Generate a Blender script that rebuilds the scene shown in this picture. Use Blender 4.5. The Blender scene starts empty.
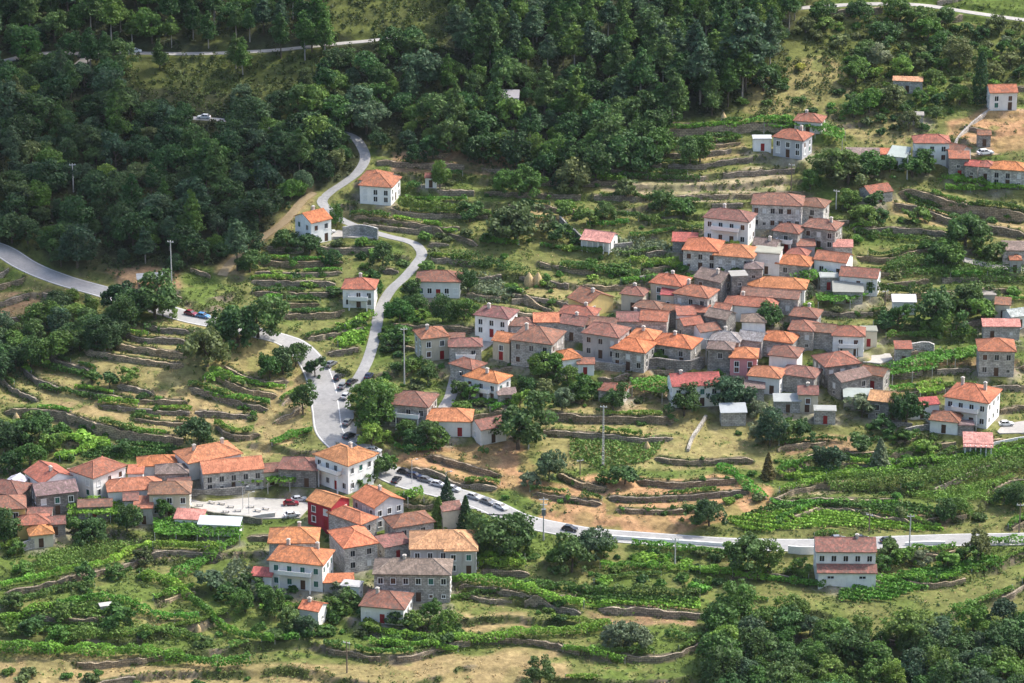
import bpy, math, random
import numpy as np
from mathutils import Vector, Matrix

# ------------------------------------------------------------------ camera, sky, sun, exposure
SC = bpy.context.scene
COL = SC.collection
F_PX, PITCH = 3531.0, math.radians(20.0)
cam_data = bpy.data.cameras.new("camera")
cam_data.sensor_width = 36.0
cam_data.lens = F_PX * 36.0 / 1024.0
cam_data.clip_start = 1.0
cam_data.clip_end = 9000.0
cam = bpy.data.objects.new("camera", cam_data)
COL.objects.link(cam)
cam.location = (0, 0, 0)
cam.rotation_euler = (math.radians(70.0), 0, 0)
SC.camera = cam

SUN_AZ, SUN_EL = math.radians(26.0), math.radians(50.0)     # azimuth from +X towards +Y
sun_dir = Vector((math.cos(SUN_EL) * math.cos(SUN_AZ), math.cos(SUN_EL) * math.sin(SUN_AZ), math.sin(SUN_EL)))
sun_data = bpy.data.lights.new("sun", 'SUN')
sun_data.energy = 2.15
sun_data.angle = math.radians(0.53)
sun_data.color = (1.0, 0.95, 0.87)
sun = bpy.data.objects.new("sun", sun_data)
COL.objects.link(sun)
sun.rotation_euler = sun_dir.to_track_quat('Z', 'Y').to_euler()

world = bpy.data.worlds.new("World")
SC.world = world
world.use_nodes = True
_wn = world.node_tree
_bg = _wn.nodes["Background"]
_sky = _wn.nodes.new("ShaderNodeTexSky")
_sky.sky_type = 'NISHITA'
_sky.sun_disc = False
_sky.dust_density = 3.0
_sky.sun_elevation = SUN_EL
_sky.sun_rotation = math.radians(90.0) - SUN_AZ
_wn.links.new(_sky.outputs[0], _bg.inputs[0])
_bg.inputs[1].default_value = 0.15

vs = SC.view_settings
vs.view_transform = 'Standard'
vs.look = 'None'
vs.gamma = 1.0
vs.use_curve_mapping = False
vs.exposure = 1.37
SC.cycles.max_bounces = 6
SC.cycles.diffuse_bounces = 3
SC.cycles.transparent_max_bounces = 6

RNG = np.random.default_rng(7)
random.seed(7)

# ------------------------------------------------------------------ valley air
def build_haze():
    v = [(x, y, z) for x in (-420, 420) for y in (-30, 1120) for z in (-345, 8)]
    me = bpy.data.meshes.new("haze"); me.from_pydata(v, [], [(0, 1, 3, 2), (4, 6, 7, 5), (0, 4, 5, 1), (2, 3, 7, 6), (0, 2, 6, 4), (1, 5, 7, 3)])
    o = bpy.data.objects.new("haze", me); COL.objects.link(o); o["kind"] = "stuff"
    m = bpy.data.materials.new("haze"); m.use_nodes = True; nt = m.node_tree
    nt.nodes.remove(nt.nodes["Principled BSDF"])
    pv = nt.nodes.new("ShaderNodeVolumePrincipled"); pv.inputs["Color"].default_value = (0.80, 0.88, 1.0, 1); pv.inputs["Density"].default_value = HAZE; pv.inputs["Anisotropy"].default_value = 0.2
    nt.links.new(pv.outputs[0], nt.nodes["Material Output"].inputs["Volume"]); me.materials.append(m)
HAZE = 0.000016
build_haze()

# ------------------------------------------------------------------ small numeric helpers
def vnoise(x, y, scale, seed):
    x = np.asarray(x, float) / scale; y = np.asarray(y, float) / scale
    r = np.random.default_rng(seed).random((256, 256))
    xi = np.floor(x).astype(int); yi = np.floor(y).astype(int)
    fx = x - xi; fy = y - yi
    fx = fx * fx * (3 - 2 * fx); fy = fy * fy * (3 - 2 * fy)
    a = r[xi % 256, yi % 256]; b = r[(xi + 1) % 256, yi % 256]
    c = r[xi % 256, (yi + 1) % 256]; d = r[(xi + 1) % 256, (yi + 1) % 256]
    return (a * (1 - fx) + b * fx) * (1 - fy) + (c * (1 - fx) + d * fx) * fy

def fbm(x, y, scale, seed, octs=3):
    t = 0; amp = 1; tot = 0
    for i in range(octs):
        t = t + amp * vnoise(x, y, scale / 2 ** i, seed + i); tot += amp; amp *= 0.5
    return t / tot

def sstep(a, b, x):
    t = np.clip((x - a) / (b - a), 0, 1)
    return t * t * (3 - 2 * t)

def pip(px, py, poly):
    px = np.asarray(px, float); py = np.asarray(py, float)
    out = np.zeros(px.shape, bool)
    n = len(poly)
    for i in range(n):
        x1, y1 = poly[i]; x2, y2 = poly[(i + 1) % n]
        if y1 == y2: continue
        c = ((y1 > py) != (y2 > py)) & (px < (x2 - x1) * (py - y1) / (y2 - y1) + x1)
        out ^= c
    return out

# ------------------------------------------------------------------ the hillside as a height field
_PY = [-400, 0, 120, 430, 600, 650, 700, 760, 800, 850, 1000, 1300, 1700]
_PS = [0.0, -0.75, -0.78, -0.30, 0.13, 0.15, 0.18, 0.23, 0.30, 0.40, 0.52, 0.50, 0.0]
_yy = np.arange(-400, 4000, 1.0)
_sl = np.interp(_yy, _PY, _PS)
_gg = np.cumsum(_sl)
_gg += -279.0 - np.interp(642.0, _yy, _gg)
_gg[_yy < 450] = np.minimum(_gg[_yy < 450], -3.0 - 0.68 * np.clip(_yy[_yy < 450], 0, 450))

def macro(x, y):
    x = np.asarray(x, float); y = np.asarray(y, float)
    k = np.interp(y, [600, 690, 740, 800, 860], [-0.12, -0.16, 0.0, 0.20, 0.0])
    s = np.log1p(np.exp(np.clip((x - 35) / 8, -30, 30))) * 8
    s = np.minimum(s, 90)
    ye = y + k * s + 9 * np.sin(x / 31.0 + 0.6) * sstep(560, 660, y) * 0.5
    z = np.interp(ye, _yy, _gg)
    z = z + 4.5 * np.exp(-(((x + 72) / 24) ** 2 + ((y - 722) / 22) ** 2))
    z = z - 5.0 * np.exp(-(((x + 112) / 22) ** 2 + ((y - 728) / 36) ** 2))
    z = z + 2.6 * np.exp(-(((x + 82) / 22) ** 2 + ((y - 622) / 17) ** 2))
    z = z + 6.0 * np.exp(-(((x + 20) / 60) ** 2 + ((y - 860) / 45) ** 2))
    return z + 1.6 * (fbm(x, y, 42, 11, 2) - 0.5)

RES = 0.4
XF = np.arange(-152, 152.01, RES); YF = np.arange(572, 905.01, RES)
GX, GY = np.meshgrid(XF, YF)           # rows = y
M0 = macro(GX, GY)
STEP = 1.55

CAM_F = np.array([0, math.cos(PITCH), -math.sin(PITCH)])
CAM_U = np.array([0, math.sin(PITCH), math.cos(PITCH)])

def to_px(x, y, z):
    x = np.asarray(x, float); y = np.asarray(y, float); z = np.asarray(z, float)
    dep = y * CAM_F[1] + z * CAM_F[2]
    return 512 + F_PX * x / dep, 341.5 - F_PX * (y * CAM_U[1] + z * CAM_U[2]) / dep

def sample(A, x, y):
    fx = np.clip((np.asarray(x, float) - XF[0]) / RES, 0, len(XF) - 1.001)
    fy = np.clip((np.asarray(y, float) - YF[0]) / RES, 0, len(YF) - 1.001)
    i = fx.astype(int); j = fy.astype(int); a = fx - i; b = fy - j
    return (A[j, i] * (1 - a) + A[j, i + 1] * a) * (1 - b) + (A[j + 1, i] * (1 - a) + A[j + 1, i + 1] * a) * b

_T = np.arange(560.0, 1100.0, 0.5)
def hit(u, v, h=0.0, A=None):
    """The point of the hillside (raised by h metres) seen in direction (u, v)."""
    A = HGT if A is None else A
    d = CAM_F + np.array([1.0, 0, 0]) * (u - 512) / F_PX + CAM_U * (341.5 - v) / F_PX
    X = _T * d[0]; Y = _T * d[1]; Z = _T * d[2]
    g = Z - sample(A, X, Y) - h
    idx = np.nonzero(g < 0)[0]
    i = idx[0] if len(idx) else len(_T) - 1
    i = max(i, 1)
    t = _T[i - 1] + 0.5 * g[i - 1] / (g[i - 1] - g[i] + 1e-9)
    return t * d[0], t * d[1], t * d[2] - h

HGT = M0
def wpoly(pts, A=None):
    return [hit(u, v, 0, M0)[:2] for u, v in pts]

# terraces: the hill is stepped except in the woods
FOREST_PX = [(-80, -120), (850, -120), (800, 30), (775, 85), (715, 118), (650, 128), (612, 165), (560, 188), (505, 172), (425, 150), (400, 168), (372, 140),
             (352, 172), (318, 190), (292, 205), (242, 275), (205, 265), (150, 292), (60, 268), (-80, 225)]
FOREST_W = wpoly(FOREST_PX)
SCRUB_PX = [(800, 20), (1110, 20), (1110, 80), (900, 75), (860, 110), (720, 118), (775, 85)]
SCRUB_W = wpoly(SCRUB_PX)
wx = GX + 5 * (vnoise(GX, GY, 9, 3) - 0.5); wy = GY + 5 * (vnoise(GX, GY, 9, 4) - 0.5)
in_forest = pip(wx, wy, FOREST_W)
in_scrub = pip(wx, wy, SCRUB_W)
IDX = M0 / STEP + 1.5 * (fbm(GX, GY, 21, 21, 2) - 0.5) + 0.12 * (vnoise(GX, GY, 3.0, 22) - 0.5)
fr = IDX - np.floor(IDX)
rz = 0.10
TER = STEP * (np.floor(IDX) + np.where(fr < rz, fr / rz * 0.9, 0.9 + 0.10 * (fr - rz) / (1 - rz)) - 0.45)
TER = TER - STEP * 0.9 * (fbm(GX, GY, 26, 21, 2) - 0.5) * 0.0
TER = TER + (M0 - STEP * IDX)          # keep the true mean height
def blur(A, n):
    for _ in range(n):
        A = (A + np.roll(A, 1, 0) + np.roll(A, -1, 0) + np.roll(A, 1, 1) + np.roll(A, -1, 1)) / 5
    return A
w_ter = blur((~(in_forest | in_scrub)).astype(float), 12) * (1 - 0.75 * sstep(0.58, 0.72, fbm(GX, GY, 24, 27, 2)))
HGT = M0 * (1 - w_ter) + TER * w_ter
RISER = (fr < rz * 1.25) * (w_ter > 0.6)
# terrace edges that can be told apart in the photograph: (drop in metres, reach in metres, line)
EDGES = [
 (1.1, 3, [(75, 391), (110, 397), (150, 402), (190, 403)]), (1.0, 3, [(98, 407), (150, 412), (192, 413)]), (1.0, 3, [(130, 420), (180, 425), (212, 426)]), (1.2, 3, [(60, 343), (80, 340), (92, 345)]), (1.1, 3, [(255, 273), (300, 275), (342, 273)]), (1.2, 3, [(280, 405), (296, 396), (308, 388)]), (1.1, 3, [(272, 424), (292, 414), (308, 404)]),
 (1.5, 4, [(143, 324), (156, 329), (188, 333), (205, 335)]), (1.5, 3.5, [(118, 333), (137, 340), (164, 340), (190, 342)]), (1.6, 3.5, [(92, 335), (106, 343), (133, 349), (164, 354), (190, 357)]),
 (1.5, 3, [(82, 350), (113, 357), (149, 362), (186, 367)]), (1.8, 4.5, [(39, 352), (59, 364), (96, 375)]), (1.5, 4, [(20, 366), (35, 380), (64, 392)]), (1.5, 4, [(-10, 374), (0, 378), (16, 392), (39, 402)]),
 (2.4, 6, [(0, 412), (23, 413), (59, 416), (98, 428), (133, 437), (176, 441), (190, 438)]), (1.2, 4, [(117, 386), (137, 390), (154, 396)]), (1.4, 3, [(225, 366), (242, 377), (270, 384), (288, 381)]),
 (1.6, 3.5, [(211, 374), (227, 384), (250, 393), (278, 396)]), (1.6, 4, [(188, 388), (219, 398), (250, 407), (270, 409)]), (1.2, 4, [(195, 412), (227, 415), (258, 417)]), (1.4, 4, [(215, 427), (235, 438), (260, 435)]),
 (1.6, 4, [(262, 248), (313, 251), (391, 250)]), (1.6, 4, [(255, 262), (297, 265), (345, 262)]), (1.6, 3.6, [(250, 282), (293, 284), (338, 284)]), (1.5, 3.2, [(252, 294), (297, 295), (338, 294)]), (1.4, 3, [(262, 304), (320, 305)]), (1.6, 3.6, [(262, 315), (324, 316), (345, 313)]),
 (1.3, 4, [(508, 293), (530, 301), (554, 311)]), (1.5, 5, [(538, 433), (571, 434), (612, 438), (642, 441), (676, 438)]), (1.8, 5, [(543, 416), (607, 420), (680, 420)]), (1.3, 4.5, [(652, 458), (690, 463), (756, 460)]),
 (1.6, 4.5, [(558, 474), (584, 486), (610, 490)]), (1.5, 4, [(633, 481), (678, 485), (742, 481)]), (1.2, 4, [(530, 494), (568, 499), (602, 504)]), (1.3, 3.6, [(604, 497), (637, 500), (683, 498), (752, 492)]), (1.1, 3.4, [(614, 510), (662, 512), (722, 508)]),
 (1.6, 4, [(424, 456), (440, 459), (463, 466), (503, 477)]), (1.4, 4, [(397, 467), (430, 472), (461, 484), (500, 488)]), (3.0, 5, [(896, 193), (926, 198), (957, 208), (1030, 218)]), (1.8, 5, [(884, 204), (916, 210), (957, 223), (1030, 236)]), (1.6, 4, [(850, 230), (906, 231), (950, 235)]),
 (1.6, 5, [(596, 610), (650, 612), (712, 616)]), (2.2, 5, [(640, 132), (700, 131), (752, 128), (800, 130)]), (1.3, 4, [(640, 150), (700, 147), (742, 142)]), (1.5, 4, [(350, 218), (400, 224), (440, 232), (480, 246)]), 
 (1.6, 5, [(770, 500), (830, 503), (905, 500)]), (1.6, 5, [(800, 458), (870, 455), (940, 446), (1020, 440)]), (1.6, 4, [(150, 556), (185, 555), (222, 558)]), (1.6, 5, [(0, 594), (60, 580), (110, 569), (150, 555)]), (1.5, 4, [(450, 570), (500, 571), (530, 572)]), (1.6, 4, [(450, 588), (510, 594), (584, 614)]),
]
EDGE_ZONES = [wpoly(p) for p in ([(-20, 350), (80, 325), (230, 318), (305, 350), (312, 430), (200, 455), (-20, 430)], [(240, 240), (395, 240), (350, 330), (250, 330)], [(535, 405), (775, 405), (775, 530), (530, 530)], [(390, 445), (520, 445), (520, 500), (400, 490)], [(850, 185), (1060, 185), (1060, 245), (850, 240)])]
for W_ in EDGE_ZONES:
    k_ = blur(pip(GX, GY, W_).astype(float), 8)
    HGT = HGT * (1 - 0.9 * k_) + M0 * 0.9 * k_; RISER = RISER & (k_ < 0.4)
WALLTEX = np.zeros(GX.shape, bool)
for A_, D_, pts_ in EDGES:
    P_ = np.array([hit(u, v, 0, M0)[:2] for u, v in pts_]); P_ = np.array(P_)
    for i_ in range(1): pass
    best = np.full(GX.shape, 1e9); sg = np.zeros(GX.shape); tt = np.zeros(GX.shape); tot = sum(np.hypot(*(P_[i + 1] - P_[i])) for i in range(len(P_) - 1)); acc = 0
    for i in range(len(P_) - 1):
        (x0, y0), (x1, y1) = P_[i], P_[i + 1]; R_ = D_ + 2
        j0, j1 = np.searchsorted(YF, [min(y0, y1) - R_, max(y0, y1) + R_]); i0, i1 = np.searchsorted(XF, [min(x0, x1) - R_, max(x0, x1) + R_])
        ll = math.hypot(x1 - x0, y1 - y0)
        if j1 <= j0 or i1 <= i0: acc += ll; continue
        gx = GX[j0:j1, i0:i1] + 0.55 * (vnoise(GX[j0:j1, i0:i1], GY[j0:j1, i0:i1], 3.5, 63) - 0.5); gy = GY[j0:j1, i0:i1] + 0.55 * (vnoise(GX[j0:j1, i0:i1], GY[j0:j1, i0:i1], 3.5, 64) - 0.5)
        t = np.clip(((gx - x0) * (x1 - x0) + (gy - y0) * (y1 - y0)) / (ll * ll), 0, 1)
        d = np.hypot(gx - x0 - t * (x1 - x0), gy - y0 - t * (y1 - y0)); cr = (x1 - x0) * (gy - y0) - (y1 - y0) * (gx - x0)
        m_ = d < best[j0:j1, i0:i1]
        best[j0:j1, i0:i1][m_] = d[m_]; sg[j0:j1, i0:i1][m_] = np.sign(cr)[m_]; tt[j0:j1, i0:i1][m_] = ((acc + t * ll) / tot)[m_]
        acc += ll
    fade_ = sstep(0, 0.08, tt) * sstep(0, 0.08, 1 - tt)
    HGT = HGT + 0.5 * A_ * sg * np.clip(1 - best / D_, 0, 1) ** 1.2 * sstep(-0.05, 0.3, best) * fade_
    RISER = RISER | ((best < 0.55) & (fade_ > 0.3))
OCC = np.zeros(GX.shape, bool)         # ground taken by houses, roads and yards

# ------------------------------------------------------------------ roads
def resample(P, step=1.0):
    P = np.asarray(P, float)
    n = len(P); out = []
    for i in range(n - 1):
        p0 = P[max(i - 1, 0)]; p1 = P[i]; p2 = P[i + 1]; p3 = P[min(i + 2, n - 1)]
        k = max(2, int(np.linalg.norm(p2[:2] - p1[:2]) / step))
        for t in np.linspace(0, 1, k, endpoint=False):
            out.append(0.5 * ((2 * p1) + (-p0 + p2) * t + (2 * p0 - 5 * p1 + 4 * p2 - p3) * t * t + (-p0 + 3 * p1 - 3 * p2 + p3) * t ** 3))
    out.append(P[-1])
    return np.array(out)

def smooth1(a, n):
    a = np.array(a, float)
    for _ in range(n):
        b = a.copy(); b[1:-1] = (a[:-2] + 2 * a[1:-1] + a[2:]) / 4; a = b
    return a

ROADS = {
 'main_road': (6.2, [(-90, 228), (-30, 240), (0, 249), (25, 265), (55, 278), (100, 291), (140, 303), (168, 311), (190, 317), (213, 322), (250, 331), (285, 340),
               (301, 350), (314, 366), (322, 387), (326, 410), (330, 432), (346, 449), (368, 461), (390, 475), (412, 484), (440, 491), (465, 497), (492, 507),
               (520, 520), (560, 529), (600, 535), (680, 541), (760, 545), (830, 545), (900, 542), (960, 540), (1024, 539), (1110, 537)]),
 'side_road': (2.5, [(331, 400), (345, 390), (357, 380), (367, 362), (374, 340), (378, 318), (383, 303), (392, 289), (405, 277), (416, 264), (422, 254), (416, 244), (405, 240), (390, 237),
               (372, 232), (354, 226), (339, 219), (328, 210), (322, 202), (329, 193), (344, 183), (357, 173), (365, 160), (362, 147), (352, 135), (330, 130), (300, 132), (270, 129),
               (235, 121), (205, 119), (175, 117), (150, 111), (128, 104)]),
 'hill_road': (2.6, [(-80, 75), (-20, 66), (10, 60), (30, 54), (60, 53), (90, 54), (130, 53), (180, 54), (250, 52), (300, 48), (335, 44), (380, 40), (420, 34)]),
 'loop_road': (3.0, [(90, 54), (84, 62), (74, 70), (62, 69), (45, 66)]),
 'upper_road': (3.0, [(790, 9), (830, 6), (870, 4), (920, 5), (960, 11), (1000, 17), (1040, 22), (1110, 30)]),
 'village_lane': (2.6, [(440, 425), (443, 410), (450, 398), (454, 384), (458, 371), (470, 356), (484, 345), (492, 338), (503, 345), (515, 352), (530, 354)]),
 'upper_lane': (2.6, [(925, 160), (940, 162), (955, 168), (972, 177)]),
 'east_lane': (3.0, [(950, 257), (962, 259), (980, 264), (1005, 268), (1040, 270), (1100, 274)]),
 'dirt_track': (2.3, [(222, 276), (232, 262), (246, 250), (262, 238), (280, 226), (292, 214), (303, 200), (314, 193)]),
 'centre_lane': (2.4, [(560, 350), (580, 353), (600, 362), (622, 366), (645, 360), (668, 352), (690, 342), (706, 330), (716, 318), (728, 308), (735, 296), (738, 282)]),
}
def grade(pxs, width, A_src, soft=2.6):
    """Cut a level bench into the hillside along a line and return its centre line."""
    global HGT, OCC, RISER
    P = np.array([hit(u, v, 0, A_src) for u, v in pxs])
    P = resample(P, 1.0)
    P[:, 2] = smooth1(sample(M0, P[:, 0], P[:, 1]), 30)
    best = np.full(GX.shape, 1e9); zz = np.zeros(GX.shape)
    R = width / 2 + soft + 1.5
    for i in range(len(P) - 1):
        x0, y0, z0 = P[i]; x1, y1, z1 = P[i + 1]
        j0, j1 = np.searchsorted(YF, [min(y0, y1) - R, max(y0, y1) + R]); i0, i1 = np.searchsorted(XF, [min(x0, x1) - R, max(x0, x1) + R])
        if j1 <= j0 or i1 <= i0: continue
        gx = GX[j0:j1, i0:i1]; gy = GY[j0:j1, i0:i1]
        L2 = (x1 - x0) ** 2 + (y1 - y0) ** 2 + 1e-9
        t = np.clip(((gx - x0) * (x1 - x0) + (gy - y0) * (y1 - y0)) / L2, 0, 1)
        d = np.hypot(gx - x0 - t * (x1 - x0), gy - y0 - t * (y1 - y0))
        b = best[j0:j1, i0:i1]; m = d < b
        b[m] = d[m]; zz[j0:j1, i0:i1][m] = (z0 + t * (z1 - z0))[m]
    w = 1 - sstep(width / 2 + 0.7, width / 2 + 0.7 + soft, best)
    HGT = HGT * (1 - w) + zz * w
    ROAD_ZF.append(zz)
    RISER = RISER & (best > width / 2 + 1.0)
    OCC |= best < width / 2 + 0.6
    return P, best
ROAD_LINE = {}; ROAD_DIST = {}; ROAD_ZF = []
for nm, (wd, pts) in ROADS.items():
    ROAD_LINE[nm], ROAD_DIST[nm] = grade(pts, wd, M0, 2.0 if wd > 3 else 1.2)

# yards: flat paved or earthen platforms
YARDS = {
 'plaza': [(181, 503), (198, 496), (245, 494), (300, 497), (312, 503), (300, 520), (262, 522), (215, 517), (183, 511)],
 'house_forecourt': [(338, 226), (356, 229), (378, 236), (373, 241), (330, 240)],
 'roadside_apron': [(344, 446), (372, 440), (392, 462), (430, 478), (462, 490), (500, 503), (516, 515), (490, 517), (440, 500), (400, 490), (372, 476)],
 'parking_strip': [(321, 360), (343, 378), (352, 408), (360, 440), (338, 451), (322, 432), (325, 400)],
 'courtyard': [(863, 352), (890, 351), (893, 360), (880, 367), (863, 364)],
 'east_yard': [(985, 425), (1024, 418), (1060, 424), (1050, 436), (1000, 436)],
 'upper_yard': [(958, 152), (990, 149), (1000, 155), (975, 160)],
}
YARD_Z = {}; YARD_W = {}; LAYBY = []
for nm, pts in YARDS.items():
    W = wpoly(pts)
    xs, ys = np.array(W).T
    inside = pip(GX, GY, W)
    z = sample(blur(M0, 1), xs, ys).mean()
    if nm in ('roadside_apron', 'parking_strip'):
        # follows the road beside it
        P = ROAD_LINE['main_road']
        jj, ii = np.nonzero(blur(inside.astype(float), 5) > 0.02)
        gx = GX[jj, ii]; gy = GY[jj, ii]
        k = np.argmin((gx[:, None] - P[None, :, 0]) ** 2 + (gy[:, None] - P[None, :, 1]) ** 2, 1)
        zt = P[k, 2]
        w = np.clip(blur(inside.astype(float), 5)[jj, ii] * 2.0, 0, 1)
        HGT[jj, ii] = HGT[jj, ii] * (1 - w) + zt * w
        LAYBY.append((jj[w > 0.35], ii[w > 0.35], zt[w > 0.35]))
    else:
        w = np.clip(blur(inside.astype(float), 4) * 2.2, 0, 1)
        HGT = HGT * (1 - w) + z * w
    YARD_Z[nm] = z; YARD_W[nm] = W
    OCC |= inside
    RISER &= ~inside

# ------------------------------------------------------------------ materials
def new_mat(name):
    m = bpy.data.materials.new(name); m.use_nodes = True
    nt = m.node_tree
    b = nt.nodes["Principled BSDF"]
    b.inputs["Roughness"].default_value = 0.85
    b.inputs["Specular IOR Level"].default_value = 0.25
    return m, nt, b
def nd(nt, kind, **kw):
    n = nt.nodes.new(kind)
    for k, v in kw.items():
        if k.startswith('i_'): n.inputs[k[2:].replace('_', ' ')].default_value = v
        else: setattr(n, k, v)
    return n
def mixc(nt, a, b, fac, mode='MIX'):
    n = nt.nodes.new("ShaderNodeMix"); n.data_type = 'RGBA'; n.blend_type = mode
    for sock, val in ((n.inputs[0], fac), (n.inputs[6], a), (n.inputs[7], b)):
        if hasattr(val, 'is_output'): nt.links.new(val, sock)
        else: sock.default_value = val if not isinstance(val, tuple) or len(val) == 4 else (*val, 1)
    return n.outputs[2]
def maprange(nt, v, a, b, c, d):
    n = nt.nodes.new("ShaderNodeMapRange")
    nt.links.new(v, n.inputs[0])
    for i, q in enumerate((a, b, c, d)): n.inputs[i + 1].default_value = q
    return n.outputs[0]
def noise(nt, vec, scale, detail=3.0, rough=0.55):
    n = nd(nt, "ShaderNodeTexNoise"); n.inputs["Scale"].default_value = scale; n.inputs["Detail"].default_value = detail; n.inputs["Roughness"].default_value = rough
    if vec is not None: nt.links.new(vec, n.inputs["Vector"])
    return n.outputs["Fac"]
def bump(nt, b, h, strength, dist):
    n = nd(nt, "ShaderNodeBump"); n.inputs["Strength"].default_value = strength; n.inputs["Distance"].default_value = dist
    nt.links.new(h, n.inputs["Height"]); nt.links.new(n.outputs[0], b.inputs["Normal"])
def scale_rgb(nt, col, fac):
    n = nt.nodes.new("ShaderNodeVectorMath"); n.operation = 'SCALE'
    nt.links.new(col, n.inputs[0])
    if hasattr(fac, 'is_output'): nt.links.new(fac, n.inputs[3])
    else: n.inputs[3].default_value = fac
    return n.outputs[0]

M = {}
def plain(name, col, rough=0.8, metal=0.0, vary=0.12, scale=3.0):
    m, nt, b = new_mat(name)
    tc = nd(nt, "ShaderNodeTexCoord")
    f = maprange(nt, noise(nt, tc.outputs["Object"], scale), 0.25, 0.75, 1 - vary, 1 + vary)
    rgb = nd(nt, "ShaderNodeRGB"); rgb.outputs[0].default_value = (*col, 1)
    nt.links.new(scale_rgb(nt, rgb.outputs[0], f), b.inputs["Base Color"])
    b.inputs["Roughness"].default_value = rough; b.inputs["Metallic"].default_value = metal
    M[name] = m
    return m

def make_roof_mat():
    m, nt, b = new_mat("roof_tiles")
    oi = nd(nt, "ShaderNodeObjectInfo"); tc = nd(nt, "ShaderNodeTexCoord")
    mp = nd(nt, "ShaderNodeVectorMath", operation='MULTIPLY'); mp.inputs[1].default_value = (1 / 0.24, 1 / 0.40, 1)
    nt.links.new(tc.outputs["UV"], mp.inputs[0])
    fl = nd(nt, "ShaderNodeVectorMath", operation='FLOOR'); nt.links.new(mp.outputs[0], fl.inputs[0])
    add = nd(nt, "ShaderNodeVectorMath", operation='ADD'); nt.links.new(fl.outputs[0], add.inputs[0])
    rnd = nd(nt, "ShaderNodeVectorMath", operation='SCALE'); rnd.inputs[0].default_value = (91.7, 37.3, 0); nt.links.new(oi.outputs["Random"], rnd.inputs[3])
    nt.links.new(rnd.outputs[0], add.inputs[1])
    wn = nd(nt, "ShaderNodeTexWhiteNoise"); nt.links.new(add.outputs[0], wn.inputs["Vector"])
    col = scale_rgb(nt, oi.outputs["Color"], maprange(nt, wn.outputs["Value"], 0, 1, 0.70, 1.28))
    shift = nd(nt, "ShaderNodeVectorMath", operation='ADD'); nt.links.new(tc.outputs["Object"], shift.inputs[0]); nt.links.new(rnd.outputs[0], shift.inputs[1])
    n1 = noise(nt, shift.outputs[0], 0.55, 4, 0.6); n2 = noise(nt, shift.outputs[0], 1.7, 3, 0.6)
    col = scale_rgb(nt, col, maprange(nt, n1, 0.3, 0.7, 0.66, 1.25))
    old = maprange(nt, n2, 0.40, 0.66, 0.0, 0.85)
    k = nd(nt, "ShaderNodeMath", operation='MULTIPLY'); nt.links.new(old, k.inputs[0]); nt.links.new(oi.outputs["Alpha"], k.inputs[1])
    col = mixc(nt, col, (0.105, 0.085, 0.07), k.outputs[0])
    nt.links.new(col, b.inputs["Base Color"])
    w = nd(nt, "ShaderNodeTexWave", wave_type='BANDS', bands_direction='X'); w.inputs["Scale"].default_value = 1 / 0.24 / 2; w.inputs["Distortion"].default_value = 0.3
    nt.links.new(tc.outputs["UV"], w.inputs["Vector"])
    bump(nt, b, w.outputs["Fac"], 0.5, 0.05)
    b.inputs["Roughness"].default_value = 0.9
    M["roof"] = m
def make_plaster_mat():
    m, nt, b = new_mat("wall_plaster")
    oi = nd(nt, "ShaderNodeObjectInfo"); tc = nd(nt, "ShaderNodeTexCoord")
    n1 = noise(nt, tc.outputs["Object"], 0.5, 5, 0.65)
    mp = nd(nt, "ShaderNodeMapping"); mp.inputs["Scale"].default_value = (2.5, 2.5, 0.35); nt.links.new(tc.outputs["Object"], mp.inputs[0])
    n2 = noise(nt, mp.outputs[0], 1.0, 4, 0.6)
    col = scale_rgb(nt, oi.outputs["Color"], maprange(nt, n1, 0.3, 0.7, 0.85, 1.06))
    k = nd(nt, "ShaderNodeMath", operation='MULTIPLY'); nt.links.new(maprange(nt, n2, 0.52, 0.75, 0, 0.6), k.inputs[0]); nt.links.new(oi.outputs["Alpha"], k.inputs[1])
    col = mixc(nt, col, (0.20, 0.18, 0.15), k.outputs[0])
    nt.links.new(col, b.inputs["Base Color"])
    M["plaster"] = m
def make_stone_mat(name, bw, rh, mortar):
    m, nt, b = new_mat(name)
    oi = nd(nt, "ShaderNodeObjectInfo"); tc = nd(nt, "ShaderNodeTexCoord")
    br = nd(nt, "ShaderNodeTexBrick"); br.inputs["Scale"].default_value = 1.0
    br.inputs["Color1"].default_value = (1.22, 1.2, 1.16, 1); br.inputs["Color2"].default_value = (0.72, 0.71, 0.70, 1); br.inputs["Mortar"].default_value = (*mortar, 1)
    br.inputs["Brick Width"].default_value = bw; br.inputs["Row Height"].default_value = rh; br.inputs["Mortar Size"].default_value = 0.03; br.inputs["Bias"].default_value = -0.1
    dn = nd(nt, "ShaderNodeTexNoise"); dn.inputs["Scale"].default_value = 1.3; nt.links.new(tc.outputs["UV"], dn.inputs["Vector"])
    ds = scale_rgb(nt, dn.outputs["Color"], 0.25)
    ad = nd(nt, "ShaderNodeVectorMath", operation='ADD'); nt.links.new(tc.outputs["UV"], ad.inputs[0]); nt.links.new(ds, ad.inputs[1])
    nt.links.new(ad.outputs[0], br.inputs["Vector"])
    col = mixc(nt, oi.outputs["Color"], br.outputs["Color"], 1.0, 'MULTIPLY')
    n1 = noise(nt, tc.outputs["Object"], 0.6, 5, 0.65); n2 = noise(nt, tc.outputs["Object"], 2.2, 4, 0.7)
    col = scale_rgb(nt, col, maprange(nt, n1, 0.3, 0.7, 0.62, 1.35))
    col = mixc(nt, col, (0.07, 0.065, 0.055), maprange(nt, n2, 0.55, 0.72, 0, 0.7))
    nt.links.new(col, b.inputs["Base Color"])
    bump(nt, b, br.outputs["Fac"], 0.5, -0.03)
    M[name] = m
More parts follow.
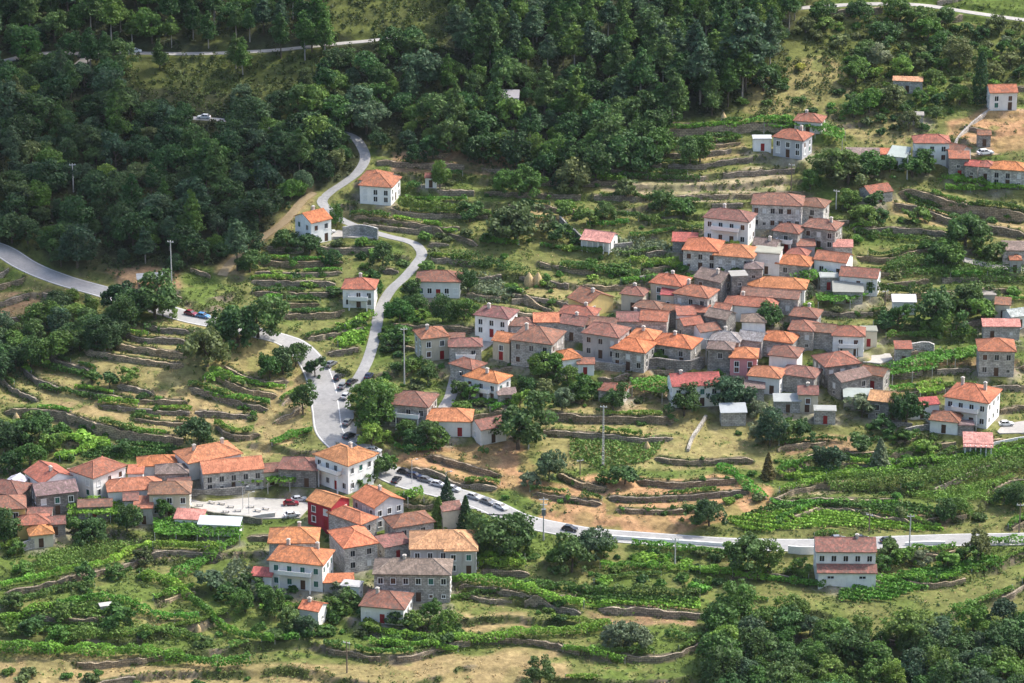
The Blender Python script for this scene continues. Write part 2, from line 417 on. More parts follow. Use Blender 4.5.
make_roof_mat(); make_plaster_mat(); make_stone_mat("stone", 0.75, 0.38, (0.42, 0.40, 0.37)); make_stone_mat("rubble", 0.8, 0.42, (0.10, 0.09, 0.075))
plain("frame_white", (0.72, 0.72, 0.70), 0.6)
plain("frame_stone", (0.42, 0.40, 0.37), 0.9)
plain("shutter_green", (0.03, 0.13, 0.10), 0.6)
plain("shutter_brown", (0.10, 0.045, 0.025), 0.7)
plain("shutter_white", (0.66, 0.66, 0.64), 0.6)
plain("door_red", (0.28, 0.02, 0.02), 0.6)
plain("door_wood", (0.09, 0.05, 0.03), 0.8)
plain("concrete", (0.40, 0.385, 0.36), 0.9, vary=0.2, scale=0.8)
plain("white_wall", (0.74, 0.73, 0.70), 0.85, vary=0.08)
plain("metal_sheet", (0.19, 0.20, 0.21), 0.55, 0.2, vary=0.2, scale=1.0)
plain("rail", (0.50, 0.50, 0.48), 0.6)
plain("chimney_plaster", (0.50, 0.46, 0.41), 0.9, vary=0.3)
plain("dark_iron", (0.05, 0.05, 0.05), 0.6)
plain("pole_concrete", (0.46, 0.45, 0.43), 0.9)
plain("pole_wood", (0.17, 0.13, 0.10), 0.9)
plain("straw", (0.42, 0.31, 0.16), 0.95, vary=0.35, scale=4)
plain("bark", (0.10, 0.08, 0.06), 0.95, vary=0.35, scale=4)
plain("pale_bark", (0.30, 0.27, 0.24), 0.95, vary=0.3, scale=4)
plain("tyre", (0.02, 0.02, 0.02), 0.9)
plain("wheel_rim", (0.4, 0.4, 0.42), 0.35, 0.8)
plain("lamp_clear", (0.7, 0.7, 0.7), 0.2)
plain("lamp_red", (0.4, 0.01, 0.01), 0.3)
plain("canvas_pale", (0.60, 0.60, 0.58), 0.8)
m, nt, b = new_mat("window_glass"); b.inputs["Base Color"].default_value = (0.018, 0.02, 0.024, 1); b.inputs["Roughness"].default_value = 0.15; b.inputs["Specular IOR Level"].default_value = 0.5; M["glass"] = m
m, nt, b = new_mat("car_paint")
oi = nd(nt, "ShaderNodeObjectInfo"); nt.links.new(oi.outputs["Color"], b.inputs["Base Color"]); b.inputs["Roughness"].default_value = 0.3; b.inputs["Coat Weight"].default_value = 0.6; M["paint"] = m

def make_leaf_mat(name, trans=0.25, hue=0.05):
    m, nt, b = new_mat(name)
    oi = nd(nt, "ShaderNodeObjectInfo"); at = nd(nt, "ShaderNodeAttribute"); at.attribute_name = "tint"
    col = scale_rgb(nt, oi.outputs["Color"], at.outputs["Fac"])
    hs = nd(nt, "ShaderNodeHueSaturation"); nt.links.new(col, hs.inputs["Color"])
    nt.links.new(maprange(nt, oi.outputs["Random"], 0, 1, 0.5 - hue * 0.5, 0.5 + hue * 0.4), hs.inputs["Hue"])
    nt.links.new(maprange(nt, oi.outputs["Random"], 0, 1, 1.25, 0.78), hs.inputs["Value"])
    nt.links.new(hs.outputs[0], b.inputs["Base Color"])
    b.inputs["Roughness"].default_value = 0.65; b.inputs["Specular IOR Level"].default_value = 0.3
    tr = nd(nt, "ShaderNodeBsdfTranslucent"); nt.links.new(hs.outputs[0], tr.inputs[0])
    mx = nd(nt, "ShaderNodeMixShader"); mx.inputs[0].default_value = trans
    nt.links.new(b.outputs[0], mx.inputs[1]); nt.links.new(tr.outputs[0], mx.inputs[2])
    nt.links.new(mx.outputs[0], nt.nodes["Material Output"].inputs[0])
    M[name] = m
make_leaf_mat("leaf", 0.33); make_leaf_mat("grass_blade", 0.2, 0.04)

def make_road_mat(name, c1, c2):
    m, nt, b = new_mat(name)
    tc = nd(nt, "ShaderNodeTexCoord")
    a = noise(nt, tc.outputs["Object"], 0.18, 5, 0.65); g = noise(nt, tc.outputs["Object"], 1.5, 3, 0.6)
    col = mixc(nt, c1, c2, maprange(nt, a, 0.35, 0.65, 0, 1))
    nt.links.new(scale_rgb(nt, col, maprange(nt, g, 0.3, 0.7, 0.88, 1.1)), b.inputs["Base Color"])
    b.inputs["Roughness"].default_value = 0.9
    M[name] = m
make_road_mat("asphalt", (0.225, 0.222, 0.218), (0.29, 0.285, 0.272))
make_road_mat("dark_asphalt", (0.14, 0.145, 0.155), (0.20, 0.20, 0.205))
make_road_mat("lane_concrete", (0.27, 0.255, 0.235), (0.35, 0.33, 0.305))
make_road_mat("dirt", (0.24, 0.18, 0.10), (0.32, 0.25, 0.15))
make_road_mat("paving", (0.33, 0.315, 0.285), (0.40, 0.38, 0.345))
make_road_mat("road_paint", (0.7, 0.7, 0.68), (0.6, 0.6, 0.58))

# ------------------------------------------------------------------ mesh helpers
def link(name, me, parent=None, color=None):
    o = bpy.data.objects.new(name, me); COL.objects.link(o)
    if parent is not None: o.parent = parent
    if color is not None: o.color = (*color, 1.0) if len(color) == 3 else color
    return o
def empty(name, loc=(0, 0, 0), rz=0.0):
    o = bpy.data.objects.new(name, None); COL.objects.link(o)
    o.location = loc; o.rotation_euler = (0, 0, rz); o.empty_display_size = 0.3
    return o
def tag(o, label, cat, group=None, kind=None):
    if label: o["label"] = label
    if cat: o["category"] = cat
    if group: o["group"] = group
    if kind: o["kind"] = kind
    return o
class MB:
    """Collects faces with UVs and turns them into one mesh."""
    def __init__(s): s.v = []; s.f = []; s.uv = []; s.mi = []
    def face(s, pts, uv=None, mi=0):
        n = len(s.v); s.v += [tuple(p) for p in pts]; s.f.append(list(range(n, n + len(pts))))
        s.uv += list(uv) if uv is not None else s.auto_uv(pts); s.mi.append(mi)
    @staticmethod
    def auto_uv(pts):
        P = [Vector(p) for p in pts]
        n = Vector((0, 0, 0))
        for i in range(len(P)):
            a, c = P[i], P[(i + 1) % len(P)]
            n += Vector(((a.y - c.y) * (a.z + c.z), (a.z - c.z) * (a.x + c.x), (a.x - c.x) * (a.y + c.y)))
        if n.length < 1e-12: n = Vector((0, 0, 1))
        n.normalize()
        if abs(n.z) > 0.97: t = Vector((1, 0, 0))
        else: t = Vector((0, 0, 1)).cross(n).normalized()
        w = n.cross(t)
        return [(p.dot(t), p.dot(w)) for p in P]
    def box(s, c, d, rz=0.0, mi=0, top=(1, 1)):
        x, y, z = d[0] / 2, d[1] / 2, d[2] / 2
        ca, sa = math.cos(rz), math.sin(rz)
        def P(a, b_, e):
            if e > 0: a *= top[0]; b_ *= top[1]
            return (c[0] + a * ca - b_ * sa, c[1] + a * sa + b_ * ca, c[2] + e)
        q = [P(-x, -y, -z), P(x, -y, -z), P(x, y, -z), P(-x, y, -z), P(-x, -y, z), P(x, -y, z), P(x, y, z), P(-x, y, z)]
        for a in ((0, 3, 2, 1), (4, 5, 6, 7), (0, 1, 5, 4), (1, 2, 6, 5), (2, 3, 7, 6), (3, 0, 4, 7)):
            s.face([q[i] for i in a], mi=mi)
    def tube(s, a, c, r0, r1, n=8, mi=0, cap=True):
        a = Vector(a); c = Vector(c); d = (c - a).normalized()
        t = d.orthogonal().normalized(); w = d.cross(t)
        A = [a + (t * math.cos(2 * math.pi * i / n) + w * math.sin(2 * math.pi * i / n)) * r0 for i in range(n)]
        B = [c + (t * math.cos(2 * math.pi * i / n) + w * math.sin(2 * math.pi * i / n)) * r1 for i in range(n)]
        for i in range(n):
            j = (i + 1) % n; s.face([A[i], A[j], B[j], B[i]], mi=mi)
        if cap: s.face(B, mi=mi); s.face(A[::-1], mi=mi)
    def mesh(s, name, mats):
        me = bpy.data.meshes.new(name)
        me.from_pydata(s.v, [], s.f)
        if me.polygons:
            uvl = me.uv_layers.new(name="UVMap")
            uvl.data.foreach_set("uv", np.array(s.uv, dtype=np.float32).ravel())
            me.polygons.foreach_set("material_index", s.mi)
        for m_ in (mats if isinstance(mats, (list, tuple)) else [mats]): me.materials.append(M[m_])
        return me
    def build(s, name, mats, parent=None, color=None): return link(name, s.mesh(name, mats), parent, color)

def quad_mesh(name, V, tint, mat):
    """V: (n, 4, 3) quads; tint: (n,) brightness per quad."""
    n = len(V)
    me = bpy.data.meshes.new(name)
    me.vertices.add(4 * n); me.loops.add(4 * n); me.polygons.add(n)
    me.vertices.foreach_set("co", np.ascontiguousarray(V, dtype=np.float32).ravel())
    me.loops.foreach_set("vertex_index", np.arange(4 * n, dtype=np.int32))
    me.polygons.foreach_set("loop_start", np.arange(0, 4 * n, 4, dtype=np.int32))
    me.polygons.foreach_set("loop_total", np.full(n, 4, dtype=np.int32))
    at = me.attributes.new("tint", 'FLOAT', 'FACE')
    at.data.foreach_set("value", np.asarray(tint, dtype=np.float32))
    me.update(calc_edges=True)
    me.materials.append(M[mat])
    return me

# ------------------------------------------------------------------ houses
ROOFC = {'O': (0.455, 0.155, 0.065, 0.25), 'R': (0.355, 0.118, 0.068, 0.5), 'B': (0.235, 0.108, 0.078, 0.9), 'D': (0.21, 0.145, 0.125, 1.0),
         'G': (0.27, 0.255, 0.235, 0.7), 'T': (0.47, 0.235, 0.125, 0.4), 'X': (0.35, 0.085, 0.070, 0.4), 'M': (0.32, 0.33, 0.34, 0.4), 'W': (0.42, 0.415, 0.40, 0.3), 'P': (0.46, 0.20, 0.16, 0.3)}
ROOFW = {'O': 'bright orange', 'R': 'terracotta red', 'B': 'brownish red', 'D': 'dark brown', 'G': 'grey', 'T': 'tan orange', 'X': 'vivid red', 'M': 'grey sheet', 'W': 'white', 'P': 'salmon pink'}
WALLC = {'W': ('plaster', (0.80, 0.785, 0.75, 0.3), 'white'), 'S': ('stone', (0.40, 0.385, 0.36, 1), 'grey stone'), 'K': ('stone', (0.26, 0.25, 0.235, 1), 'dark stone'),
         'L': ('stone', (0.52, 0.505, 0.48, 1), 'pale stone'), 'C': ('plaster', (0.60, 0.54, 0.42, 0.6), 'cream'), 'Y': ('plaster', (0.66, 0.50, 0.20, 0.4), 'yellow'),
         'P': ('plaster', (0.62, 0.26, 0.27, 0.4), 'pink'), 'X': ('plaster', (0.36, 0.035, 0.05, 0.4), 'red'), 'G': ('plaster', (0.47, 0.48, 0.50, 0.7), 'pale grey'),
         'H': ('plaster', (0.44, 0.42, 0.40, 1.0), 'weathered grey')}
# u, v (middle of the roof), length, depth, wall height, turn in degrees, roof kind, roof colour, wall, key, extras
H = [
 (49, 468.5, 8, 7.2, 4.2, -55, 'gable', 'R', 'W', '', {}),
 (99.5, 464.5, 10, 7.5, 5.2, 50, 'hip', 'R', 'W', 'the big white corner house', {'win': 1}),
 (54, 484.5, 8.6, 6, 4.8, 18, 'gable', 'D', 'K', 'the dark stone gabled house', {'win': 1, 'frame': 'white'}),
 (8, 486, 9, 7, 4, -20, 'hip', 'B', 'S', '', {}),
 (10, 498, 9, 7, 4.5, 8, 'hip', 'R', 'Y', 'the taller yellow house', {}),
 (25, 514.5, 7, 5, 3.2, 10, 'hip', 'R', 'Y', '', {}),
 (38, 524.5, 5, 4.5, 3, 15, 'hip', 'O', 'C', 'the tiny orange hipped cottage', {}),
 (54, 517, 4, 4, 2.5, 10, 'gable', 'B', 'K', '', {}),
 (38, 511.5, 5, 3.5, 2.6, 0, 'gable', 'B', 'S', '', {}),
 (14, 481, 3.6, 4, 3.2, 70, 'gable', 'W', 'W', '', {'win': 0}),
 (131, 481, 12, 6.5, 4, 10, 'hip', 'O', 'W', '', {}),
 (166, 484.5, 9, 6.5, 5.2, 2, 'hip', 'B', 'C', 'the cream house by the square', {'win': 1}),
 (110, 493, 7.5, 4, 2.6, 5, 'gable', 'B', 'S', '', {}),
 (134, 498, 3.2, 4, 4, 5, 'gable', 'B', 'S', '', {}),
 (149, 499, 4, 4.6, 3.6, 3, 'shed', 'R', 'H', '', {}),
 (160, 458.5, 8, 5, 3, 8, 'hip', 'O', 'W', '', {}),
 (203, 453.5, 13, 8, 4, 28, 'hip', 'O', 'W', 'the orange roofed hall', {'chim': 2}),
 (177, 465.5, 7, 5, 3.8, 5, 'hip', 'D', 'S', '', {}),
 (230, 461, 13, 6.5, 4.6, 14, 'gable', 'O', 'L', 'the long orange roofed row', {'win': 1}),
 (136, 470.5, 3, 3, 3, 0, 'shed', 'O', 'W', '', {}),
 (178, 477, 5, 4, 3, 10, 'gable', 'B', 'C', '', {}),
 (190, 515.5, 5.6, 3.4, 2.6, -8, 'shed', 'P', 'W', '', {}),
 (220, 521.5, 8.2, 2.8, 2.4, -6, 'shed', 'W', 'W', '', {'win': 0}),
 (300, 460, 8, 6, 4, -8, 'hip', 'B', 'K', '', {}),
 (271, 465.5, 4.8, 4, 3.2, 12, 'gable', 'B', 'C', '', {}),
 (344, 452, 9.5, 7.5, 6.4, -42, 'hip', 'O', 'W', 'the white winged house', {'win': 1, 'chim': 1, 'wing': (1.2, 2.2, 6.5, 5.5, 90), 'balcony': 1}),
 (329, 496.5, 6.8, 6, 5.3, -38, 'gable', 'O', 'X', 'the red walled house', {'win': 1}),
 (378, 494.5, 7.6, 7, 5.4, -52, 'gable', 'O', 'G', 'the pale gable ended house', {'win': 1, 'chim': 1}),
 (352, 516, 10, 5, 5, -42, 'hip', 'O', 'S', '', {}),
 (353, 528.5, 7.6, 10, 5.6, 22, 'hip', 'O', 'L', 'the square stone block house', {'win': 1}),
 (409, 517, 8.4, 5.5, 4.2, 22, 'hip', 'R', 'S', '', {}),
 (393, 541, 5.6, 4, 3, 28, 'shed', 'B', 'S', '', {}),
 (443, 532.5, 12.6, 8.5, 5.6, 1, 'hip', 'T', 'H', 'the tan roofed long house', {'win': 1, 'frame': 'white', 'wing': (3.5, -0.6, 6, 8.2, 0)}),
 (294, 530.5, 9.4, 7, 4.8, 0, 'hip', 'O', 'L', '', {'chim': 1}),
 (302, 551.5, 12, 8, 5.8, -14, 'hip', 'O', 'W', 'the white chimneyed villa', {'win': 1, 'chim': 2, 'balcony': 1, 'shutter': 'green'}),
 (278, 571.5, 4.4, 3, 3, -10, 'shed', 'X', 'W', '', {}),
 (324, 577.5, 6.4, 3, 2.5, 5, 'shed', 'O', 'H', '', {}),
 (313, 603.5, 4, 4, 3.4, -22, 'gable', 'O', 'W', '', {'chim': 1}),
 (413, 566, 14.6, 7, 6, -2, 'hip', 'D', 'S', 'the long grey stone house', {'win': 1, 'frame': 'white', 'chim': 1}),
 (386.5, 596, 8.4, 7.2, 3.6, -12, 'hip', 'R', 'W', 'the white pyramid roofed cottage', {'win': 1, 'chim': 1}),
 (351, 583, 4, 3, 3, -15, 'flat', 'W', 'W', '', {}),
 (449, 503.5, 4, 4, 4, 20, 'gable', 'B', 'C', '', {}),
 (380, 175.5, 7.5, 8, 4.6, -14, 'hip', 'R', 'W', 'the white house by the wood', {'win': 1, 'wing': (4, 2.2, 6.5, 6, 0)}),
 (313, 215, 5.6, 6.4, 5.4, 38, 'gable', 'O', 'W', 'the white gabled house by the track', {'win': 1}),
 (360, 281, 7, 6, 4.6, -5, 'hip', 'R', 'W', 'the white terrace top house', {'win': 1, 'balcony': 1, 'chim': 1}),
 (439, 276, 9.6, 6, 4, 8, 'hip', 'R', 'W', 'the many windowed white house', {'win': 2}),
 (431, 174.5, 2.6, 2.6, 2.6, 10, 'gable', 'R', 'W', '', {}),
 (433, 331.5, 6.4, 6, 5.4, 18, 'hip', 'R', 'C', '', {'win': 1}),
 (452, 337.5, 4.5, 4, 4, 10, 'gable', 'B', 'W', '', {}),
 (465, 340, 7, 4.5, 4.6, 13, 'hip', 'B', 'S', '', {'balcony': 1}),
 (497, 313.5, 8, 6, 5, -10, 'hip', 'B', 'W', 'the white arched house', {'win': 1}),
 (522, 320, 5.5, 4.6, 4, 5, 'hip', 'B', 'L', '', {}),
 (546, 315.5, 5, 4.6, 4, 12, 'gable', 'O', 'S', '', {}),
 (539, 331.5, 9.4, 8.6, 6, -20, 'hip', 'R', 'S', 'the big hipped stone house', {'win': 1, 'chim': 1}),
 (506, 336, 4, 5, 4.5, -25, 'gable', 'O', 'C', '', {}),
 (565, 351, 4.6, 5, 3.6, 22, 'hip', 'O', 'W', '', {}),
 (580, 361, 3.6, 2.4, 2.6, 0, 'shed', 'R', 'W', '', {}),
 (468, 362, 6, 4.6, 4.2, -38, 'hip', 'R', 'S', '', {}),
 (488, 374, 9, 5.6, 4.6, -32, 'hip', 'O', 'W', 'the white elbow roofed house', {'win': 1, 'balcony': 1, 'chim': 1}),
 (503.5, 391, 4, 2.6, 2.6, 8, 'shed', 'D', 'S', '', {}),
 (414, 393, 8.6, 7.6, 5.2, -4, 'hip', 'B', 'S', 'the hipped balcony house', {'win': 1, 'balcony': 1}),
 (449, 412.5, 9.4, 6.6, 3.6, -3, 'hip', 'O', 'W', 'the low white bungalow', {}),
 (488, 423.5, 6, 5, 3.6, 28, 'gable', 'B', 'W', '', {}),
 (590, 296.5, 6.4, 7.6, 3.2, -50, 'gable', 'R', 'Y', 'the pale yellow gabled house', {'chim': 1}),
 (635, 290.5, 4.6, 4, 4, -8, 'hip', 'R', 'C', '', {}),
 (582, 308.5, 8, 5, 3.4, -5, 'hip', 'R', 'S', '', {'chim': 1}),
 (578, 316.5, 6, 5, 4, -14, 'gable', 'B', 'S', '', {}),
 (600, 317.5, 6.4, 5, 4, -4, 'gable', 'B', 'K', '', {}),
 (630, 313.5, 5.6, 5, 4.2, 10, 'gable', 'B', 'S', '', {}),
 (654, 312.5, 5.6, 5, 4.6, 2, 'gable', 'R', 'S', '', {'door': 'red'}),
 (610, 326.5, 8.4, 6.6, 5.6, -24, 'hip', 'R', 'H', 'the plastered grey house', {'win': 1}),
 (630, 339.5, 7.6, 6.6, 4.8, -24, 'hip', 'O', 'S', '', {'win': 1}),
 (644, 330.5, 5, 5, 4, -20, 'hip', 'O', 'W', '', {'chim': 1}),
 (677, 338, 8, 6, 4.2, -12, 'hip', 'O', 'S', '', {'chim': 1}),
 (694, 377.5, 9.4, 6, 5, 7, 'gable', 'X', 'W', 'the vivid red roofed house', {'win': 1, 'chim': 1}),
 (742, 352, 5.6, 5.4, 4.2, 5, 'hip', 'O', 'P', 'the pink walled house', {'win': 1}),
 (767, 368.5, 7, 5.6, 4, -5, 'hip', 'O', 'W', 'the white orange hipped house', {'win': 1}),
 (786, 350, 5.6, 5, 4.6, -6, 'hip', 'B', 'W', '', {}),
 (800, 366.5, 7, 5, 4, -10, 'hip', 'B', 'S', '', {}),
 (727, 333, 6.4, 5, 4, -3, 'hip', 'G', 'S', 'the grey roofed ruin', {}),
 (752, 333.5, 5.4, 5, 4, -18, 'gable', 'G', 'S', '', {}),
 (724, 346, 5.2, 4, 5, 2, 'hip', 'D', 'K', '', {}),
 (779, 335.5, 6.6, 5, 4, -10, 'hip', 'O', 'S', '', {}),
 (707, 326, 4.8, 4, 4, 22, 'gable', 'R', 'W', '', {}),
 (694, 320.5, 4.6, 4, 4, 20, 'gable', 'R', 'S', '', {}),
 (688, 310.5, 4, 3.6, 4.2, 5, 'shed', 'R', 'W', '', {}),
 (672, 281, 7.4, 6, 5, -12, 'hip', 'R', 'C', '', {'chim': 1}),
 (695, 288, 8.2, 6, 5.6, -14, 'hip', 'R', 'L', 'the tall hipped village house', {'win': 1, 'chim': 1}),
 (670, 289.5, 3.4, 3, 4.4, -10, 'shed', 'X', 'C', '', {}),
 (652, 302, 6, 4, 3.6, -8, 'hip', 'B', 'S', '', {}),
 (665, 306.5, 4, 3.4, 3.4, 0, 'gable', 'R', 'K', '', {}),
 (696, 305.5, 4, 3, 4, -5, 'shed', 'R', 'K', '', {}),
 (719, 313, 5.2, 4.6, 5, -30, 'gable', 'D', 'K', '', {}),
 (730, 305.5, 3.6, 4, 4, -20, 'gable', 'R', 'S', '', {}),
 (750, 297.5, 11.4, 5, 4, -3, 'hip', 'R', 'W', 'the long terracotta hipped house', {'chim': 1}),
 (771, 290, 13, 4.5, 4, -3, 'gable', 'B', 'S', 'the long brown roofed barn', {}),
 (779, 279.5, 11, 6, 4, 0, 'hip', 'O', 'W', 'the brightest hipped roof', {'wing': (-4.5, 0.5, 6, 4, 60)}),
 (754, 313.5, 4.6, 4, 4, 5, 'hip', 'D', 'W', '', {}),
 (715.5, 272.5, 7, 6, 4.6, -35, 'gable', 'D', 'K', 'the dark gabled stone house', {'chim': 1}),
 (741, 274, 3.6, 3.6, 6, 8, 'flat', 'G', 'K', 'the ivied roofless tower', {}),
 (759, 264.5, 4, 4, 5, 5, 'hip', 'D', 'S', '', {}),
 (709, 244, 8, 7.6, 5, -2, 'hip', 'O', 'L', '', {'win': 1}),
 (735, 246, 9, 7, 5, -4, 'hip', 'O', 'L', 'the twin roofed stone house', {'win': 1}),
 (730, 215.5, 10.4, 6, 6, -9, 'hip', 'B', 'W', 'the upper white hipped house', {'win': 1, 'balcony': 1, 'chim': 1}),
 (778, 200, 11.4, 7, 6, 3, 'hip', 'R', 'L', 'the many windowed manor', {'win': 2, 'frame': 'stone'}),
 (815, 200, 5.6, 5, 4.6, -10, 'hip', 'B', 'L', '', {}),
 (793, 226.5, 6, 5, 5, -14, 'hip', 'R', 'S', '', {'balcony': 1}),
 (822, 223.5, 8.4, 6, 5.2, -12, 'hip', 'R', 'S', 'the grey lower manor house', {'win': 1}),
 (799, 249.5, 4.6, 4, 3, -8, 'hip', 'R', 'S', '', {}),
 (794, 260, 7.6, 5.6, 3.2, -6, 'hip', 'O', 'S', '', {}),
 (834, 254.5, 7, 5, 3.8, -10, 'gable', 'R', 'W', '', {}),
 (860, 270.5, 8, 5, 4.4, -3, 'gable', 'R', 'W', 'the white gabled terracotta house', {'win': 1}),
 (767, 241.5, 5, 4, 4, -20, 'gable', 'D', 'S', '', {}),
 (765, 248.5, 6, 5, 5, -12, 'flat', 'G', 'W', '', {}),
 (685, 238.5, 5, 3.6, 2.6, -5, 'shed', 'X', 'K', '', {}),
 (600, 233.5, 6.4, 4, 3, -10, 'gable', 'P', 'W', 'the pillared pink roofed pavilion', {'porch': 1}),
 (801, 240.5, 4, 3, 3.2, 0, 'shed', 'R', 'H', '', {}),
 (841, 244, 4, 3, 3, -4, 'shed', 'P', 'S', '', {}),
 (810, 117, 6.4, 5, 3, -5, 'hip', 'R', 'W', 'the low house under the scrub', {'chim': 1}),
 (793, 132, 7.4, 6, 4.8, -16, 'hip', 'R', 'G', 'the house by the pergola', {'win': 1, 'chim': 1}),
 (762, 138.5, 4.2, 3, 3, 0, 'flat', 'W', 'W', '', {}),
 (864, 152, 8, 3.6, 3, -3, 'shed', 'D', 'S', '', {}),
 (880, 151.5, 3.4, 3, 3, -5, 'shed', 'O', 'K', '', {}),
 (899, 153.5, 4.2, 5, 3.2, -20, 'shed', 'M', 'W', '', {}),
 (936, 138.5, 9, 5.6, 5.2, 10, 'hip', 'R', 'W', 'the upper white farmhouse', {'win': 1}),
 (949, 146.5, 4.6, 5, 4.2, -40, 'gable', 'R', 'H', '', {}),
 (960, 154, 5, 4, 4.8, -4, 'shed', 'R', 'K', '', {}),
 (972, 159.5, 3.4, 4, 4.2, -8, 'gable', 'X', 'K', '', {}),
 (986, 163.5, 4.4, 4.4, 3.6, -4, 'hip', 'R', 'L', '', {}),
 (1009, 163.5, 8, 5, 4.6, -2, 'hip', 'O', 'L', 'the easternmost orange roofed house', {'win': 1}),
 (1002, 87, 6.6, 5, 4.6, 14, 'gable', 'R', 'W', 'the lone white gabled house', {'win': 1}),
 (915, 113.5, 4, 3, 2.2, -5, 'flat', 'G', 'S', '', {}),
 (984, 131, 3, 3, 3, 10, 'gable', 'R', 'K', '', {}),
 (876, 187.5, 6, 5, 2.6, 25, 'gable', 'R', 'S', '', {}),
 (908, 79.5, 7, 4, 3, -8, 'flat', 'T', 'S', 'the roofless hillside ruin', {}),
 (508, 95.5, 5, 4, 2.6, -2, 'shed', 'G', 'W', '', {}),
 (805, 322.5, 5.4, 5.6, 4.6, -3, 'hip', 'R', 'S', '', {'win': 1}),
 (806, 310.5, 5.4, 4.6, 4.2, -6, 'hip', 'R', 'K', '', {'chim': 1}),
 (827, 326.5, 5, 4.6, 4, 0, 'gable', 'B', 'S', '', {}),
 (846, 329, 6.8, 5.4, 4.8, 5, 'hip', 'R', 'W', 'the white front terracotta house', {'win': 1, 'balcony': 1}),
 (869, 327, 3, 3, 3.6, 0, 'flat', 'G', 'C', '', {}),
 (838, 354, 8, 7, 5, 18, 'hip', 'R', 'K', 'the white shuttered stone house', {'win': 1, 'shutter': 'white'}),
 (848, 370.5, 8, 4.8, 4.2, 32, 'gable', 'D', 'K', '', {}),
 (874, 369, 5, 4, 3.6, -15, 'gable', 'R', 'S', '', {}),
 (903, 346, 3.4, 3, 3.6, 0, 'shed', 'R', 'S', '', {}),
 (996, 345, 7.6, 6.8, 6, 8, 'hip', 'R', 'S', 'the lone tall stone house', {'win': 1}),
 (973, 388.5, 9.4, 8.6, 6, -14, 'hip', 'O', 'W', 'the large white balcony house', {'win': 1, 'balcony': 2, 'chim': 2}),
 (895, 394, 8, 6, 4.2, -6, 'gable', 'T', 'K', 'the dark gabled tan house', {}),
 (907, 401, 8.2, 3, 3.2, 10, 'shed', 'X', 'W', '', {'win': 1}),
 (947, 413.5, 6.2, 5, 3, -6, 'hip', 'R', 'W', '', {}),
 (963, 422.5, 3.4, 3, 3, 0, 'flat', 'D', 'K', '', {}),
 (978, 438.5, 5.8, 4, 2.6, -5, 'shed', 'P', 'S', 'the salmon roofed carport', {'porch': 1}),
 (858, 394, 5.4, 3, 3, -3, 'shed', 'M', 'S', '', {}),
 (825, 408, 4.4, 3, 3, -3, 'flat', 'G', 'S', '', {}),
 (787, 399, 5, 2.6, 2.6, 0, 'shed', 'M', 'S', '', {}),
 (733, 409.5, 5.2, 3.4, 3, 3, 'shed', 'M', 'S', '', {}),
 (904, 300.5, 5, 3, 3, -2, 'shed', 'W', 'W', '', {'win': 0}),
 (848, 289.5, 6, 4, 2.8, -3, 'shed', 'G', 'S', '', {}),
 (1017, 311, 5, 4, 3, 20, 'gable', 'M', 'W', 'the pale metal roofed shed', {}),
 (1001, 325, 8, 3, 3, -2, 'shed', 'P', 'S', '', {}),
 (1003, 302, 3.2, 3, 3.2, -10, 'shed', 'R', 'C', '', {}),
 (989, 295, 2.6, 2.6, 3.2, 0, 'flat', 'G', 'C', '', {}),
 (1016, 245.5, 6, 4, 2.8, -3, 'shed', 'D', 'S', '', {}),
 (1015.5, 256.5, 2.4, 2.4, 3.2, 10, 'hip', 'R', 'H', '', {}),
 (845, 541, 11.6, 6.5, 6, -1, 'gable', 'R', 'W', 'the white roadside house', {'win': 1, 'chim': 1, 'lean': 1}),
 (614, 385, 5, 4, 2.6, -8, 'hip', 'R', 'S', '', {}),
 (757, 384.5, 4, 3, 3.2, -4, 'shed', 'D', 'S', '', {}),
 (808, 389, 3.8, 4, 4.2, 8, 'gable', 'B', 'C', '', {}),
 (829, 273.5, 3.6, 3, 3, 0, 'flat', 'M', 'S', '', {}),
]
PITCHES = {'hip': math.radians(24.5), 'gable': math.radians(23.5), 'shed': math.radians(11), 'flat': 0.0}
HS = []
for (u, v, L, B, h, yaw, kind, rc, wc, key, ex) in H:
    if u > 400 and kind in ('hip', 'gable') and -16 <= yaw <= 14 and v < 470 and not (key.startswith('the low white') or key.startswith('the vivid')): yaw -= 11
    if 530 < u < 880 and 225 < v < 400: L *= 1.09; B *= 1.09
    if kind == 'hip' and L < B: L, B, yaw = B, L, yaw + 90
    rise = math.tan(PITCHES[kind]) * (B / 2 if kind in ('hip', 'gable') else 0)
    x, y, z = hit(u, v, h + 0.4 * rise + 0.1)
    HS.append(dict(u=u, v=v, x=x, y=y, L=L, B=B, h=h, yaw=math.radians(yaw), kind=kind, rc=rc, wc=wc, key=key, ex=ex))
def rect_corners(q, grow=0.0):
    c, s_ = math.cos(q['yaw']), math.sin(q['yaw']); a, b_ = q['L'] / 2 + grow, q['B'] / 2 + grow
    return np.array([(q['x'] + i * a * c - j * b_ * s_, q['y'] + i * a * s_ + j * b_ * c) for i, j in ((-1, -1), (1, -1), (1, 1), (-1, 1))])
def overlap(A, B_):
    """Depth of penetration of two rectangles (0 when apart)."""
    best = 1e9
    for R in (A, B_):
        for k in range(2):
            e = R[k + 1] - R[k]; n = np.array([-e[1], e[0]]) / np.hypot(*e)
            a, b_ = A @ n, B_ @ n
            p = min(a.max(), b_.max()) - max(a.min(), b_.min())
            best = min(best, p)
            if best <= 0: return 0.0
    return best
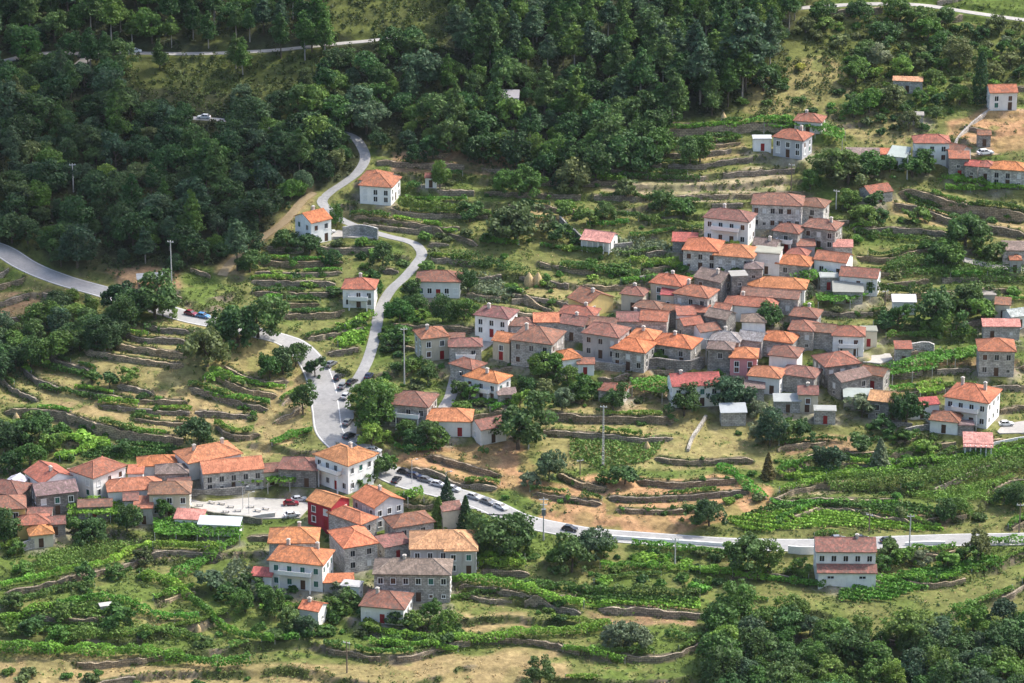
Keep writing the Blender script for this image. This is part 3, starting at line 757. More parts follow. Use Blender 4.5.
for it in range(60):
    moved = False
    for i in range(len(HS)):
        for j in range(i):
            a, b_ = HS[i], HS[j]
            if (a['x'] - b_['x']) ** 2 + (a['y'] - b_['y']) ** 2 > 300: continue
            p = overlap(rect_corners(a, -0.3), rect_corners(b_, -0.3))
            if p > 0.02:
                moved = True
                d = np.array([a['x'] - b_['x'], a['y'] - b_['y']]); d /= np.hypot(*d) + 1e-6
                ra, rb = (a['L'] * a['B'], b_['L'] * b_['B']); wa = rb / (ra + rb); st = min(p, 0.5) * 0.5
                a['x'] += d[0] * st * wa; a['y'] += d[1] * st * wa; b_['x'] -= d[0] * st * (1 - wa); b_['y'] -= d[1] * st * (1 - wa)
                for q in (a, b_):
                    if q.get('shr', 1) > 0.9:
                        q['L'] *= 0.988; q['B'] *= 0.988; q['shr'] = q.get('shr', 1) * 0.988
    if not moved: break
for q in HS:
    q['z'] = float(np.mean(sample(HGT, *(rect_corners(q, -0.5).T))))
for q in sorted(HS, key=lambda r: r['L'] * r['B']):
    c, s_ = math.cos(q['yaw']), math.sin(q['yaw']); R = max(q['L'], q['B']) / 2 * 1.5 + 3
    j0, j1 = np.searchsorted(YF, [q['y'] - R, q['y'] + R]); i0, i1 = np.searchsorted(XF, [q['x'] - R, q['x'] + R])
    dx = GX[j0:j1, i0:i1] - q['x']; dy = GY[j0:j1, i0:i1] - q['y']
    lx = np.abs(dx * c + dy * s_) - q['L'] / 2; ly = np.abs(-dx * s_ + dy * c) - q['B'] / 2
    d = np.hypot(np.maximum(lx, 0), np.maximum(ly, 0))
    w = 1 - sstep(0.7, 2.2, d)
    HGT[j0:j1, i0:i1] = HGT[j0:j1, i0:i1] * (1 - w) + q['z'] * w
    OCC[j0:j1, i0:i1] |= d < 0.7
    RISER[j0:j1, i0:i1] &= d > 0.8
# roads win over house platforms
for (nm, (wd, _p)), zf in zip(ROADS.items(), ROAD_ZF):
    m_ = ROAD_DIST[nm] < wd / 2 + 0.9
    HGT[m_] = zf[m_] - 0.03
for jj, ii, zt in LAYBY: HGT[jj, ii] = np.minimum(HGT[jj, ii], zt - 0.06)

def wall_face(mb, o, ux, W, z0, z1, opens, depth=0.16):
    """A wall in direction ux from o, with recessed openings (x, z, w, h)."""
    n = Vector((ux[1], -ux[0], 0)); ux = Vector((ux[0], ux[1], 0)); o = Vector(o)
    def P(x, z, d=0): q_ = o + ux * x - n * d; return (q_.x, q_.y, z)
    xs = sorted({0.0, W, *[a for (x, z, w, h) in opens for a in (x - w / 2, x + w / 2)]})
    zs = sorted({z0, z1, *[a for (x, z, w, h) in opens for a in (z, z + h)]})
    for i in range(len(xs) - 1):
        for j in range(len(zs) - 1):
            cx, cz = (xs[i] + xs[i + 1]) / 2, (zs[j] + zs[j + 1]) / 2
            if any(abs(cx - x) < w / 2 and z < cz < z + h for (x, z, w, h) in opens): continue
            mb.face([P(xs[i], zs[j]), P(xs[i + 1], zs[j]), P(xs[i + 1], zs[j + 1]), P(xs[i], zs[j + 1])],
                    [(xs[i], zs[j]), (xs[i + 1], zs[j]), (xs[i + 1], zs[j + 1]), (xs[i], zs[j + 1])])
    for (x, z, w, h) in opens:
        a, b_, c, d = x - w / 2, x + w / 2, z, z + h
        for s0, s1 in (((a, c), (b_, c)), ((b_, c), (b_, d)), ((b_, d), (a, d)), ((a, d), (a, c))):
            mb.face([P(*s0), P(*s1), P(*s1, depth), P(*s0, depth)])
        mb.face([P(a, c, depth), P(b_, c, depth), P(b_, d, depth), P(a, d, depth)])

_win_cache = {}
def window_meshes(w, h, frame, shutter):
    k = (w, h, frame, shutter)
    if k in _win_cache: return _win_cache[k]
    f = MB(); t = 0.13
    for sx in (-1, 1): f.box((sx * (w / 2 + t / 2 - 0.03), -0.01, h / 2), (t, 0.08, h + 2 * t - 0.06))
    f.box((0, -0.012, h + t / 2 - 0.03), (w - 0.06, 0.07, t)); f.box((0, -0.03, -t / 2 + 0.03), (w + 0.25, 0.14, t))
    f.box((0, 0.09, h / 2), (0.06, 0.03, h - 0.02))
    fm = f.mesh("window", 'frame_white' if frame == 'white' else 'frame_stone')
    p = MB()
    if shutter is None: p.box((0, 0.125, h / 2), (w - 0.01, 0.02, h - 0.01)); pm = p.mesh("pane", 'glass')
    else:
        for sx in (-1, 1): p.box((sx * w / 4, 0.06, h / 2), (w / 2 - 0.03, 0.03, h - 0.04))
        pm = p.mesh("shutter", 'shutter_' + shutter)
    _win_cache[k] = (fm, pm)
    return fm, pm
_door_cache = {}
def door_mesh(kind, w, h):
    k = (kind, w, h)
    if k not in _door_cache:
        d = MB(); d.box((0, 0.12, h / 2), (w - 0.02, 0.05, h - 0.02))
        for z in (0.28, 0.7): d.box((0, 0.085, h * z), (w * 0.7, 0.02, h * 0.3))
        d.box((w * 0.36, 0.07, h * 0.48), (0.05, 0.05, 0.16))
        _door_cache[k] = d.mesh("door", 'door_red' if kind == 'red' else 'door_wood')
    return _door_cache[k]

def roof_faces(mb, ridge, L, B, h, kind, o=0.38, off=(0, 0), rot=0.0, thick=0.15):
    """A tiled roof over L x B with eaves o; ridge collects the ridge caps."""
    p = PITCHES[kind]; tp = math.tan(p)
    ca, sa = math.cos(rot), math.sin(rot)
    def T(q): return (off[0] + q[0] * ca - q[1] * sa, off[1] + q[0] * sa + q[1] * ca, q[2])
    a, b_ = L / 2 + o, B / 2 + o
    if kind == 'gable': a = L / 2 + 0.22
    ze = h - tp * o + 0.12
    if kind in ('hip', 'gable'):
        zr = ze + tp * b_
        r = max(a - b_, 0.02) if kind == 'hip' else a
        E = [(-a, -b_, ze), (a, -b_, ze), (a, b_, ze), (-a, b_, ze)]; R0, R1 = (-r, 0, zr), (r, 0, zr)
        tops = [[E[0], E[1], R1, R0], [E[2], E[3], R0, R1]]
        if kind == 'hip': tops += [[E[1], E[2], R1], [E[3], E[0], R0]]
        caps = [(R0, R1)] if r > 0.1 else []
        if kind == 'hip': caps += [(E[0], R0), (E[3], R0), (E[1], R1), (E[2], R1)]
        for A_, B2 in caps:
            A_, B2 = Vector(T(A_)), Vector(T(B2)); d = (B2 - A_).normalized(); sd = d.cross(Vector((0, 0, 1))).normalized(); up = Vector((0, 0, 1))
            q0 = [A_ - sd * 0.13 - up * 0.02, A_ + up * 0.12, A_ + sd * 0.13 - up * 0.02]; q1 = [B2 - sd * 0.13 - up * 0.02, B2 + up * 0.12, B2 + sd * 0.13 - up * 0.02]
            for i in range(2): ridge.face([q0[i], q0[i + 1], q1[i + 1], q1[i]])
            ridge.face(q0[::-1]); ridge.face(q1)
    else:
        z0 = h + 0.1; z1 = z0 + tp * 2 * b_
        E = [(-a, -b_, z0), (a, -b_, z0), (a, b_, z1), (-a, b_, z1)]
        tops = [E]
    for t in tops:
        P = [T(q) for q in t]; mb.face(P)
        mb.face([(q[0], q[1], q[2] - thick) for q in P][::-1])
    per = [E[0], E[1], R1, E[2], E[3], R0] if kind == 'gable' else E
    per = [T(q) for q in per]
    for i in range(len(per)):
        q, w_ = per[i], per[(i + 1) % len(per)]
        mb.face([(q[0], q[1], q[2] - thick), (w_[0], w_[1], w_[2] - thick), w_, q])
    return ze + tp * b_ if kind in ('hip', 'gable') else h

def inside_body(x, y, bo):
    cx, cy, bl, bb, br, bh = bo
    dx, dy = x - cx, y - cy
    lx, ly = dx * math.cos(br) + dy * math.sin(br), -dx * math.sin(br) + dy * math.cos(br)
    return abs(lx) < bl / 2 + 0.5 and abs(ly) < bb / 2 + 0.5

def build_house(q, idx):
    rs = random.Random(idx * 13 + 5)
    L, B, h, kind, ex = q['L'], q['B'], q['h'], q['kind'], q['ex']
    area = L * B
    shedlike = area < 17 or kind in ('shed', 'flat') or h < 2.9
    root = empty('house' if not shedlike else 'shed', (q['x'], q['y'], q['z']), q['yaw'])
    wm, wcol, wword = WALLC[q['wc']]
    jit = rs.uniform(0.88, 1.12)
    wcol = (wcol[0] * jit, wcol[1] * jit, wcol[2] * jit, wcol[3])
    frame = ex.get('frame') or ('white' if wm == 'plaster' and q['wc'] != 'H' else 'stone')
    base = -3.0
    tp = math.tan(PITCHES[kind])
    wl = MB(); wins = []; doors = []
    bodies = [(0.0, 0.0, L, B, 0.0, h)]
    if 'wing' in ex:
        dx, dy, l2, b2, r2 = ex['wing']; bodies.append((dx, dy, l2, b2, math.radians(r2), h - 0.25))
    for bi, (cx, cy, bl, bb, br, bh) in enumerate(bodies):
        ca, sa = math.cos(br), math.sin(br)
        C = [(-bl / 2, -bb / 2), (bl / 2, -bb / 2), (bl / 2, bb / 2), (-bl / 2, bb / 2)]
        C = [(cx + x * ca - y * sa, cy + x * sa + y * ca) for x, y in C]
        for fi in range(4):
            o, e = C[fi], C[(fi + 1) % 4]; W = math.hypot(e[0] - o[0], e[1] - o[1]); ux = ((e[0] - o[0]) / W, (e[1] - o[1]) / W)
            opens = []
            floors = 2 if bh > 4.1 else 1
            if ex.get('porch') and fi == 0: pass
            elif ex.get('win', None) != 0 and (fi != 2 or bi == 1):
                dens = 2.3 if ex.get('win') else 3.4
                if ex.get('win') == 2: dens = 1.7
                if shedlike: dens = 4.0
                n = max(1, int(W / dens)) if W > 2.2 else 0
                for fl in range(floors):
                    z = (bh - 2.25 if floors == 2 and fl == 1 else (0.9 if floors == 1 or bh > 4.6 else 0.7))
                    if floors == 1: z = max(0.7, min(1.0, bh - 1.7))
                    for k in range(n):
                        if not ex.get('win') and rs.random() < 0.25: continue
                        xx = W * (k + 0.5) / n + (rs.uniform(-0.2, 0.2) if not ex.get('win') else 0)
                        if fl == 0 and fi in (0, 1) and k == n // 2 and not shedlike and (fi == 0):
                            opens.append((xx, 0.05, 1.0, 2.0)); doors.append((o, ux, xx, 0.05, 1.0, 2.0)); continue
                        if fl == 0 and shedlike and k == 0 and fi == 0 and bh > 2.3:
                            opens.append((xx, 0.05, 0.9, 1.9)); doors.append((o, ux, xx, 0.05, 0.9, 1.9)); continue
                        w_, h_ = (0.95, 1.25) if not shedlike else (0.7, 0.7)
                        px_, py_ = o[0] + ux[0] * xx + ux[1] * 0.5, o[1] + ux[1] * xx - ux[0] * 0.5
                        if any(inside_body(px_, py_, bo) for bo in bodies if bo is not bodies[bi]): continue
                        if fl == 0 and floors == 2 and wm == 'stone' and rs.random() < 0.4: w_, h_ = 0.7, 0.7
                        if z + h_ > bh - 0.15: continue
                        opens.append((xx, z, w_, h_)); wins.append((o, ux, xx, z, w_, h_))
            wall_face(wl, (o[0], o[1], 0), ux, W, base, bh, opens)
            if kind == 'gable' and fi in (1, 3):
                mid = ((o[0] + e[0]) / 2, (o[1] + e[1]) / 2, bh + tp * bb / 2)
                wl.face([(o[0], o[1], bh), (e[0], e[1], bh), mid], [(0, bh), (W, bh), (W / 2, mid[2])])
            if kind == 'shed' and fi in (1, 2, 3):
                hi = bh + 0.05 + tp * bb
                if fi == 1: wl.face([(o[0], o[1], bh), (e[0], e[1], bh), (e[0], e[1], hi)])
                elif fi == 2: wl.face([(o[0], o[1], bh), (e[0], e[1], bh), (e[0], e[1], hi), (o[0], o[1], hi)])
                else: wl.face([(o[0], o[1], bh), (e[0], e[1], bh), (o[0], o[1], hi)])
    wall = wl.build('wall', wm, root, wcol)
    rc = ROOFC[q['rc']]; j2 = rs.uniform(0.88, 1.12); rc = (rc[0] * j2, rc[1] * j2 * rs.uniform(0.92, 1.1), rc[2] * j2 * rs.uniform(0.9, 1.15), rc[3])
    if q['rc'] == 'R':
        k_ = rs.uniform(0, 1.25); rc = (rc[0] * (1 - 0.30 * k_), rc[1] * (1 - 0.13 * k_), rc[2] * (1 - 0.02 * k_), rc[3] + 0.4 * k_)
    elif q['rc'] == 'O': rc = (rc[0] * rs.uniform(0.84, 1.0), rc[1], rc[2] * rs.uniform(0.95, 1.2), rs.uniform(0.1, 0.55))
    ruin = 'ruin' in q['key'] or 'roofless' in q['key']
    rf = MB(); rg = MB()
    top = h
    if kind == 'flat':
        rf.box((0, 0, h + 0.08), (L + 0.4, B + 0.4, 0.18))
        if not ruin: rf.box((0, 0, h + 0.2), (L - 0.3, B - 0.3, 0.06))
    else:
        for bi, (cx, cy, bl, bb, br, bh) in enumerate(bodies):
            kk = kind
            top2 = roof_faces(rf, rg, bl, bb, bh, kk, off=(cx, cy), rot=br, o=0.38 if not shedlike else 0.25)
            if bi == 0: top = top2
        if ex.get('lean'):
            z0 = 2.9
            rf.face([(-L / 2 + 0.1, -B / 2 - 2.4, z0 - 0.5), (L / 2 + 0.3, -B / 2 - 2.4, z0 - 0.5), (L / 2 + 0.3, -B / 2 - 0.01, z0 + 0.45), (-L / 2 + 0.1, -B / 2 - 0.01, z0 + 0.45)])
            rf.box((0.1, -B / 2 - 2.36, z0 - 0.58), (L + 0.3, 0.08, 0.16))
    rmat = 'roof' if q['rc'] not in ('M', 'W', 'G') or kind == 'hip' or kind == 'gable' else 'plaster'
    roof = rf.build('roof', rmat, root, rc)
    if rg.f: rg.build('ridge_cap', 'roof', roof, (rc[0] * 1.12, rc[1] * 1.2, rc[2] * 1.25, rc[3] * 0.6))
    if ex.get('lean'):
        lw = MB(); wall_face(lw, (-L / 2 + 0.4, -B / 2 - 2.1, 0), (1, 0), L - 0.4, base, 2.35, [(2.4, 1.0, 1.3, 0.6), (L - 3, 1.0, 1.3, 0.6)])
        wall_face(lw, (L / 2, -B / 2 - 2.1, 0), (0, 1), 2.09, base, 2.4, []); wall_face(lw, (-L / 2 + 0.4, -B / 2 - 0.01, 0), (0, -1), 2.09, base, 2.4, [])
        lw.build('lean_to_wall', wm, root, wcol)
        for xx in (2.4, L - 3): wins.append(((-L / 2 + 0.4, -B / 2 - 2.1), (1, 0), xx, 1.0, 1.3, 0.6))
    nch = ex.get('chim', 1 if (not shedlike and rs.random() < 0.14) else 0)
    for k in range(nch):
        cb = MB(); cx = L * (rs.uniform(-0.3, 0.3) if nch == 1 else (-0.28, 0.28)[k]); cy = B * rs.uniform(-0.15, 0.22)
        cb.box((cx, cy, top - 0.3), (0.62, 0.5, 1.7)); cb.box((cx, cy, top + 0.6), (0.78, 0.66, 0.1)); cb.box((cx, cy, top + 0.72), (0.45, 0.36, 0.16))
        cb.build('chimney', 'chimney_plaster', roof)
    shut = ex.get('shutter')
    for (o, ux, xx, z, w_, h_) in wins:
        sh = shut
        if sh is None and not ex.get('lean') and rs.random() < 0.3: sh = rs.choice(['white', 'brown', 'white', 'green'] if frame == 'white' else ['brown', 'white'])
        fm, pm = window_meshes(w_, h_, frame, sh)
        ob = link('window', fm, root); ob.location = (o[0] + ux[0] * xx, o[1] + ux[1] * xx, z); ob.rotation_euler = (0, 0, math.atan2(ux[1], ux[0]))
        link('pane' if sh is None else 'shutter', pm, ob)
    for (o, ux, xx, z, w_, h_) in doors:
        ob = link('door', door_mesh(ex.get('door', rs.choice(['wood', 'wood', 'wood', 'wood', 'red'])), w_, h_), root)
        ob.location = (o[0] + ux[0] * xx, o[1] + ux[1] * xx, z); ob.rotation_euler = (0, 0, math.atan2(ux[1], ux[0]))
    if ex.get('porch'):
        for k in range(6):
            pm_ = MB(); pm_.box((-L / 2 + 0.2 + (L - 0.4) * k / 5, -B / 2 - 1.0, 0.9), (0.22, 0.22, 3.4)); pm_.build('pillar', 'white_wall', root)
        pr = MB(); pr.face([(-L / 2 - 0.2, -B / 2 - 1.3, h - 0.25), (L / 2 + 0.2, -B / 2 - 1.3, h - 0.25), (L / 2 + 0.2, -B / 2 - 0.2, h + 0.0), (-L / 2 - 0.2, -B / 2 - 0.2, h + 0.0)])
        pr.box((0, -B / 2 - 1.28, h - 0.33), (L + 0.4, 0.1, 0.16)); pr.build('porch_roof', 'roof', root, rc)
    for k in range(ex.get('balcony', 0)):
        bz = h - 2.55 - (0 if k == 0 else 2.6)
        bw = L * 0.62
        bm_ = MB(); bm_.box((0, -B / 2 - 0.65, bz), (bw, 1.3, 0.16)); bal = bm_.build('balcony', 'concrete', root)
        r_ = MB(); z0 = bz + 0.08
        if q['wc'] == 'W' and k == 0 or q['wc'] == 'S':
            r_.box((0, -B / 2 - 1.26, z0 + 0.45), (bw, 0.08, 0.9))
            for sx in (-1, 1): r_.box((sx * (bw / 2 - 0.04), -B / 2 - 0.62, z0 + 0.45), (0.08, 1.18, 0.9))
            r_.build('railing', 'white_wall', bal)
        else:
            r_.box((0, -B / 2 - 1.26, z0 + 0.95), (bw, 0.07, 0.07))
            for i in range(int(bw / 0.3)): r_.box((-bw / 2 + 0.15 + i * 0.3, -B / 2 - 1.26, z0 + 0.46), (0.05, 0.05, 0.92))
            r_.build('railing', 'rail', bal)
        for sx in (-1, 1):
            pp = MB(); pp.box((sx * (bw / 2 - 0.2), -B / 2 - 1.1, bz / 2 - 0.6), (0.22, 0.22, bz + 1.0)); pp.build('post', 'white_wall', root)
    q['root'] = root; q['shedlike'] = shedlike; q['nchim'] = nch
    return root
for i, q in enumerate(HS): build_house(q, i)

# labels: a few houses are landmarks; the others are described and placed beside the nearest landmark
def rel_words(du, dv):
    if abs(du) > abs(dv) * 1.25: return 'left of' if du < 0 else 'right of'
    return 'above' if dv < 0 else 'below'
LANDMARKS = [(q['u'], q['v'], q['key']) for q in HS if q['key']]
LM = np.array([(a, b_) for a, b_, _ in LANDMARKS])
KINDW = {'hip': 'hipped', 'gable': 'gabled', 'shed': 'lean-to', 'flat': 'flat'}
USED = {}
def near_landmark(u, v, skip=None):
    d = np.hypot(LM[:, 0] - u, (LM[:, 1] - v) * 1.2)
    if skip is not None:
        for i, l in enumerate(LANDMARKS):
            if l[2] == skip: d[i] = 1e9
    i = int(np.argmin(d)); return LANDMARKS[i], rel_words(u - LANDMARKS[i][0], v - LANDMARKS[i][1])
pend = {}
for q in HS:
    noun = 'shed' if q['shedlike'] else 'house'
    if q['kind'] == 'shed' and not q['key']: desc = f"{WALLC[q['wc']][2]} {noun} under sloping {ROOFW[q['rc']]} roof"
    else: desc = f"{WALLC[q['wc']][2]} {noun} with {ROOFW[q['rc']]} {KINDW[q['kind']]} roof"
    lm, rel = near_landmark(q['u'], q['v'], q['key'] or None)
    if q['key']:
        lab = q['key'].split(' ', 1)[1]
        lab = f"{lab}, {WALLC[q['wc']][2]} walls, {ROOFW[q['rc']]} {KINDW[q['kind']]} roof"
        if 'ruin' in lab or 'roofless' in lab: lab = f"{q['key'].split(' ', 1)[1]} with {WALLC[q['wc']][2]} walls and no tiles"
        tag(q['root'], lab, noun, 'village houses' if noun == 'house' else 'sheds and outbuildings')
    else: pend.setdefault((desc, rel, lm[2]), []).append((abs(q['u'] - lm[0]) + abs(q['v'] - lm[1]), q, noun))
ORD = ['', 'second ', 'third ', 'fourth ', 'fifth ', 'sixth ']
for (desc, rel, lk), L_ in pend.items():
    L_.sort(key=lambda t: t[0])
    for n, (_d, q, noun) in enumerate(L_):
        tag(q['root'], f"{ORD[n]}{desc} {rel} {lk}", noun, 'village houses' if noun == 'house' else 'sheds and outbuildings')

# ------------------------------------------------------------------ the ground sheet
G_STRAW, G_DRY, G_GRASS, G_OLIVE = (0.295, 0.222, 0.105), (0.255, 0.215, 0.088), (0.100, 0.140, 0.030), (0.150, 0.155, 0.050)
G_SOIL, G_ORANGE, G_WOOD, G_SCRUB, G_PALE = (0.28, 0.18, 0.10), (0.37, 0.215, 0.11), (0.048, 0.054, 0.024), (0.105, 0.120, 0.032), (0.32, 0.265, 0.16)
GROUND_PX = [
 (G_ORANGE, [(400, 455), (440, 442), (515, 445), (548, 468), (540, 500), (480, 486), (405, 472)]),
 (G_ORANGE, [(535, 478), (765, 482), (768, 514), (640, 534), (540, 520)]),
 (G_DRY, [(545, 408), (695, 408), (770, 428), (770, 470), (545, 470)]),
 (G_STRAW, [(600, 395), (690, 400), (690, 412), (560, 410)]),
 (G_DRY, [(40, 405), (90, 345), (170, 318), (240, 328), (305, 345), (310, 420), (265, 460), (150, 432), (60, 425)]),
 (G_STRAW, [(60, 405), (140, 388), (260, 408), (262, 425), (150, 425), (80, 420)]),
 (G_DRY, [(-60, 375), (40, 345), (95, 395), (0, 405), (-60, 400)]),
 (G_STRAW, [(255, 400), (300, 372), (312, 385), (290, 445), (262, 452)]),
 (G_OLIVE, [(245, 250), (330, 238), (400, 258), (372, 335), (255, 335)]),
 (G_OLIVE, [(330, 200), (505, 205), (565, 285), (540, 300), (430, 270)]),
 (G_DRY, [(340, 208), (420, 212), (425, 228), (350, 222)]),
 (G_DRY, [(495, 285), (575, 282), (560, 310), (505, 305)]),
 (G_PALE, [(600, 180), (700, 183), (780, 168), (785, 192), (690, 205), (600, 195)]),
 (G_PALE, [(718, 176), (760, 163), (782, 178), (760, 192)]),
 (G_STRAW, [(525, 205), (570, 215), (572, 228), (530, 220)]),
 (G_STRAW, [(880, 200), (960, 208), (1100, 232), (1100, 252), (1000, 238), (890, 212)]),
 (G_GRASS, [(840, 225), (955, 232), (950, 245), (850, 240)]),
 (G_SCRUB, [(715, 60), (800, 20), (1110, 20), (1110, 85), (900, 78), (860, 118), (720, 125)]),
 (G_DRY, [(745, 72), (840, 52), (848, 95), (800, 118), (735, 112)]),
 (G_ORANGE, [(945, 122), (985, 108), (1110, 112), (1110, 140), (985, 150), (950, 145)]),
 (G_DRY, [(820, 105), (900, 120), (920, 145), (870, 142), (830, 130)]),
 (G_STRAW, [(-80, 658), (250, 664), (480, 656), (560, 652), (575, 720), (-80, 720)]),
 (G_GRASS, [(100, 588), (150, 583), (196, 610), (192, 622), (120, 615)]),
 (G_DRY, [(130, 600), (190, 612), (160, 628), (130, 622)]),
 (G_OLIVE, [(450, 595), (600, 600), (650, 660), (480, 655)]),
 (G_STRAW, [(455, 612), (530, 612), (530, 626), (455, 628)]),
 (G_STRAW, [(450, 655), (560, 645), (545, 668), (450, 675)]),
 (G_SOIL, [(575, 612), (700, 605), (705, 625), (620, 630)]),
 (G_OLIVE, [(900, 572), (1100, 555), (1100, 612), (930, 612)]),
 (G_PALE, [(768, 484), (850, 484), (830, 500), (772, 496)]),
 (G_SCRUB, [(325, -20), (450, -20), (440, 42), (325, 38)]),
 (G_SCRUB, [(100, 50), (330, 50), (300, 90), (130, 90)]),
 (G_SOIL, [(385, 150), (475, 140), (520, 165), (500, 178), (395, 178)]),
 (G_STRAW, [(220, 272), (250, 238), (300, 198), (318, 188), (312, 205), (265, 245), (240, 278)]),
 (G_SOIL, [(110, 268), (180, 270), (178, 292), (112, 288)]),
 (G_SOIL, [(-40, 288), (45, 292), (40, 330), (-40, 325)]),
 (G_STRAW, [(335, 400), (345, 400), (362, 440), (350, 445)]),
 (G_SOIL, [(600, 356), (690, 395), (690, 405), (600, 395)]),
 (G_OLIVE, [(620, 140), (760, 118), (760, 165), (640, 172)]),
 (G_STRAW, [(690, 140), (750, 140), (752, 158), (700, 165)]),
 (G_SOIL, [(770, 440), (850, 432), (870, 452), (780, 455)]),
 (G_SOIL, [(880, 505), (960, 512), (945, 530), (890, 520)]),
 (G_SOIL, [(850, 355), (1024, 360), (1024, 372), (990, 372)]),
]
def feather(mask, n): return blur(mask.astype(float), n)
nA = fbm(GX, GY, 14, 31, 3); nB = fbm(GX, GY, 5, 35, 3); nC = vnoise(GX, GY, 1.1, 39); nD = vnoise(GX, GY, 55, 41)
def lerp3(A, c, w): return A * (1 - w[..., None]) + np.array(c) * w[..., None]
GC = np.empty(GX.shape + (3,)); GC[:] = G_OLIVE
GC = lerp3(GC, G_GRASS, sstep(0.42, 0.62, nA)); GC = lerp3(GC, G_DRY, sstep(0.58, 0.75, nB) * 0.65)
wx = GX + 4 * (vnoise(GX, GY, 6, 51) - 0.5); wy = GY + 4 * (vnoise(GX, GY, 6, 52) - 0.5)
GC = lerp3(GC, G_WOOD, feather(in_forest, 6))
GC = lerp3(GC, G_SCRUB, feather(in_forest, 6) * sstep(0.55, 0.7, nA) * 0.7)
for c, poly in GROUND_PX:
    W = np.array(wpoly(poly))
    j0, j1 = np.searchsorted(YF, [W[:, 1].min() - 5, W[:, 1].max() + 5]); i0, i1 = np.searchsorted(XF, [W[:, 0].min() - 5, W[:, 0].max() + 5])
    if j1 - j0 < 3 or i1 - i0 < 3: continue
    m_ = feather(pip(wx[j0:j1, i0:i1], wy[j0:j1, i0:i1], W), 3)
    m_ = m_ * (0.62 + 0.5 * sstep(0.35, 0.6, nB[j0:j1, i0:i1])).clip(0, 1)
    GC[j0:j1, i0:i1] = lerp3(GC[j0:j1, i0:i1], c, m_)
GC = lerp3(GC, G_GRASS, sstep(0.66, 0.76, nB) * 0.6 * (1 - feather(in_forest, 6)))
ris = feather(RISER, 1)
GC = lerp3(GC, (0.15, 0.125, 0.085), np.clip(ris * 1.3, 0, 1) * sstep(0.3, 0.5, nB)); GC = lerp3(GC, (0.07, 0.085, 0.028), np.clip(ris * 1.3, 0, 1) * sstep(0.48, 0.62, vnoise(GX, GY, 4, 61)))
occf = np.zeros(GX.shape)
for q in HS:
    d = np.hypot(GX - q['x'], GY - q['y']) if False else None
    j0, j1 = np.searchsorted(YF, [q['y'] - 10, q['y'] + 10]); i0, i1 = np.searchsorted(XF, [q['x'] - 10, q['x'] + 10])
    dd = np.hypot(GX[j0:j1, i0:i1] - q['x'], GY[j0:j1, i0:i1] - q['y'])
    occf[j0:j1, i0:i1] = np.maximum(occf[j0:j1, i0:i1], 1 - sstep(max(q['L'], q['B']) * 0.5, max(q['L'], q['B']) * 0.5 + 4, dd))
GC = lerp3(GC, (0.27, 0.24, 0.19), occf * sstep(0.4, 0.6, nB) * 0.8)
GC *= 0.86
GC *= (0.78 + 0.44 * nC)[..., None] * (0.9 + 0.2 * vnoise(GX, GY, 2.6, 71))[..., None]

def stretch(F, far):
    d = F[1] - F[0]; out = [F[-1]]; step_ = d * 4
    while out[-1] < far: out.append(out[-1] + step_); step_ *= 1.22
    lo = [F[0]]; step_ = d * 4
    while lo[-1] > -far: lo.append(lo[-1] - step_); step_ *= 1.22
    return np.array(lo[1:][::-1]), np.array(out[1:])
xl, xr = stretch(XF, 2600.0); yl, yr = stretch(YF, 3600.0)
yl = yl[yl > -1500]
XS = np.concatenate([xl, XF, xr]); YS = np.concatenate([yl, YF, yr])
AX, AY = np.meshgrid(XS, YS)
AZ = macro(AX, AY)
fade = np.clip((np.hypot(AX, AY - 740) - 260) / 500, 0, 1)
AZ = AZ + fade * 25 * (fbm(AX, AY, 240, 81, 3) - 0.5)
j0, i0 = len(yl), len(xl)
edge = np.minimum(np.minimum(GX - XF[0], XF[-1] - GX), np.minimum(GY - YF[0], YF[-1] - GY))
we = sstep(0, 5, edge)
AZ[j0:j0 + len(YF), i0:i0 + len(XF)] = HGT * we + M0 * (1 - we)
HGT = HGT * we + M0 * (1 - we)
AC = np.empty(AX.shape + (4,)); AC[..., 3] = 1
AC[..., :3] = G_OLIVE
na = fbm(AX, AY, 60, 91, 3)
AC[..., :3] = lerp3(AC[..., :3], (0.06, 0.07, 0.03), sstep(0.4, 0.55, na))
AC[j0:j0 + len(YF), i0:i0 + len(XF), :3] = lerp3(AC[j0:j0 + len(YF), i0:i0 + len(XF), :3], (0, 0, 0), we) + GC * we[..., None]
nr, nc = AX.shape
me = bpy.data.meshes.new("ground")
me.vertices.add(nr * nc)
me.vertices.foreach_set("co", np.stack([AX, AY, AZ], -1).astype(np.float32).ravel())
ii = (np.arange(nr - 1)[:, None] * nc + np.arange(nc - 1)[None, :]).ravel()
Q = np.stack([ii, ii + 1, ii + 1 + nc, ii + nc], -1).astype(np.int32)
nf = len(Q)
me.loops.add(4 * nf); me.polygons.add(nf)
me.loops.foreach_set("vertex_index", Q.ravel())
me.polygons.foreach_set("loop_start", np.arange(0, 4 * nf, 4, dtype=np.int32)); me.polygons.foreach_set("loop_total", np.full(nf, 4, dtype=np.int32))
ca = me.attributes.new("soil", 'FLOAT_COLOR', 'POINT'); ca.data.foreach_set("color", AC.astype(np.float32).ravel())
me.update(calc_edges=True)
gm, nt, b = new_mat("ground")
at = nd(nt, "ShaderNodeAttribute"); at.attribute_name = "soil"; tc = nd(nt, "ShaderNodeTexCoord")
n1 = noise(nt, tc.outputs["Object"], 1.1, 4, 0.7); n2 = noise(nt, tc.outputs["Object"], 0.22, 3, 0.6)
c_ = scale_rgb(nt, at.outputs["Color"], maprange(nt, n1, 0.3, 0.7, 0.68, 1.32))
nt.links.new(scale_rgb(nt, c_, maprange(nt, n2, 0.3, 0.7, 0.85, 1.15)), b.inputs["Base Color"])
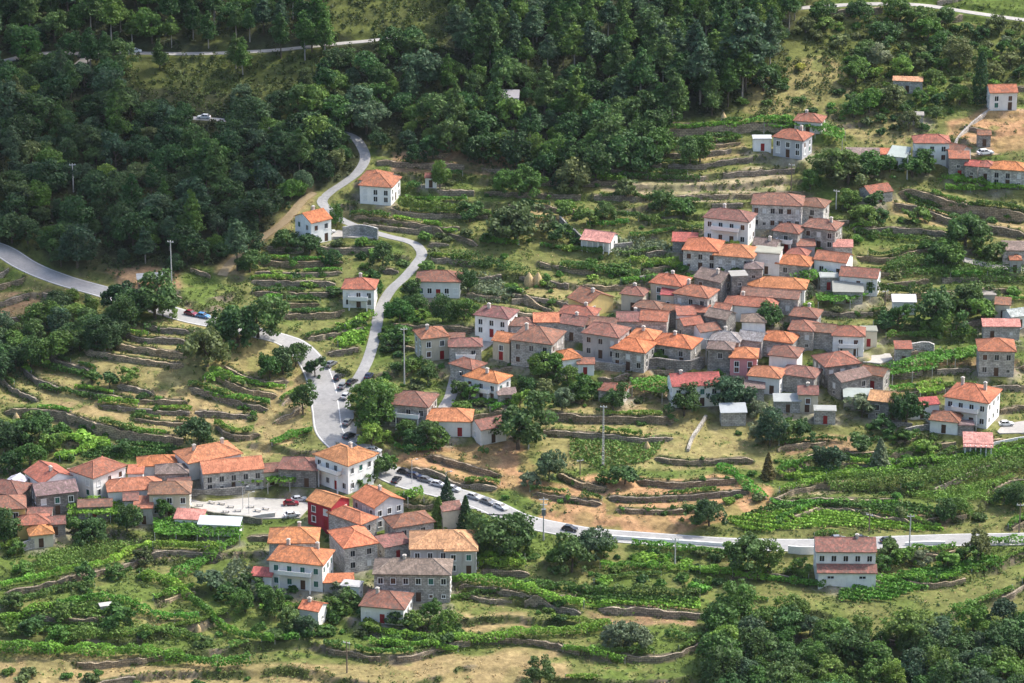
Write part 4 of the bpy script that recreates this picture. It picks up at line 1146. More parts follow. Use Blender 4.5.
bump(nt, b, n1, 0.7, 0.25); b.inputs["Roughness"].default_value = 0.95; b.inputs["Specular IOR Level"].default_value = 0.1
me.materials.append(gm)
ground = link("ground", me); ground["kind"] = "structure"

# ------------------------------------------------------------------ cloudlike blocker added out of view to shade the western wood
def build_shade_cloud():
    import bmesh
    bm = bmesh.new(); rs = random.Random(3); far = 1150.0
    for (u, v, r) in [(20, 110, 22), (60, 150, 24), (10, 190, 26), (90, 200, 24), (140, 170, 22), (60, 245, 24), (150, 225, 22), (190, 205, 18), (120, 130, 18), (10, 250, 22), (215, 235, 14), (110, 250, 14), (165, 245, 12), (-40, 150, 30), (-50, 230, 30), (-30, 262, 14)]:
        p = Vector(hit(u, v)) + sun_dir * (far + rs.uniform(-12, 12))
        res = bmesh.ops.create_icosphere(bm, subdivisions=3, radius=r)
        for vt in res['verts']:
            n = vt.co.normalized(); vt.co = vt.co * (1 + 0.16 * math.sin(n.x * 7 + u) * math.sin(n.y * 8 + v) + 0.08 * math.sin(n.z * 17 + u)) * (1 if n.z > 0 else 0.75) + p
    me_ = bpy.data.meshes.new('shade_cloud'); bm.to_mesh(me_); bm.free()
    m_, nt_, b_ = new_mat('shade_cloud'); b_.inputs['Base Color'].default_value = (0.9, 0.9, 0.9, 1); b_.inputs['Roughness'].default_value = 1.0
    me_.materials.append(m_); o_ = link('shade_cloud', me_); o_['kind'] = 'stuff'; o_['label'] = 'cloudlike shade blocker added out of view over the western wood'
build_shade_cloud()

# ------------------------------------------------------------------ road surfaces and paved yards
def ribbon(P, w, lift):
    d = np.gradient(P[:, :2], axis=0); d /= np.linalg.norm(d, axis=1, keepdims=True) + 1e-9
    n = np.stack([-d[:, 1], d[:, 0]], 1)
    return [(p[0] + m_[0] * w, p[1] + m_[1] * w, p[2] + lift) for p, m_ in zip(P, n)]
ROAD_MAT = {'main_road': 'asphalt', 'side_road': 'asphalt', 'hill_road': 'lane_concrete', 'loop_road': 'lane_concrete', 'upper_road': 'lane_concrete', 'village_lane': 'lane_concrete', 'upper_lane': 'lane_concrete',
            'east_lane': 'lane_concrete', 'dirt_track': 'dirt', 'centre_lane': 'paving'}
for k_, (nm, (wd, _)) in enumerate(ROADS.items()):
    P = ROAD_LINE[nm]; mb = MB(); lift = 0.06 + 0.006 * k_
    jit = 1 + 0.05 * np.sin(np.arange(len(P)) * 0.7)
    Lf, Ce, Rt = ribbon(P, wd / 2, lift), ribbon(P, 0, lift + 0.05), ribbon(P, -wd / 2, lift)
    for i in range(len(P) - 1):
        mb.face([Rt[i], Rt[i + 1], Ce[i + 1], Ce[i]]); mb.face([Ce[i], Ce[i + 1], Lf[i + 1], Lf[i]])
        for E, s_ in ((Lf, 1), (Rt, -1)):
            a, c = E[i], E[i + 1]; q_ = [a, c, (c[0], c[1], c[2] - 0.5), (a[0], a[1], a[2] - 0.5)]
            mb.face(q_ if s_ < 0 else q_[::-1])
    o = mb.build(nm, ROAD_MAT[nm]); o["kind"] = "structure"
P = ROAD_LINE['main_road']
mb = MB(); lift = 0.06 + 0.012
for s_ in (-1, 1):
    A, B2 = ribbon(P, s_ * 2.78 + 0.07, lift + 0.004), ribbon(P, s_ * 2.78 - 0.07, lift + 0.004)
    for i in range(len(P) - 1): mb.face([B2[i], B2[i + 1], A[i + 1], A[i]])
o = mb.build("road_markings", "road_paint"); o["kind"] = "structure"
YMAT = {'plaza': 'paving', 'house_forecourt': 'lane_concrete', 'courtyard': 'paving', 'east_yard': 'lane_concrete', 'upper_yard': 'dirt'}
YNAME = {'plaza': 'village_square_pavement', 'house_forecourt': 'forecourt_pavement', 'courtyard': 'courtyard_pavement', 'east_yard': 'yard_pavement', 'upper_yard': 'earth_yard_ground'}
for k_, nm in enumerate(YMAT):
    W = YARD_W[nm]; z = YARD_Z[nm] + 0.12 + 0.004 * k_
    mb = MB()
    ar = sum(W[i][0] * W[(i + 1) % len(W)][1] - W[(i + 1) % len(W)][0] * W[i][1] for i in range(len(W)))
    if ar < 0: W = W[::-1]
    mb.face([(x, y, z) for x, y in W])
    for i in range(len(W)):
        a, c = W[i], W[(i + 1) % len(W)]
        mb.face([(a[0], a[1], z - 1.2), (c[0], c[1], z - 1.2), (c[0], c[1], z), (a[0], a[1], z)])
    o = mb.build(YNAME[nm], YMAT[nm]); o["kind"] = "structure"
# the asphalt lay-bys beside the main road follow its level
for nm, nice in (('roadside_apron', 'lay_by_pavement'), ('parking_strip', 'parking_pavement')):
    W = np.array(YARD_W[nm]); P = ROAD_LINE['main_road']
    xs = np.arange(W[:, 0].min(), W[:, 0].max(), 0.8); ys = np.arange(W[:, 1].min(), W[:, 1].max(), 0.8)
    cx, cy = np.meshgrid(xs, ys); ok = pip(cx + 0.4, cy + 0.4, W)
    vx, vy = np.meshgrid(np.append(xs, xs[-1] + 0.8), np.append(ys, ys[-1] + 0.8))
    vz = np.zeros(vx.shape)
    for r_ in range(vx.shape[0]):
        k = np.argmin((vx[r_][:, None] - P[None, :, 0]) ** 2 + (vy[r_][:, None] - P[None, :, 1]) ** 2, 1); vz[r_] = P[k, 2]
    vz = blur(vz, 2) + (0.045 if nm == 'roadside_apron' else 0.05); mb = MB()
    for r_, c_ in zip(*np.nonzero(ok)):
        mb.face([(vx[a], vy[a], vz[a]) for a in ((r_, c_), (r_, c_ + 1), (r_ + 1, c_ + 1), (r_ + 1, c_))])
    o = mb.build(nice, 'asphalt'); o["kind"] = "structure"

def zat(x, y): return float(sample(HGT, x, y))
# ------------------------------------------------------------------ free-standing walls
def wall_line(name, pxs, hgt, thick, mat, label, cat='wall', color=(0.33, 0.31, 0.28), posts=0.0, group=None, below=1.6):
    P = resample(np.array([hit(u, v) for u, v in pxs]), 1.5)
    P[:, 2] = smooth1(sample(HGT, P[:, 0], P[:, 1]), 3)
    A, B2 = ribbon(P, thick / 2, 0), ribbon(P, -thick / 2, 0); mb = MB(); s_ = 0.0
    rs = random.Random(len(pxs) * 7 + int(pxs[0][0]))
    hh = [hgt * (1 + (rs.uniform(-0.12, 0.12) if mat == 'rubble' else 0)) for _ in P]
    for i in range(len(P) - 1):
        e = math.hypot(P[i + 1][0] - P[i][0], P[i + 1][1] - P[i][1])
        for E, flip in ((A, 1), (B2, 0)):
            a, c = E[i], E[i + 1]
            q_ = [(a[0], a[1], a[2] - below), (c[0], c[1], c[2] - below), (c[0], c[1], c[2] + hh[i + 1]), (a[0], a[1], a[2] + hh[i])]
            uv = [(s_, -below), (s_ + e, -below), (s_ + e, hgt), (s_, hgt)]
            mb.face(q_[::-1] if flip else q_, uv[::-1] if flip else uv)
        mb.face([(*B2[i][:2], P[i][2] + hh[i]), (*B2[i + 1][:2], P[i + 1][2] + hh[i + 1]), (*A[i + 1][:2], P[i + 1][2] + hh[i + 1]), (*A[i][:2], P[i][2] + hh[i])])
        s_ += e
    for i in (0, -1):
        a, c = A[i], B2[i]; mb.face([(a[0], a[1], a[2] - below), (c[0], c[1], c[2] - below), (c[0], c[1], c[2] + hh[i]), (a[0], a[1], a[2] + hh[i])][:: (1 if i == 0 else -1)])
    o = mb.build(name, mat, None, (*color, 1)); tag(o, label, cat, group, 'thing')
    return o
WALLS = [
 ('stone_wall', [(452, 392), (470, 394), (490, 398), (512, 400)], 2.6, 0.5, 'stone', 'tall grey stone retaining wall below the white elbow roofed house', (0.34, 0.33, 0.31)),
 ('stone_wall', [(343, 238), (360, 235), (378, 239)], 2.6, 0.4, 'stone', 'grey retaining wall below the road bend by the white gabled house', (0.33, 0.33, 0.33)),
 ('stone_wall', [(186, 512), (215, 518), (262, 524)], 1.3, 0.4, 'rubble', 'mossy stone wall under the paved village square', (0.17, 0.17, 0.13)),
 ('stone_wall', [(190, 496), (215, 495), (245, 493)], 1.4, 0.4, 'rubble', 'rough stone wall behind the village square', (0.27, 0.26, 0.24)),
 ('stone_wall', [(22, 553), (40, 547), (55, 543)], 2.2, 0.5, 'stone', 'grey stone terrace wall below the tiny orange hipped cottage', (0.36, 0.35, 0.33)),
 ('stone_wall', [(648, 368), (668, 369), (690, 369), (704, 367)], 2.4, 0.6, 'rubble', 'dark ruined stone wall above the vivid red roofed house', (0.20, 0.19, 0.18)),
 ('stone_wall', [(580, 364), (600, 369), (625, 372)], 1.6, 0.6, 'rubble', 'long low stone wall below the village centre houses', (0.30, 0.29, 0.27)),
 ('stone_wall', [(910, 352), (922, 349), (934, 352)], 1.8, 0.6, 'rubble', 'pale ruined stone wall near the large white balcony house', (0.42, 0.41, 0.38)),
 ('stone_wall', [(905, 434), (925, 430), (946, 427)], 1.2, 0.5, 'rubble', 'grey stone wall below the dark gabled tan house', (0.30, 0.29, 0.27)),
 ('white_fence', [(990, 448), (1008, 444), (1040, 440)], 1.1, 0.15, 'white_wall', 'white panelled fence beside the salmon roofed carport', None),
 ('road_parapet', [(602, 538), (640, 541), (700, 545), (745, 548)], 0.8, 0.3, 'white_wall', 'white road parapet along the curve below the tan fields', None),
 ('road_parapet', [(905, 546), (925, 545), (945, 545)], 0.8, 0.3, 'white_wall', 'short white road parapet behind the white roadside house', None),
 ('white_wall', [(788, 553), (800, 554), (814, 554)], 1.6, 0.25, 'white_wall', 'pale plastered wall beside the white roadside house', None),
 ('stone_wall', [(248, 522), (262, 518), (275, 517)], 1.0, 0.4, 'concrete', 'pale concrete ramp wall by the square above the white chimneyed villa', None),
 ('stone_wall', [(640, 282), (655, 280), (668, 277)], 1.2, 0.5, 'rubble', 'rough stone wall above the tall hipped village house', (0.25, 0.24, 0.22)),
 ('stone_wall', [(775, 232), (790, 236), (812, 241)], 1.8, 0.5, 'stone', 'grey stone wall below the many windowed manor', (0.36, 0.35, 0.33)),
 ('stone_wall', [(560, 222), (585, 245), (612, 250), (632, 247)], 1.4, 0.4, 'rubble', 'stone terrace wall under the pillared pink roofed pavilion', (0.28, 0.27, 0.25)),
 ('stone_wall', [(688, 452), (692, 440), (700, 428), (706, 418)], 0.7, 0.6, 'rubble', 'broken pale stone stairway wall below the vivid red roofed house', (0.36, 0.34, 0.30)),
 ('stone_wall', [(880, 428), (900, 425), (912, 428)], 1.0, 0.5, 'rubble', 'low rough wall below the vivid red porch roof', (0.27, 0.26, 0.24)),
 ('stone_wall', [(968, 160), (955, 158), (938, 164)], 0.7, 0.3, 'concrete', 'pale kerb wall along the lane at the upper white farmhouse', None),
 ('stone_wall', [(955, 146), (968, 130), (985, 115), (1005, 105)], 0.8, 0.5, 'rubble', 'rubble wall climbing beside the orange earth slope', (0.40, 0.37, 0.33)),
]
for (nm, pts, hg, th, mt, lab, colr) in WALLS:
    wall_line(nm, pts, hg, th, mt, lab, 'fence' if 'fence' in nm else 'wall', colr or (0.5, 0.5, 0.5))

# ------------------------------------------------------------------ dry-stone walls that hold the terraces
TWALLS = {}
def terrace_wall(P, drop, nseed):
    P = np.asarray(P, float)
    d = np.gradient(P[:, :2], axis=0); d /= np.linalg.norm(d, axis=1, keepdims=True) + 1e-9
    n = np.stack([-d[:, 1], d[:, 0]], 1); n[n[:, 1] < 0] *= -1                 # uphill
    rs = np.random.default_rng(nseed)
    top = smooth1(np.maximum(sample(HGT, P[:, 0] + n[:, 0] * 0.7, P[:, 1] + n[:, 1] * 0.7), sample(HGT, P[:, 0] + n[:, 0] * 0.3, P[:, 1] + n[:, 1] * 0.3)), 1) - 0.02 + 0.5 * (vnoise(P[:, 0], P[:, 1], 1.1, nseed % 97) - 0.62)
    low = sample(HGT, P[:, 0] - n[:, 0] * 0.6, P[:, 1] - n[:, 1] * 0.6) - 0.5
    low = np.minimum(low, top - 0.6); mb = MB(); s_ = 0.0
    w = 0.6 * (vnoise(P[:, 0], P[:, 1], 1.2, 5) - 0.5)
    F = P[:, :2] - n * (0.32 - w)[:, None]; K = P[:, :2] + n * 0.08
    for i in range(len(P) - 1):
        e = float(np.hypot(*(P[i + 1, :2] - P[i, :2])))
        q_ = [(*F[i], low[i]), (*F[i + 1], low[i + 1]), (*F[i + 1], top[i + 1]), (*F[i], top[i])]
        uv = [(s_, low[i]), (s_ + e, low[i + 1]), (s_ + e, top[i + 1]), (s_, top[i])]
        t_ = [(*F[i], top[i]), (*F[i + 1], top[i + 1]), (*K[i + 1], top[i + 1]), (*K[i], top[i])]
        if d[i, 0] < 0: q_, uv, t_ = q_[::-1], uv[::-1], t_[::-1]
        mb.face(q_, uv); mb.face(t_); s_ += e
    for i in (0, -1): mb.face([(*F[i], low[i]), (*F[i], top[i]), (*K[i], top[i]), (*K[i], low[i])])
    for i in range(len(P) - 1): mb.face([(*K[i], low[i]), (*K[i + 1], low[i + 1]), (*K[i + 1], top[i + 1]), (*K[i], top[i])][::(1 if d[i, 0] < 0 else -1)])
    j = rs.uniform(0.9, 1.4); h_ = rs.uniform(0, 1); c = ((0.27 - 0.05 * h_) * j, (0.21 - 0.02 * h_) * j, (0.135 + 0.02 * h_) * j)
    o = mb.build('terrace_wall', 'rubble', None, c)
    u, v = [float(t) for t in to_px(*P[len(P) // 2])]; lm, rel = near_landmark(u, v)
    TWALLS.setdefault((rel, lm[2]), []).append((math.hypot(u - lm[0], v - lm[1]), o, s_))
def occ_pt(x, y): return float(sample(OCC.astype(np.float32), x, y)) > 0.02
OCCF = OCC.astype(np.float32)
for e_, (A_, D_, pts_) in enumerate(EDGES):
    P = resample(np.array([hit(u, v, 0, M0) for u, v in pts_]), 0.8)
    P[:, :2] += -0.275 * np.stack([vnoise(P[:, 0], P[:, 1], 3.5, 63) - 0.5, vnoise(P[:, 0], P[:, 1], 3.5, 64) - 0.5], 1); P[:, 2] = sample(HGT, P[:, 0], P[:, 1])
    ok = sample(OCCF, P[:, 0], P[:, 1]) < 0.05; n_ = len(P); a = int(n_ * 0.04)
    while a < n_:
        b_ = a
        while b_ < n_ * 0.96 and ok[b_]: b_ += 1
        if b_ - a > 4: terrace_wall(P[a:b_], A_, e_)
        a = b_ + 1
_cols = np.arange(0, len(XF), 2); _IM = np.maximum.accumulate(IDX, 0); _rg = np.random.default_rng(55); n_auto = 0
_ez = np.zeros(GX.shape)
for W_ in EDGE_ZONES: _ez = np.maximum(_ez, pip(GX, GY, W_))
RISF = blur(RISER.astype(float), 1)
for k in range(int(_IM.min()) + 1, int(_IM.max())):
    yc = np.array([np.interp(k + rz * 0.5, _IM[:, c_], YF) for c_ in _cols]); xc = XF[_cols]
    uu, vv = to_px(xc, yc, sample(HGT, xc, yc))
    ok = (sample(RISF, xc, yc) > 0.25) & (sample(OCCF, xc, yc) < 0.05) & (sample(w_ter, xc, yc) > 0.7) & (sample(_ez, xc, yc) < 0.5) & (uu > -30) & (uu < 1054) & (vv < 720) & (vv > -20)
    ok[1:] &= np.abs(np.diff(yc)) < 1.6
    i = 0
    while i < len(xc):
        if not ok[i]: i += 1; continue
        j = i
        while j < len(xc) and ok[j]: j += 1
        a = i
        while a < j:
            e = min(j, a + int(_rg.uniform(10, 34)))
            if e - a >= 6 and n_auto < 190 and _rg.random() < (0.75 if vv[(a + e) // 2] < 540 else 0.45):
                ys = smooth1(yc[a:e], 2); P = np.stack([xc[a:e], ys, sample(HGT, xc[a:e], ys)], 1); terrace_wall(P, STEP, 200 + n_auto); n_auto += 1
            a = e + int(_rg.uniform(0, 5))
        i = j
for (rel, lk), L_ in TWALLS.items():
    L_.sort(key=lambda t: t[0])
    for n_, (_d, o, len_) in enumerate(L_):
        tag(o, f"{ORD[n_] if n_ < 6 else 'outlying '}{'long' if len_ > 14 else 'short'} rough dry stone terrace wall {rel} {lk}", 'terrace wall', 'dry stone walls holding the terraces', 'thing')

# ------------------------------------------------------------------ poles
def pole(u, v, vtop, kind, label):
    x, y, z = hit(u, v)
    d = y * CAM_F[1] + z * CAM_F[2]
    h = max(3.5, (v - vtop) * d / F_PX / CAM_U[2])
    root = empty('utility_pole' if kind != 'lamp' else 'street_lamp', (x, y, z), random.uniform(-0.5, 0.5))
    mb = MB()
    if kind == 'lattice':
        w0, w1 = 0.42, 0.18
        for sx in (-1, 1):
            for sy in (-1, 1): mb.tube((sx * w0 / 2, sy * w0 / 2, -1), (sx * w1 / 2, sy * w1 / 2, h), 0.055, 0.045, 4)
        n = int(h / 0.8)
        for i in range(n):
            t0, t1 = i / n, (i + 1) / n; a0, a1 = w0 + (w1 - w0) * t0, w0 + (w1 - w0) * t1
            mb.box((0, 0, h * t0), (a0, a0, 0.09))
            s_ = 1 if i % 2 else -1
            for (p0, p1) in (((-s_ * a0 / 2, -a0 / 2), (s_ * a1 / 2, -a1 / 2)), ((a0 / 2, -s_ * a0 / 2), (a1 / 2, s_ * a1 / 2)), ((-s_ * a0 / 2, a0 / 2), (s_ * a1 / 2, a1 / 2)), ((-a0 / 2, -s_ * a0 / 2), (-a1 / 2, s_ * a1 / 2))):
                mb.tube((*p0, h * t0), (*p1, h * t1), 0.04, 0.04, 4)
        mb.build('mast', 'pole_concrete', root)
    else:
        mb.tube((0, 0, -1), (0, 0, h), 0.17 if kind != 'lamp' else 0.08, 0.10 if kind != 'lamp' else 0.05, 8)
        mb.build('post', 'pole_wood' if kind == 'wood' else 'pole_concrete', root)
    if kind == 'lamp':
        a = MB(); a.tube((0, 0, h - 0.05), (0.9, 0, h + 0.25), 0.04, 0.03, 6); a.build('arm', 'pole_concrete', root)
        l = MB(); l.box((1.05, 0, h + 0.24), (0.5, 0.2, 0.12)); l.build('lamp_head', 'rail', root)
    elif kind == 'transformer':
        a = MB(); a.box((0, 0, h - 0.4), (1.8, 0.14, 0.14)); a.box((0, 0, h - 1.5), (1.4, 0.14, 0.14)); a.build('crossarm', 'rail', root)
        t = MB(); t.box((0, -0.45, h - 3.0), (0.8, 0.6, 1.2)); t.box((0, -0.45, h - 2.3), (0.9, 0.7, 0.1)); t.build('transformer_box', 'metal_sheet', root)
    else:
        a = MB(); a.box((0, 0, h - 0.35), (1.5, 0.12, 0.12)); a.build('crossarm', 'rail', root)
        ins = MB()
        for sx in (-0.6, 0, 0.6): ins.tube((sx, 0, h - 0.29), (sx, 0, h - 0.02), 0.06, 0.04, 6)
        ins.build('insulator', 'frame_white', root)
    tag(root, label, 'street lamp' if kind == 'lamp' else 'pole', 'poles on the hillside')
POLES = [
 (603, 467, 405, 'lattice', 'tall pale lattice mast on the dry terraces below the village'),
 (172, 289, 241, 'concrete', 'pale concrete pole beside the shed roof at the wood edge'),
 (404.5, 386, 328, 'concrete', 'pale concrete pole above the hipped balcony house'),
 (456, 394, 372, 'lamp', 'lamp post on the lane left of the white elbow roofed house'),
 (543.5, 540, 497, 'transformer', 'thick pole with transformer box beside the main road'),
 (675, 566, 537, 'concrete', 'thin pole standing in the vineyards below the road parapet'),
 (528.5, 449, 424, 'concrete', 'thin pole right of the big dark tree on the terraces'),
 (909, 558, 514, 'concrete', 'pole with crossarm right of the white roadside house'),
 (869, 531, 513, 'wood', 'short dark pole on the verge behind the white roadside house'),
 (1019, 533, 503, 'wood', 'pole on the road verge at the east edge'),
 (347, 673, 640, 'wood', 'thin pole on the straw strip below the white villa'),
 (791, 190, 164, 'wood', 'wooden pole above the many windowed manor'),
 (243, 509, 487, 'lamp', 'lamp post in the paved village square beside the long orange row'),
 (249, 514, 493, 'lamp', 'lamp post in the middle of the paved village square'),
 (706, 365, 338, 'concrete', 'pale pole left of the grey roofed ruin'),
 (907, 179, 153, 'concrete', 'thin pole below the upper white farmhouse'),
 (73.5, 192, 164, 'concrete', 'thin white pole rising from the dark wood'),
 (885, 305, 290, 'wood', 'short pole right of the hanging green wall'),
 (412, 484, 460, 'lamp', 'lamp post beside the row of parked cars'),
 (446, 488, 474, 'lamp', 'lamp post near the end of the parked cars'),
 (321, 519, 500, 'concrete', 'short pole left of the red walled house'),
 (836, 208, 190, 'concrete', 'thin pole right of the many windowed manor'),
 (580, 475, 462, 'wood', 'short post on the orange dry terrace'),
]
for p_ in POLES: pole(*p_)

# ------------------------------------------------------------------ cars
def car_meshes():
    prof = [(-2.05, 0.32), (-2.1, 0.62), (-2.0, 0.86), (-1.5, 0.95), (1.2 - 0.2, 0.95), (1.9, 0.80), (2.08, 0.58), (2.05, 0.32)]
    mb = MB()
    def loop(w, sc_=1.0, zz=None): return [[(x * sc_, s_ * w, z) for x, z in prof] for s_ in (-1, 1)]
    A, B2 = loop(0.80); n = len(prof)
    A2 = [(x * 1.0, -0.86, z * 0.98 + 0.0) for x, z in prof]
    for i in range(n):
        j = (i + 1) % n
        mb.face([A[i], A[j], B2[j], B2[i]][::-1])
    mb.face(A[::-1] if False else A); mb.face(B2[::-1])
    # roof
    cab0 = [(-1.75, 0.93), (-1.25, 1.42), (0.25, 1.46), (1.05, 0.94)]
    for x0, x1, z in ((-1.2, 0.22, 1.44),):
        mb.box(((x0 + x1) / 2, 0, z), (x1 - x0 + 0.1, 1.28, 0.07), top=(0.93, 0.93))
    for s_ in (-1, 1):
        for (p0, p1) in (((-1.72, 0.93), (-1.22, 1.42)), ((-0.42, 0.93), (-0.45, 1.42)), ((1.02, 0.93), (0.22, 1.42))):
            mb.tube((p0[0], s_ * 0.76, p0[1]), (p1[0], s_ * 0.62, p1[1]), 0.05, 0.045, 5)
    body = mb.mesh('body', 'paint')
    g = MB(); lo = [(-1.66, -0.74), (0.98, -0.74), (0.98, 0.74), (-1.66, 0.74)]; hi = [(-1.2, -0.60), (0.2, -0.60), (0.2, 0.60), (-1.2, 0.60)]
    for i in range(4):
        j = (i + 1) % 4
        g.face([(*lo[i], 0.94), (*lo[j], 0.94), (*hi[j], 1.41), (*hi[i], 1.41)])
    win = g.mesh('windows', 'glass')
    w = MB(); w.tube((0, -0.1, 0), (0, 0.1, 0), 0.32, 0.32, 14); wheel = w.mesh('tyre', 'tyre')
    r = MB(); r.tube((0, -0.115, 0), (0, 0.115, 0), 0.19, 0.19, 10); rim = r.mesh('rim', 'wheel_rim')
    h = MB(); h.box((0, 0, 0), (0.08, 0.36, 0.14)); hl = h.mesh('headlight', 'lamp_clear')
    t = MB(); t.box((0, 0, 0), (0.08, 0.3, 0.16)); tl = t.mesh('tail_light', 'lamp_red')
    return body, win, wheel, rim, hl, tl
CARM = car_meshes()
CARC = {'white': (0.72, 0.72, 0.72), 'black': (0.015, 0.015, 0.018), 'grey': (0.16, 0.17, 0.18), 'silver': (0.45, 0.46, 0.48), 'red': (0.20, 0.012, 0.025), 'blue': (0.08, 0.22, 0.42), 'dark blue': (0.02, 0.03, 0.07)}
def car(u, v, colr, ang, label, group='parked cars', big=1.0):
    x, y, z = hit(u, v)
    best, line = 1e9, None
    if ang is None:
        for nm in ('main_road', 'side_road', 'hill_road'):
            P = ROAD_LINE[nm]; k = int(np.argmin((P[:, 0] - x) ** 2 + (P[:, 1] - y) ** 2)); d = math.hypot(P[k, 0] - x, P[k, 1] - y)
            if d < best: best = d; a, c = P[max(k - 2, 0)], P[min(k + 2, len(P) - 1)]; ang = math.atan2(c[1] - a[1], c[0] - a[0])
    else: ang = math.radians(ang)
    z = zat(x, y) + 0.10
    root = empty('parked_car', (x, y, z), ang); root.scale = (big, big, big)
    body, win, wheel, rim, hl, tl = CARM
    link('body', body, root, CARC[colr]); link('windows', win, root)
    for sx in (-1.28, 1.28):
        for sy in (-0.74, 0.74):
            o = link('wheel', wheel, root); o.location = (sx, sy, 0.32); link('rim', rim, o)
    for sy in (-0.55, 0.55):
        o = link('headlight', hl, root); o.location = (2.05, sy, 0.66); o = link('tail_light', tl, root); o.location = (-2.07, sy, 0.70)
    tag(root, label, 'car', group)
CARS = [
 (331, 366, 'grey', 60, 'grey car above the parked row where the road narrows'),
 (352, 384, 'black', 60, 'black car waiting at the foot of the side road'),
 (369, 378, 'dark blue', None, 'dark blue car on the side road above the fork'),
 (339, 379, 'black', 65, 'black car at the upper end of the row beside the white road stretch'),
 (343, 388, 'grey', 70, 'grey car second down the upper parked row, beside the road fork'),
 (348, 424, 'grey', 70, 'grey car under the trees above the white winged house'),
 (349, 438, 'black', 55, 'black car nearest the white winged house, under the trees'),
 (346, 398, 'silver', 70, 'silver car in the shade on the road above the white winged house'),
 (374, 452.5, 'silver', -20, 'silver car just behind the white winged house'),
 (384, 464, 'black', None, 'dark car on the road bend right of the white winged house'),
 (405, 474, 'black', -25, 'black car, first of the slanted row below the orange soil'),
 (415, 478, 'dark blue', -25, 'dark blue car, second of the slanted row below the orange soil'),
 (426, 482, 'grey', -25, 'dark grey car, third of the slanted row below the orange soil'),
 (438, 486.5, 'silver', -25, 'silver car, fourth of the slanted row below the orange soil'),
 (453, 491, 'silver', -25, 'silver car, last of the slanted row below the orange soil'),
 (396.5, 482, 'black', 70, 'black car standing across the road from the slanted row'),
 (474, 499, 'silver', None, 'silver car, first of three parked cars above the dark conifers'),
 (487.5, 504, 'grey', None, 'grey car in the middle of three parked cars on the road'),
 (501, 509, 'white', None, 'white car, last of three parked cars on the road'),
 (570, 531, 'black', None, 'black car on the main road right of the transformer pole'),
 (291, 505.5, 'red', 5, 'dark red car parked at the village square'),
 (299, 501.5, 'silver', 15, 'silver car behind the dark red car at the square'),
 (292, 517, 'white', 20, 'white car by the square wall near the red walled house'),
 (191, 315.5, 'red', None, 'bright red car on the road by the big round trees'),
 (203, 318, 'blue', None, 'blue car behind the bright red car on the road'),
 (204, 119, 'white', None, 'white car on the narrow road inside the wood'),
 (135, 53, 'white', None, 'white car on the high road among the pines'),
 (838, 541, 'grey', None, 'grey car behind the roof of the white roadside house'),
 (861, 541, 'black', None, 'black car half hidden at the roadside house gable'),
 (888, 543, 'black', None, 'black car on the road right of the white roadside house'),
 (985, 155, 'white', 15, 'white van in the yard beside the easternmost orange roofed house'),
 (1006, 426, 'white', 5, 'white car in the yard of the large white balcony house'),
 (329, 234, 'white', 20, 'white car in front of the white gabled house by the track'),
]
for c_ in CARS: car(*c_, big=0.78 if 'van' not in c_[4] else 0.95)

# ------------------------------------------------------------------ haystacks, square furniture, small props
for (u, v, hp, lab) in [(529, 285, 14, 'straw haystack, wider one of the pair on the mown terrace'), (538, 285, 14, 'straw haystack beside its wider twin on the mown terrace'),
                        (647, 450, 9, 'small straw haystack on the green strip below the village'), (723.5, 122, 11, 'pale haystack on the high field under the pines'),
                        (16.5, 422, 10, 'small haystack at the edge of the lower terraces'), (198, 632, 8, 'small straw heap at the vine hedge corner')]:
    x, y, z = hit(u, v); r = hp / 5.0 * 0.42; h = hp / 4.6
    mb = MB(); prev = None
    for (t, k) in ((0, 0.92), (0.25, 1.0), (0.5, 0.86), (0.72, 0.6), (0.9, 0.28), (1.0, 0.06)):
        ring = [(math.cos(a) * r * k * random.uniform(0.93, 1.07), math.sin(a) * r * k * random.uniform(0.93, 1.07), -0.3 + (h + 0.3) * t) for a in np.linspace(0, 2 * math.pi, 13)[:-1]]
        if prev:
            for i in range(12): mb.face([prev[i], prev[(i + 1) % 12], ring[(i + 1) % 12], ring[i]])
        prev = ring
    mb.face(prev)
    root = empty('haystack', (x, y, z)); mb.build('straw', 'straw', root); s_ = MB(); s_.tube((0, 0, h - 0.3), (0.03, 0, h + 0.35), 0.05, 0.03, 5); s_.build('stake', 'pole_wood', root)
    tag(root, lab, 'haystack', 'haystacks')
for k, (u, v) in enumerate([(200, 507), (212, 504), (222, 505), (231, 508), (238, 512), (251, 508), (258, 512), (266, 510), (272, 515), (226, 513)]):
    x, y, z = hit(u, v); z = YARD_Z['plaza'] + 0.11
    root = empty('bench', (x, y, z), random.uniform(-0.4, 0.4)); a = MB(); a.box((0, 0, 0.45), (1.5, 0.5, 0.1)); a.build('seat', 'concrete', root)
    for sx in (-0.55, 0.55): l = MB(); l.box((sx, 0, 0.2), (0.16, 0.4, 0.4)); l.build('leg', 'concrete', root)
    tag(root, 'low concrete bench standing in the paved village square', 'bench', 'benches in the square')
x, y, z = hit(106, 609); root = empty('stone_tank', (x, y, z), 0.3); a = MB(); a.box((0, 0, 0.4), (2.4, 1.6, 1.2)); a.build('basin', 'concrete', root); a = MB(); a.box((0, 0, 1.02), (2.6, 1.8, 0.08)); a.build('cover', 'concrete', root)
tag(root, 'small pale concrete water tank on the lower green terrace', 'water tank')
x, y, z = hit(151, 286); root = empty('open_shelter', (x, y, z), 0.15)
